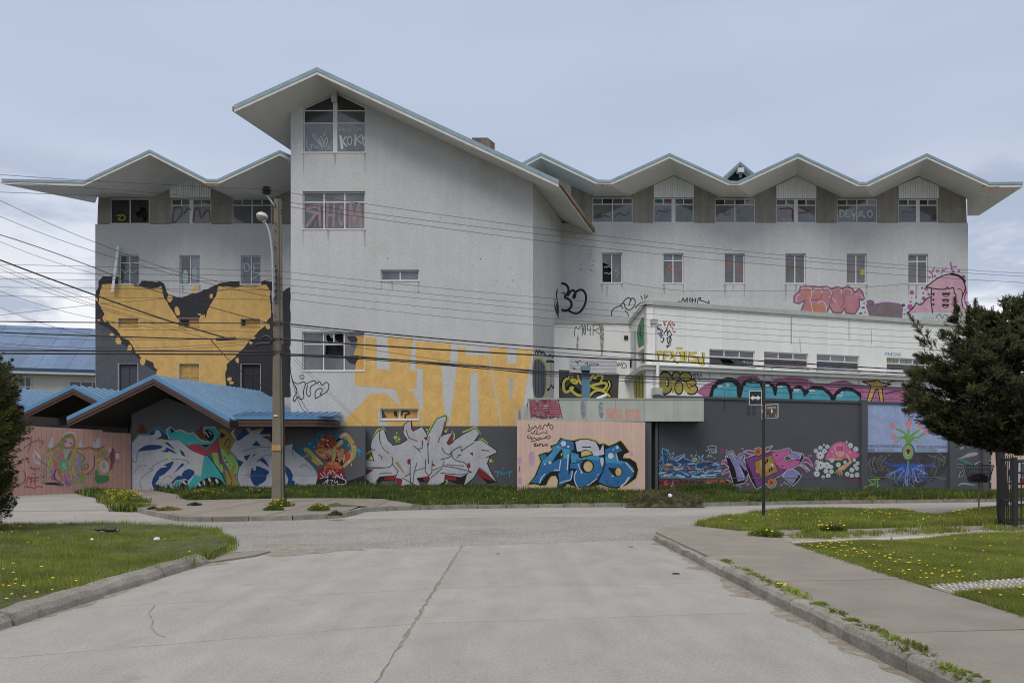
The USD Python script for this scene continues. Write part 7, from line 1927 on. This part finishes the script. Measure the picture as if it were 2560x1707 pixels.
def lawn(name, poly, zf, n, h, label, seed, w=.008, keep=None, per=14, spread=.10, mats_=None, vary=1.0):
    p = view(sample(poly, n, seed, keep)); z = np.array([zf(*q) for q in p]); pat = meshkit.fbm(np.column_stack([p * .55, np.zeros(len(p))]), 4, seed)
    sc = np.clip(1 + vary * (1.8 * pat - .9), .3, 2) * np.random.default_rng(seed).uniform(.75, 1.25, len(p))
    scatter('/World/' + name, [blades(per, h, spread, w, .7, s) for s in range(5)], np.column_stack([p, z]), sc, mats_ or [GR, GR, GR, GR, GY], label, 'grass')
near = lambda x, y: min(1, (11.0 / y) ** 1.6) if y > 3 else .3
lawn('left_lawn_grass', lawn_l, lambda x, y: .11, 40000, .060, 'lawn grass dotted with dandelions at the left of the road', 3, .0055, near)
lawn('middle_lawn_grass', lawn2, lambda x, y: .118, 17000, .06, 'mown lawn between the front path and the paved path', 4, .007)
lawn('near_lawn_grass', lawn3, lambda x, y: .118, 5000, .075, 'lawn corner nearest the camera at the right edge', 5, .007)
lawn('far_lawn_grass', far_lawn, lambda x, y: .118, 13000, .12, 'grass island with the street sign beside the far street', 6, .012, per=12, spread=.14)
lawn('verge_grass', vg, verge_z, 26000, .19, 'rough grass verge below the painted walls', 7, .016, per=12, spread=.18, mats_=[GR, GD, GD, GD, GD], vary=1.5)
foot = unary_union([LineString([(x, wall_y(x) - .35) for x in np.linspace(a, b, 20)]).buffer(.38) for a, b in ((-17.5, 0.1), (0.5, 6.3), (7.2, 26))])
lawn('wall_foot_weeds', foot, verge_z, 3600, .27, 'taller dark weeds growing along the foot of the painted walls', 8, .03, per=12, spread=.2, mats_=[GD, GD, GR], keep=lambda x, y: max(.12, min(1, 2.6 * (meshkit.fbm(np.array([[x * .55, 3.0, 0]]), 3)[0] - .38))))
tall = Polygon([(7.0, 36.0), (10.5, 36.95), (10.5, 35.7), (7.2, 34.7)])
lawn('tall_weeds', tall, verge_z, 600, .36, 'tall dark weeds beside the heap of clippings', 9, .035, per=14, spread=.22, mats_=[GD])
lawn('edge_weeds', LineString([(-12.7, 25.6), (-13.8, 27.5), (-15.5, 30.0), (-17.6, 33.6), (-18.8, 35.4)]).buffer(.55), lambda x, y: st_z(x, y), 1500, .20, 'strip of weeds between the corner pavement and the side street', 10, .03, per=14, spread=.22, mats_=[GD, GR, GY])
lawn('path_weeds', Polygon(g('660,672 900,690 1300,664 2000,640 2400,628 2400,655 1500,682 900,716 ')), lambda x, y: .12, 500, .10, 'weeds sprouting along the front path', 11, .012, per=12, keep=lambda x, y: 1 if meshkit.fbm(np.array([[x * 1.3, y * 1.3, 0]]), 3)[0] > .55 else .04)
rag = lawn_l.boundary.intersection(box(-12, 11, -4, 19)).buffer(.10)
lawn('lawn_fringe', rag, lambda x, y: .02, 2200, .13, 'ragged grass edge at the end of the left lawn', 31, .011)
rag2 = unary_union([far_lawn.boundary.intersection(box(3, 15, 20, 30)), lawn2.boundary, lawn3.boundary]).buffer(.07)
lawn('path_fringe', rag2, lambda x, y: .10, 5200, .075, 'ragged grass edges along the right-hand lawns', 32, .010)
lawn('kerb_fringe', LineString([inner(d, .2) for d in np.linspace(17.2, L.length, 120)]).buffer(.16), lambda x, y: .12, 2600, .14, 'grass hanging over the far kerb', 33, .016, mats_=[GR, GD, GY])
def flower(r, h, seed):
    a = np.linspace(0, math.tau, 9)[:-1]; rr = np.random.default_rng(seed).uniform(.8, 1.1, 8) * r
    v = [[0, 0, h + r * .45]] + [[q * math.cos(t), q * math.sin(t), h] for q, t in zip(rr, a)] + [[0, 0, h - r * .5]]
    return trimesh.Trimesh(v, [[0, i, i % 8 + 1] for i in range(1, 9)] + [[9, i % 8 + 1, i] for i in range(1, 9)], process=False)
fl = []
def bloom(poly, n, z, seed, keep=None):
    p = view(sample(poly, n, seed, keep)); fl.append(np.column_stack([p, [z(*q) for q in p]]))
patch = lambda x, y: 1.0 if meshkit.fbm(np.array([[x * .45, y * .45, 7.0]]), 3)[0] > .5 else .15
bloom(lawn_l, 520, lambda x, y: .12, 21, patch); bloom(Polygon([(-4.9, 3), (-4.9, 9), (-8, 9), (-7, 3)]), 150, lambda x, y: .12, 27); bloom(lawn2.intersection(LineString(g('930,742 1150,815 1400,895 1700,988')).buffer(.8)), 75, lambda x, y: .12, 22); bloom(lawn2, 50, lambda x, y: .12, 28); bloom(far_lawn, 220, lambda x, y: .14, 23, patch); bloom(vg, 520, lambda x, y: verge_z(x, y) + .06, 24, patch)
bloom(LineString([(-13.8, 27.5), (-17.6, 33.6)]).buffer(.6), 110, lambda x, y: .38, 25); bloom(lawn3, 20, lambda x, y: .12, 26)
fl = np.vstack(fl); scatter('/World/dandelions', [flower(.019, .075, s) for s in range(3)], fl, np.where(fl[:, 1] > 15, 1.35, 1.0) * rng.uniform(.75, 1.2, len(fl)), [M_yel], 'yellow dandelion flowers scattered through the grass', 'flowers')
# single weeds
def weed(x, y, z, r, h, n, label, flowers=0, seed=0, mats_=GD, along=1.0):
    t = thing('weed_clump', label, 'weed', (x, y, z)); q = np.random.default_rng(seed); ms = []
    for i in range(n):
        a, d = q.random() * math.tau, r * q.random() ** .6; m = rosette(7, max(.03, r * .30), h * (1.25 - .8 * d / r), max(.006, r * .045), seed * 50 + i); m.apply_translation([x + d * math.cos(a), y + along * d * math.sin(a), z]); ms.append(m)
    part(t, 'leaves', cat_(ms), mats_, kind='stuff')
    if flowers:
        fs = []
        for i in range(flowers): f_ = flower(.022 if y < 15 else .035, 0, i); f_.apply_translation([x + r * .8 * (q.random() - .5) * 2, y + r * .7 * (q.random() - .5) * 2, z + h * (.6 + .6 * q.random())]); fs.append(f_)
        part(t, 'flowers', cat_(fs), M_yel, kind='stuff')
W7 = [('520,842', .14, 'low weed clump at the far end of the sound kerb, right of the road'), ('610,888', .16, 'second weed clump from the far end of the right kerb'), ('690,925', .13, 'third weed clump from the far end of the right kerb'), ('770,965', .12, 'pale low weed before the flowering clump on the right kerb'), ('840,1000', .15, 'flowering dandelion clump behind the right kerb'), ('935,1035', .16, 'bushy weed clump just nearer than the flowering one on the right kerb'),
      ('1080,1098', .12, 'round weed clump midway along the right kerb'), ('1165,1145', .10, 'thin weed strand midway along the right kerb'), ('1260,1195', .09, 'small yellowish weed before the brown dock on the right kerb'), ('1385,1245', .12, 'weed with a brown seed stalk behind the right kerb'), ('1500,1300', .10, 'small weed beside the largest clump on the right kerb'), ('1620,1365', .15, 'largest bright green weed clump behind the right kerb'), ('1850,1480', .10, 'straggling weed near the front end of the right kerb'), ('1960,1530', .10, 'straggling weed nearest the camera at the right kerb')]
for i, (st, r, l) in enumerate(W7): x, y = g(st, .14)[0]; weed(x, y, .135, r * .85, .035 + .025 * (i in (4, 5, 11)), 30, l, 4 if i in (4,) else 0, 40 + i, GR, 2.3 if i not in (6, 8) else 1.0)
for i, (z, st, r, h, fls, l) in enumerate((('3', '1840,965', .40, .22, 14, 'flowering weed clump around the foot of the utility pole'), ('3', '1790,985', .3, .15, 4, 'weeds at the left foot of the utility pole'), ('3', '2082,985', .32, .19, 5, 'weed clump on the pavement just right of the pole'), ('3', '2192,1012', .2, .13, 0, 'small weed clump at the kerb bend right of the pole'), ('3', '1105,980', .35, .12, 3, 'flat weed patch on the pavement behind the curved kerb'), ('3', '1000,972', .2, .08, 0, 'tiny weed patch on the corner pavement'), ('3', '800,940', .5, .28, 16, 'largest flowering weed bush at the side street corner'), ('3', '1270,955', .25, .1, 0, 'thin weed in a joint of the corner pavement'), ('3', '1330,915', .75, .28, 12, 'long flowering weed mound in front of the silver graffiti'), ('3', '1700,905', .5, .26, 8, 'weed mound on the verge left of the pole'), ('g', '750,685', .35, .14, 2, 'weed clump at the start of the front path'), ('g', '1145,665', .3, .14, 8, 'dandelion clump in the front path strip'), ('g', '1020,672', .2, .12, 0, 'small weed in the middle of the front path'))):
    x, y = ground(z, st, .14)[0]; zz_ = .13 if z == 'g' else verge_z(x, y) + .01
    weed(x, y, zz_, r, h, 70, l, fls, 70 + i, GD if i % 2 else GR)

# ---------------------------------------------------------------- spruce on the right, dark bush on the left
def needle_sprig(L, n, nl, seed):
    r = np.random.default_rng(seed); V, F_ = [], []
    for k, (ax, ln) in enumerate([((0, 0, 1), L), ((.55, .1, .83), L * .62), ((-.5, .3, .8), L * .58), ((.05, -.55, .83), L * .55)]):
        ax = np.array(ax) / np.linalg.norm(ax); st = np.array([0, 0, L * (.0 if k == 0 else .28 + .1 * k)]); m = n if k == 0 else int(n * .6)
        e1 = np.cross(ax, [1, .3, 0]); e1 /= np.linalg.norm(e1); e2 = np.cross(ax, e1)
        for i in range(m):
            t = (i + r.random()) / m; a = r.random() * math.tau; o = e1 * math.cos(a) + e2 * math.sin(a); b = st + ax * ln * t; d = ax * .65 + o * .75; q = np.cross(d, o + ax * .2); q /= np.linalg.norm(q) + 1e-9; j = len(V); ll = nl * (1.1 - .55 * t)
            V += [b - q * .010, b + q * .010, b + d * ll]; F_ += [[j, j + 1, j + 2]]
    return trimesh.Trimesh(V, F_, process=False)
SP = leaf_mat('spruce_needles', (0.031, 0.040, 0.013), 0.5, 0.15, (0.08, 0.065, 0.022)); M_bark = mat('spruce_bark', (0.055, 0.043, 0.034), 0.95, 0.3, 5.0, 0.3, 30, .02, 18)
def conifer(name, label, trunk, crown_c, crown_r, n, sprig, mt, seed, top_boost=0.5, limbs=26, extra=(), cap=None, profile=None):
    r = np.random.default_rng(seed); t = thing(name, label, 'tree', trunk[0])
    part(t, 'trunk', tube(trunk, np.linspace(.17, .06, len(trunk)), 10), M_bark)
    P_, D_, S_ = [], [], []; c = np.array(crown_c); R = np.array(crown_r)
    lob = lambda d: 0.58 + .80 * meshkit.fbm((d * 1.9 + 5), 3, seed)
    while len(P_) < n:
        if profile is not None:
            z_ = r.uniform(profile[0][0], profile[0][-1]); a_ = r.random() * math.tau; k = r.random() ** .28; d = np.array([math.cos(a_), math.sin(a_), .15]); rr = np.interp(z_, *profile) * (.80 + .42 * meshkit.fbm(np.array([[math.cos(a_) * 2.4, math.sin(a_) * 2.4, z_ * 1.3]]), 3, seed)[0])
            P_.append(np.array([c[0] + d[0] * rr * k, c[1] + d[1] * rr * k, z_])); D_.append(d + [0, 0, top_boost] + r.normal(size=3) * .35); S_.append(1.0 + .7 * r.random()); continue
        d = r.normal(size=3); d /= np.linalg.norm(d)
        if d[2] < -.55 and r.random() < .55: continue
        k = r.random() ** .30; q = c + d * R * lob(d[None])[0] * k
        if q[2] < (cap or -9): q[2] = cap + r.random() * .3
        P_.append(q); o = d * [1, 1, .55] + [0, 0, top_boost] + r.normal(size=3) * .33; D_.append(o); S_.append((.65 + .6 * r.random()) * (1.12 if k > .85 else .9))
    for (q, o, s) in extra: P_.append(np.array(q)); D_.append(np.array(o)); S_.append(s)
    for i in range(limbs):
        j = r.integers(0, n); e = P_[j]; f = r.uniform(.35, .95); b = np.array([np.interp(f, np.linspace(0, 1, len(trunk)), np.array(trunk)[:, k]) for k in range(3)])
        part(t, 'limb', tube([b, b * .5 + e * .5 + [0, 0, -.12], e], [.035, .022, .008], 5), M_bark)
    path = numbered(t, 'crown'); scatter(path, sprig, P_, S_, [mt], org=trunk[0], dirs=D_)
    return t
ty = 22.7; tb = P(2506, 1272, ty); tr_ = [np.array([tb[0], ty, .05]), P(2506, 1230, ty), P(2503, 1170, ty), P(2497, 1110, ty), P(2500, 1000, ty), P(2508, 880, ty), P(2512, 770, ty)]
ex = []
def leader(z, st, n=26, w=.08, s=.66):
    (u0, v0), (u1, v1) = pts(z, st); a, b = P(u0, v0, ty - .4), P(u1, v1, ty - .4); d = (b - a) * 1.18
    for k in range(n):
        f = k / n; side = np.array([rng.normal(), rng.normal() * .6, rng.normal()]) * (1 - f) * .55
        ex.append((a + d * f + side * w, d / np.linalg.norm(d) + side, s * (1.1 - .5 * f)))
Z['v'] = (2250, 730, 3.732)
for st in ('700,290 705,120', '640,330 640,180', '1090,300 1105,120', '1140,230 1155,60', '260,470 110,250', '300,640 175,600', '380,450 390,400', '520,300 500,270', '860,290 840,230', '980,330 1000,190', '170,900 70,875', '150,1120 70,1105', '330,560 190,450', '560,310 520,110', '930,320 920,250', '760,330 790,250', '230,820 90,760'): leader('v', st)
SPT = leaf_mat('spruce_tips', (0.075, 0.080, 0.026), 0.4, 0.2, (0.12, 0.085, 0.03))
def spruce(name, label, trunk, c, R, nb, seed, cap):
    r = np.random.default_rng(seed); t = thing(name, label, 'tree', trunk[0]); tk = np.array(trunk)
    part(t, 'trunk', tube(trunk, np.linspace(.17, .05, len(trunk)), 10), M_bark)
    A, B = ([], [], []), ([], [], [])
    for i in range(nb):
        d = r.normal(size=3); d /= np.linalg.norm(d); d[2] = d[2] * .9 + .12
        lob = .62 + .72 * meshkit.fbm(d[None] * 2.1 + 5, 3, seed)[0]; e = c + d * R * lob * [1.08 - .5 * max(0, d[2]), 1.08 - .5 * max(0, d[2]), 1.0 + .12 * max(0, d[2])]
        if e[2] < cap: e[2] = cap + r.random() * .35
        z0 = np.clip(e[2] - .35 * np.hypot(*(e - c)[:2]) + .1, cap - .1, tk[-1, 2]); b = np.array([np.interp(z0, tk[:, 2], tk[:, 0]), np.interp(z0, tk[:, 2], tk[:, 1]), z0])
        ax = e - b; Lb = np.linalg.norm(ax); ax /= Lb; side = np.cross(ax, [0, 0, 1.0]); side /= np.linalg.norm(side) + 1e-9
        part(t, 'limb', tube([b, b + ax * Lb * .55 - [0, 0, .05 * Lb], e], [.03, .018, .006], 4), M_bark)
        m = int(11 * Lb) + 6
        for k in range(m):
            f = .30 + .70 * (k + r.random()) / m; p = b + ax * Lb * f - [0, 0, .05 * Lb * 4 * f * (1 - f)]; s_ = r.choice([-1, 1]); w = (1.04 - f) * Lb * .42 * r.random()
            q = p + side * s_ * w + [0, 0, r.normal() * .05 - w * .12]; o = ax * .9 + side * s_ * (.75 if f < .95 else .15) * r.random() + [0, 0, .22 + .2 * r.normal()]
            X = B if (f > .86 and r.random() < .75) or r.random() < .10 else A; X[0].append(q); X[1].append(o); X[2].append(.75 + .45 * r.random())
    for (q, o, s) in ex: B[0].append(np.array(q)); B[1].append(np.array(o)); B[2].append(s)
    for nm, X, m_ in (('crown', A, SP), ('shoot_tips', B, SPT)): scatter(numbered(t, nm), [needle_sprig(.36, 40, .085, s) for s in range(5)], *X[:1], X[2], [m_], org=trunk[0], dirs=X[1])
spruce('spruce_tree', 'dark green clipped spruce tree leaning over the iron fence', tr_, P(2524, 968, ty) + np.array([.30, 0, 0]), np.array([2.72, 2.5, 2.3]), 240, 5, P(0, 1118, ty)[2])
def scale_sprig(seed):
    r = np.random.default_rng(seed); V, F_ = [], []
    for i in range(64):
        a = r.random() * math.tau; h = r.random() * .22; w = .075 * (1.15 - h / .25); q = np.array([math.cos(a), math.sin(a), 0]) * w * r.random() ** .5; b = q + [0, 0, h]; d = q * .55 + [0, 0, .035]; s = np.array([-math.sin(a), math.cos(a), .4]) * .008; j = len(V)
        V += [b - s, b + s, b + d]; F_ += [[j, j + 1, j + 2]]
    return trimesh.Trimesh(V, F_, process=False)
CY = leaf_mat('cypress_scales', (0.050, 0.060, 0.014), 0.6, 0.15, (0.17, 0.15, 0.035))
cyt = [np.array([-13.2, 15.9, .05]), np.array([-13.2, 15.9, 2.0]), np.array([-13.1, 15.9, 4.6])]
conifer('cypress_bush', 'dense yellowish-green cypress bush filling the left edge', cyt, (-13.22, 15.9, 2.5), (1, 1, 1), 9000, [scale_sprig(s) for s in range(5)], CY, 9, .5, 6, profile=([.12, .5, 1.2, 2.4, 3.3, 4.0, 4.6, 5.2], [1.85, 2.1, 2.25, 2.45, 2.2, 1.85, 1.3, .3]))

# ---------------------------------------------------------------- clippings heap and litter
hx, hy = P(1655, 0, 28.4)[0], 28.3
heap = thing('clippings_heap', 'heap of cut grass and brushwood dumped on the kerb below the canopy', 'heap', (hx, hy, .05))
n = 46; gx_, gy_ = np.meshgrid(np.linspace(-1.45, 1.45, n), np.linspace(-.75, .75, 24), indexing='ij'); e = np.clip(1 - (gx_ / 1.45) ** 2 - (gy_ / .75) ** 2, 0, 1) ** .6
hz = e * (.18 + .42 * meshkit.fbm(np.stack([gx_ * 2.2 + 3, gy_ * 2.2, gx_ * 0], -1), 4, 3)) * 1.02; hv = np.stack([gx_ + hx, gy_ + hy, hz + .02], -1).reshape(-1, 3)
i, j = np.meshgrid(np.arange(n - 1), np.arange(23), indexing='ij'); a_ = (i * 24 + j).ravel(); hf = np.vstack([np.column_stack([a_, a_ + 24, a_ + 25]), np.column_stack([a_, a_ + 25, a_ + 1])])
part(heap, 'mound', trimesh.Trimesh(hv, hf, process=False), mat('clippings_brown', (0.085, 0.070, 0.045), .95, .5, 7., .3, 40, dirt=((.07, .09, .035), 3., .5)), smooth=True)
ok = np.nonzero(hz.ravel() > .05)[0]; r_ = np.random.default_rng(4); pk = ok[r_.integers(0, len(ok), 900)]
scatter(numbered(heap, 'clippings'), [blades(9, .2, .10, .018, 1.6, s) for s in range(4)], hv[pk] + r_.normal(size=(900, 3)) * [.03, .03, .01], r_.uniform(.5, 1.1, 900), [leaf_mat('cut_grass', (.085, .10, .04), .4, .2), leaf_mat('dry_stalks', (.14, .11, .065), .35, .2)], org=(hx, hy, .05), dirs=r_.normal(size=(900, 3)) * [1, 1, .5] + [0, 0, .55])
def scrap(u, v, z, sx_, sy_, h, name, label, cat, m, seed):
    x, y = G(u, v, z); s = trimesh.creation.icosphere(2, 1.0); w = np.array(s.vertices); w *= (1 + .9 * (meshkit.fbm(w * 1.7 + seed, 3, seed) - .5))[:, None]; w = w * [sx_, sy_, h] + [x, y, z + h * .6]
    solo(name, trimesh.Trimesh(w, s.faces, process=False), m, label, cat)
M_paper = mat('white_litter', (.7, .7, .72), .7, .08)
scrap(277, 1327.5, .16, .17, .10, .06, 'black_bag', 'crumpled black plastic bag on the left lawn', 'bag', M_black, 1); scrap(248, 1326, .16, .09, .05, .035, 'black_scrap', 'small black scrap beside the black bag', 'scrap', M_black, 2)
scrap(392, 1348.5, .17, .06, .035, .028, 'paper_scrap', 'white crumpled paper on the left lawn', 'paper', M_paper, 3); scrap(230, 1349, .17, .025, .02, .02, 'paper_scrap', 'small white scrap left of the crumpled paper', 'paper', M_paper, 4)
scrap(1429, 1246, .2, .13, .08, .06, 'paper_scrap', 'white scrap on the verge below the blue lettering', 'paper', M_paper, 5); scrap(1675, 1240.5, .42, .07, .06, .06, 'paper_scrap', 'white scrap lying on the clippings heap', 'paper', M_paper, 6)
scrap(1738, 1261, .06, .06, .05, .05, 'paper_scrap', 'tiny white scrap at the right end of the clippings heap', 'paper', M_paper, 7); scrap(1690, 1434.5, .0, .055, .04, .012, 'dark_stone', 'flat dark scrap lying on the road near the right kerb', 'scrap', M_black, 8)
scrap(1244, 1384, .0, .035, .03, .012, 'dark_stone', 'small dark stone on the road right of the centre joint', 'stone', M_kerb, 9); scrap(1577, 1367, .0, .05, .03, .02, 'dark_stone', 'small dark stone near the far right corner of the road', 'stone', M_kerb, 10)
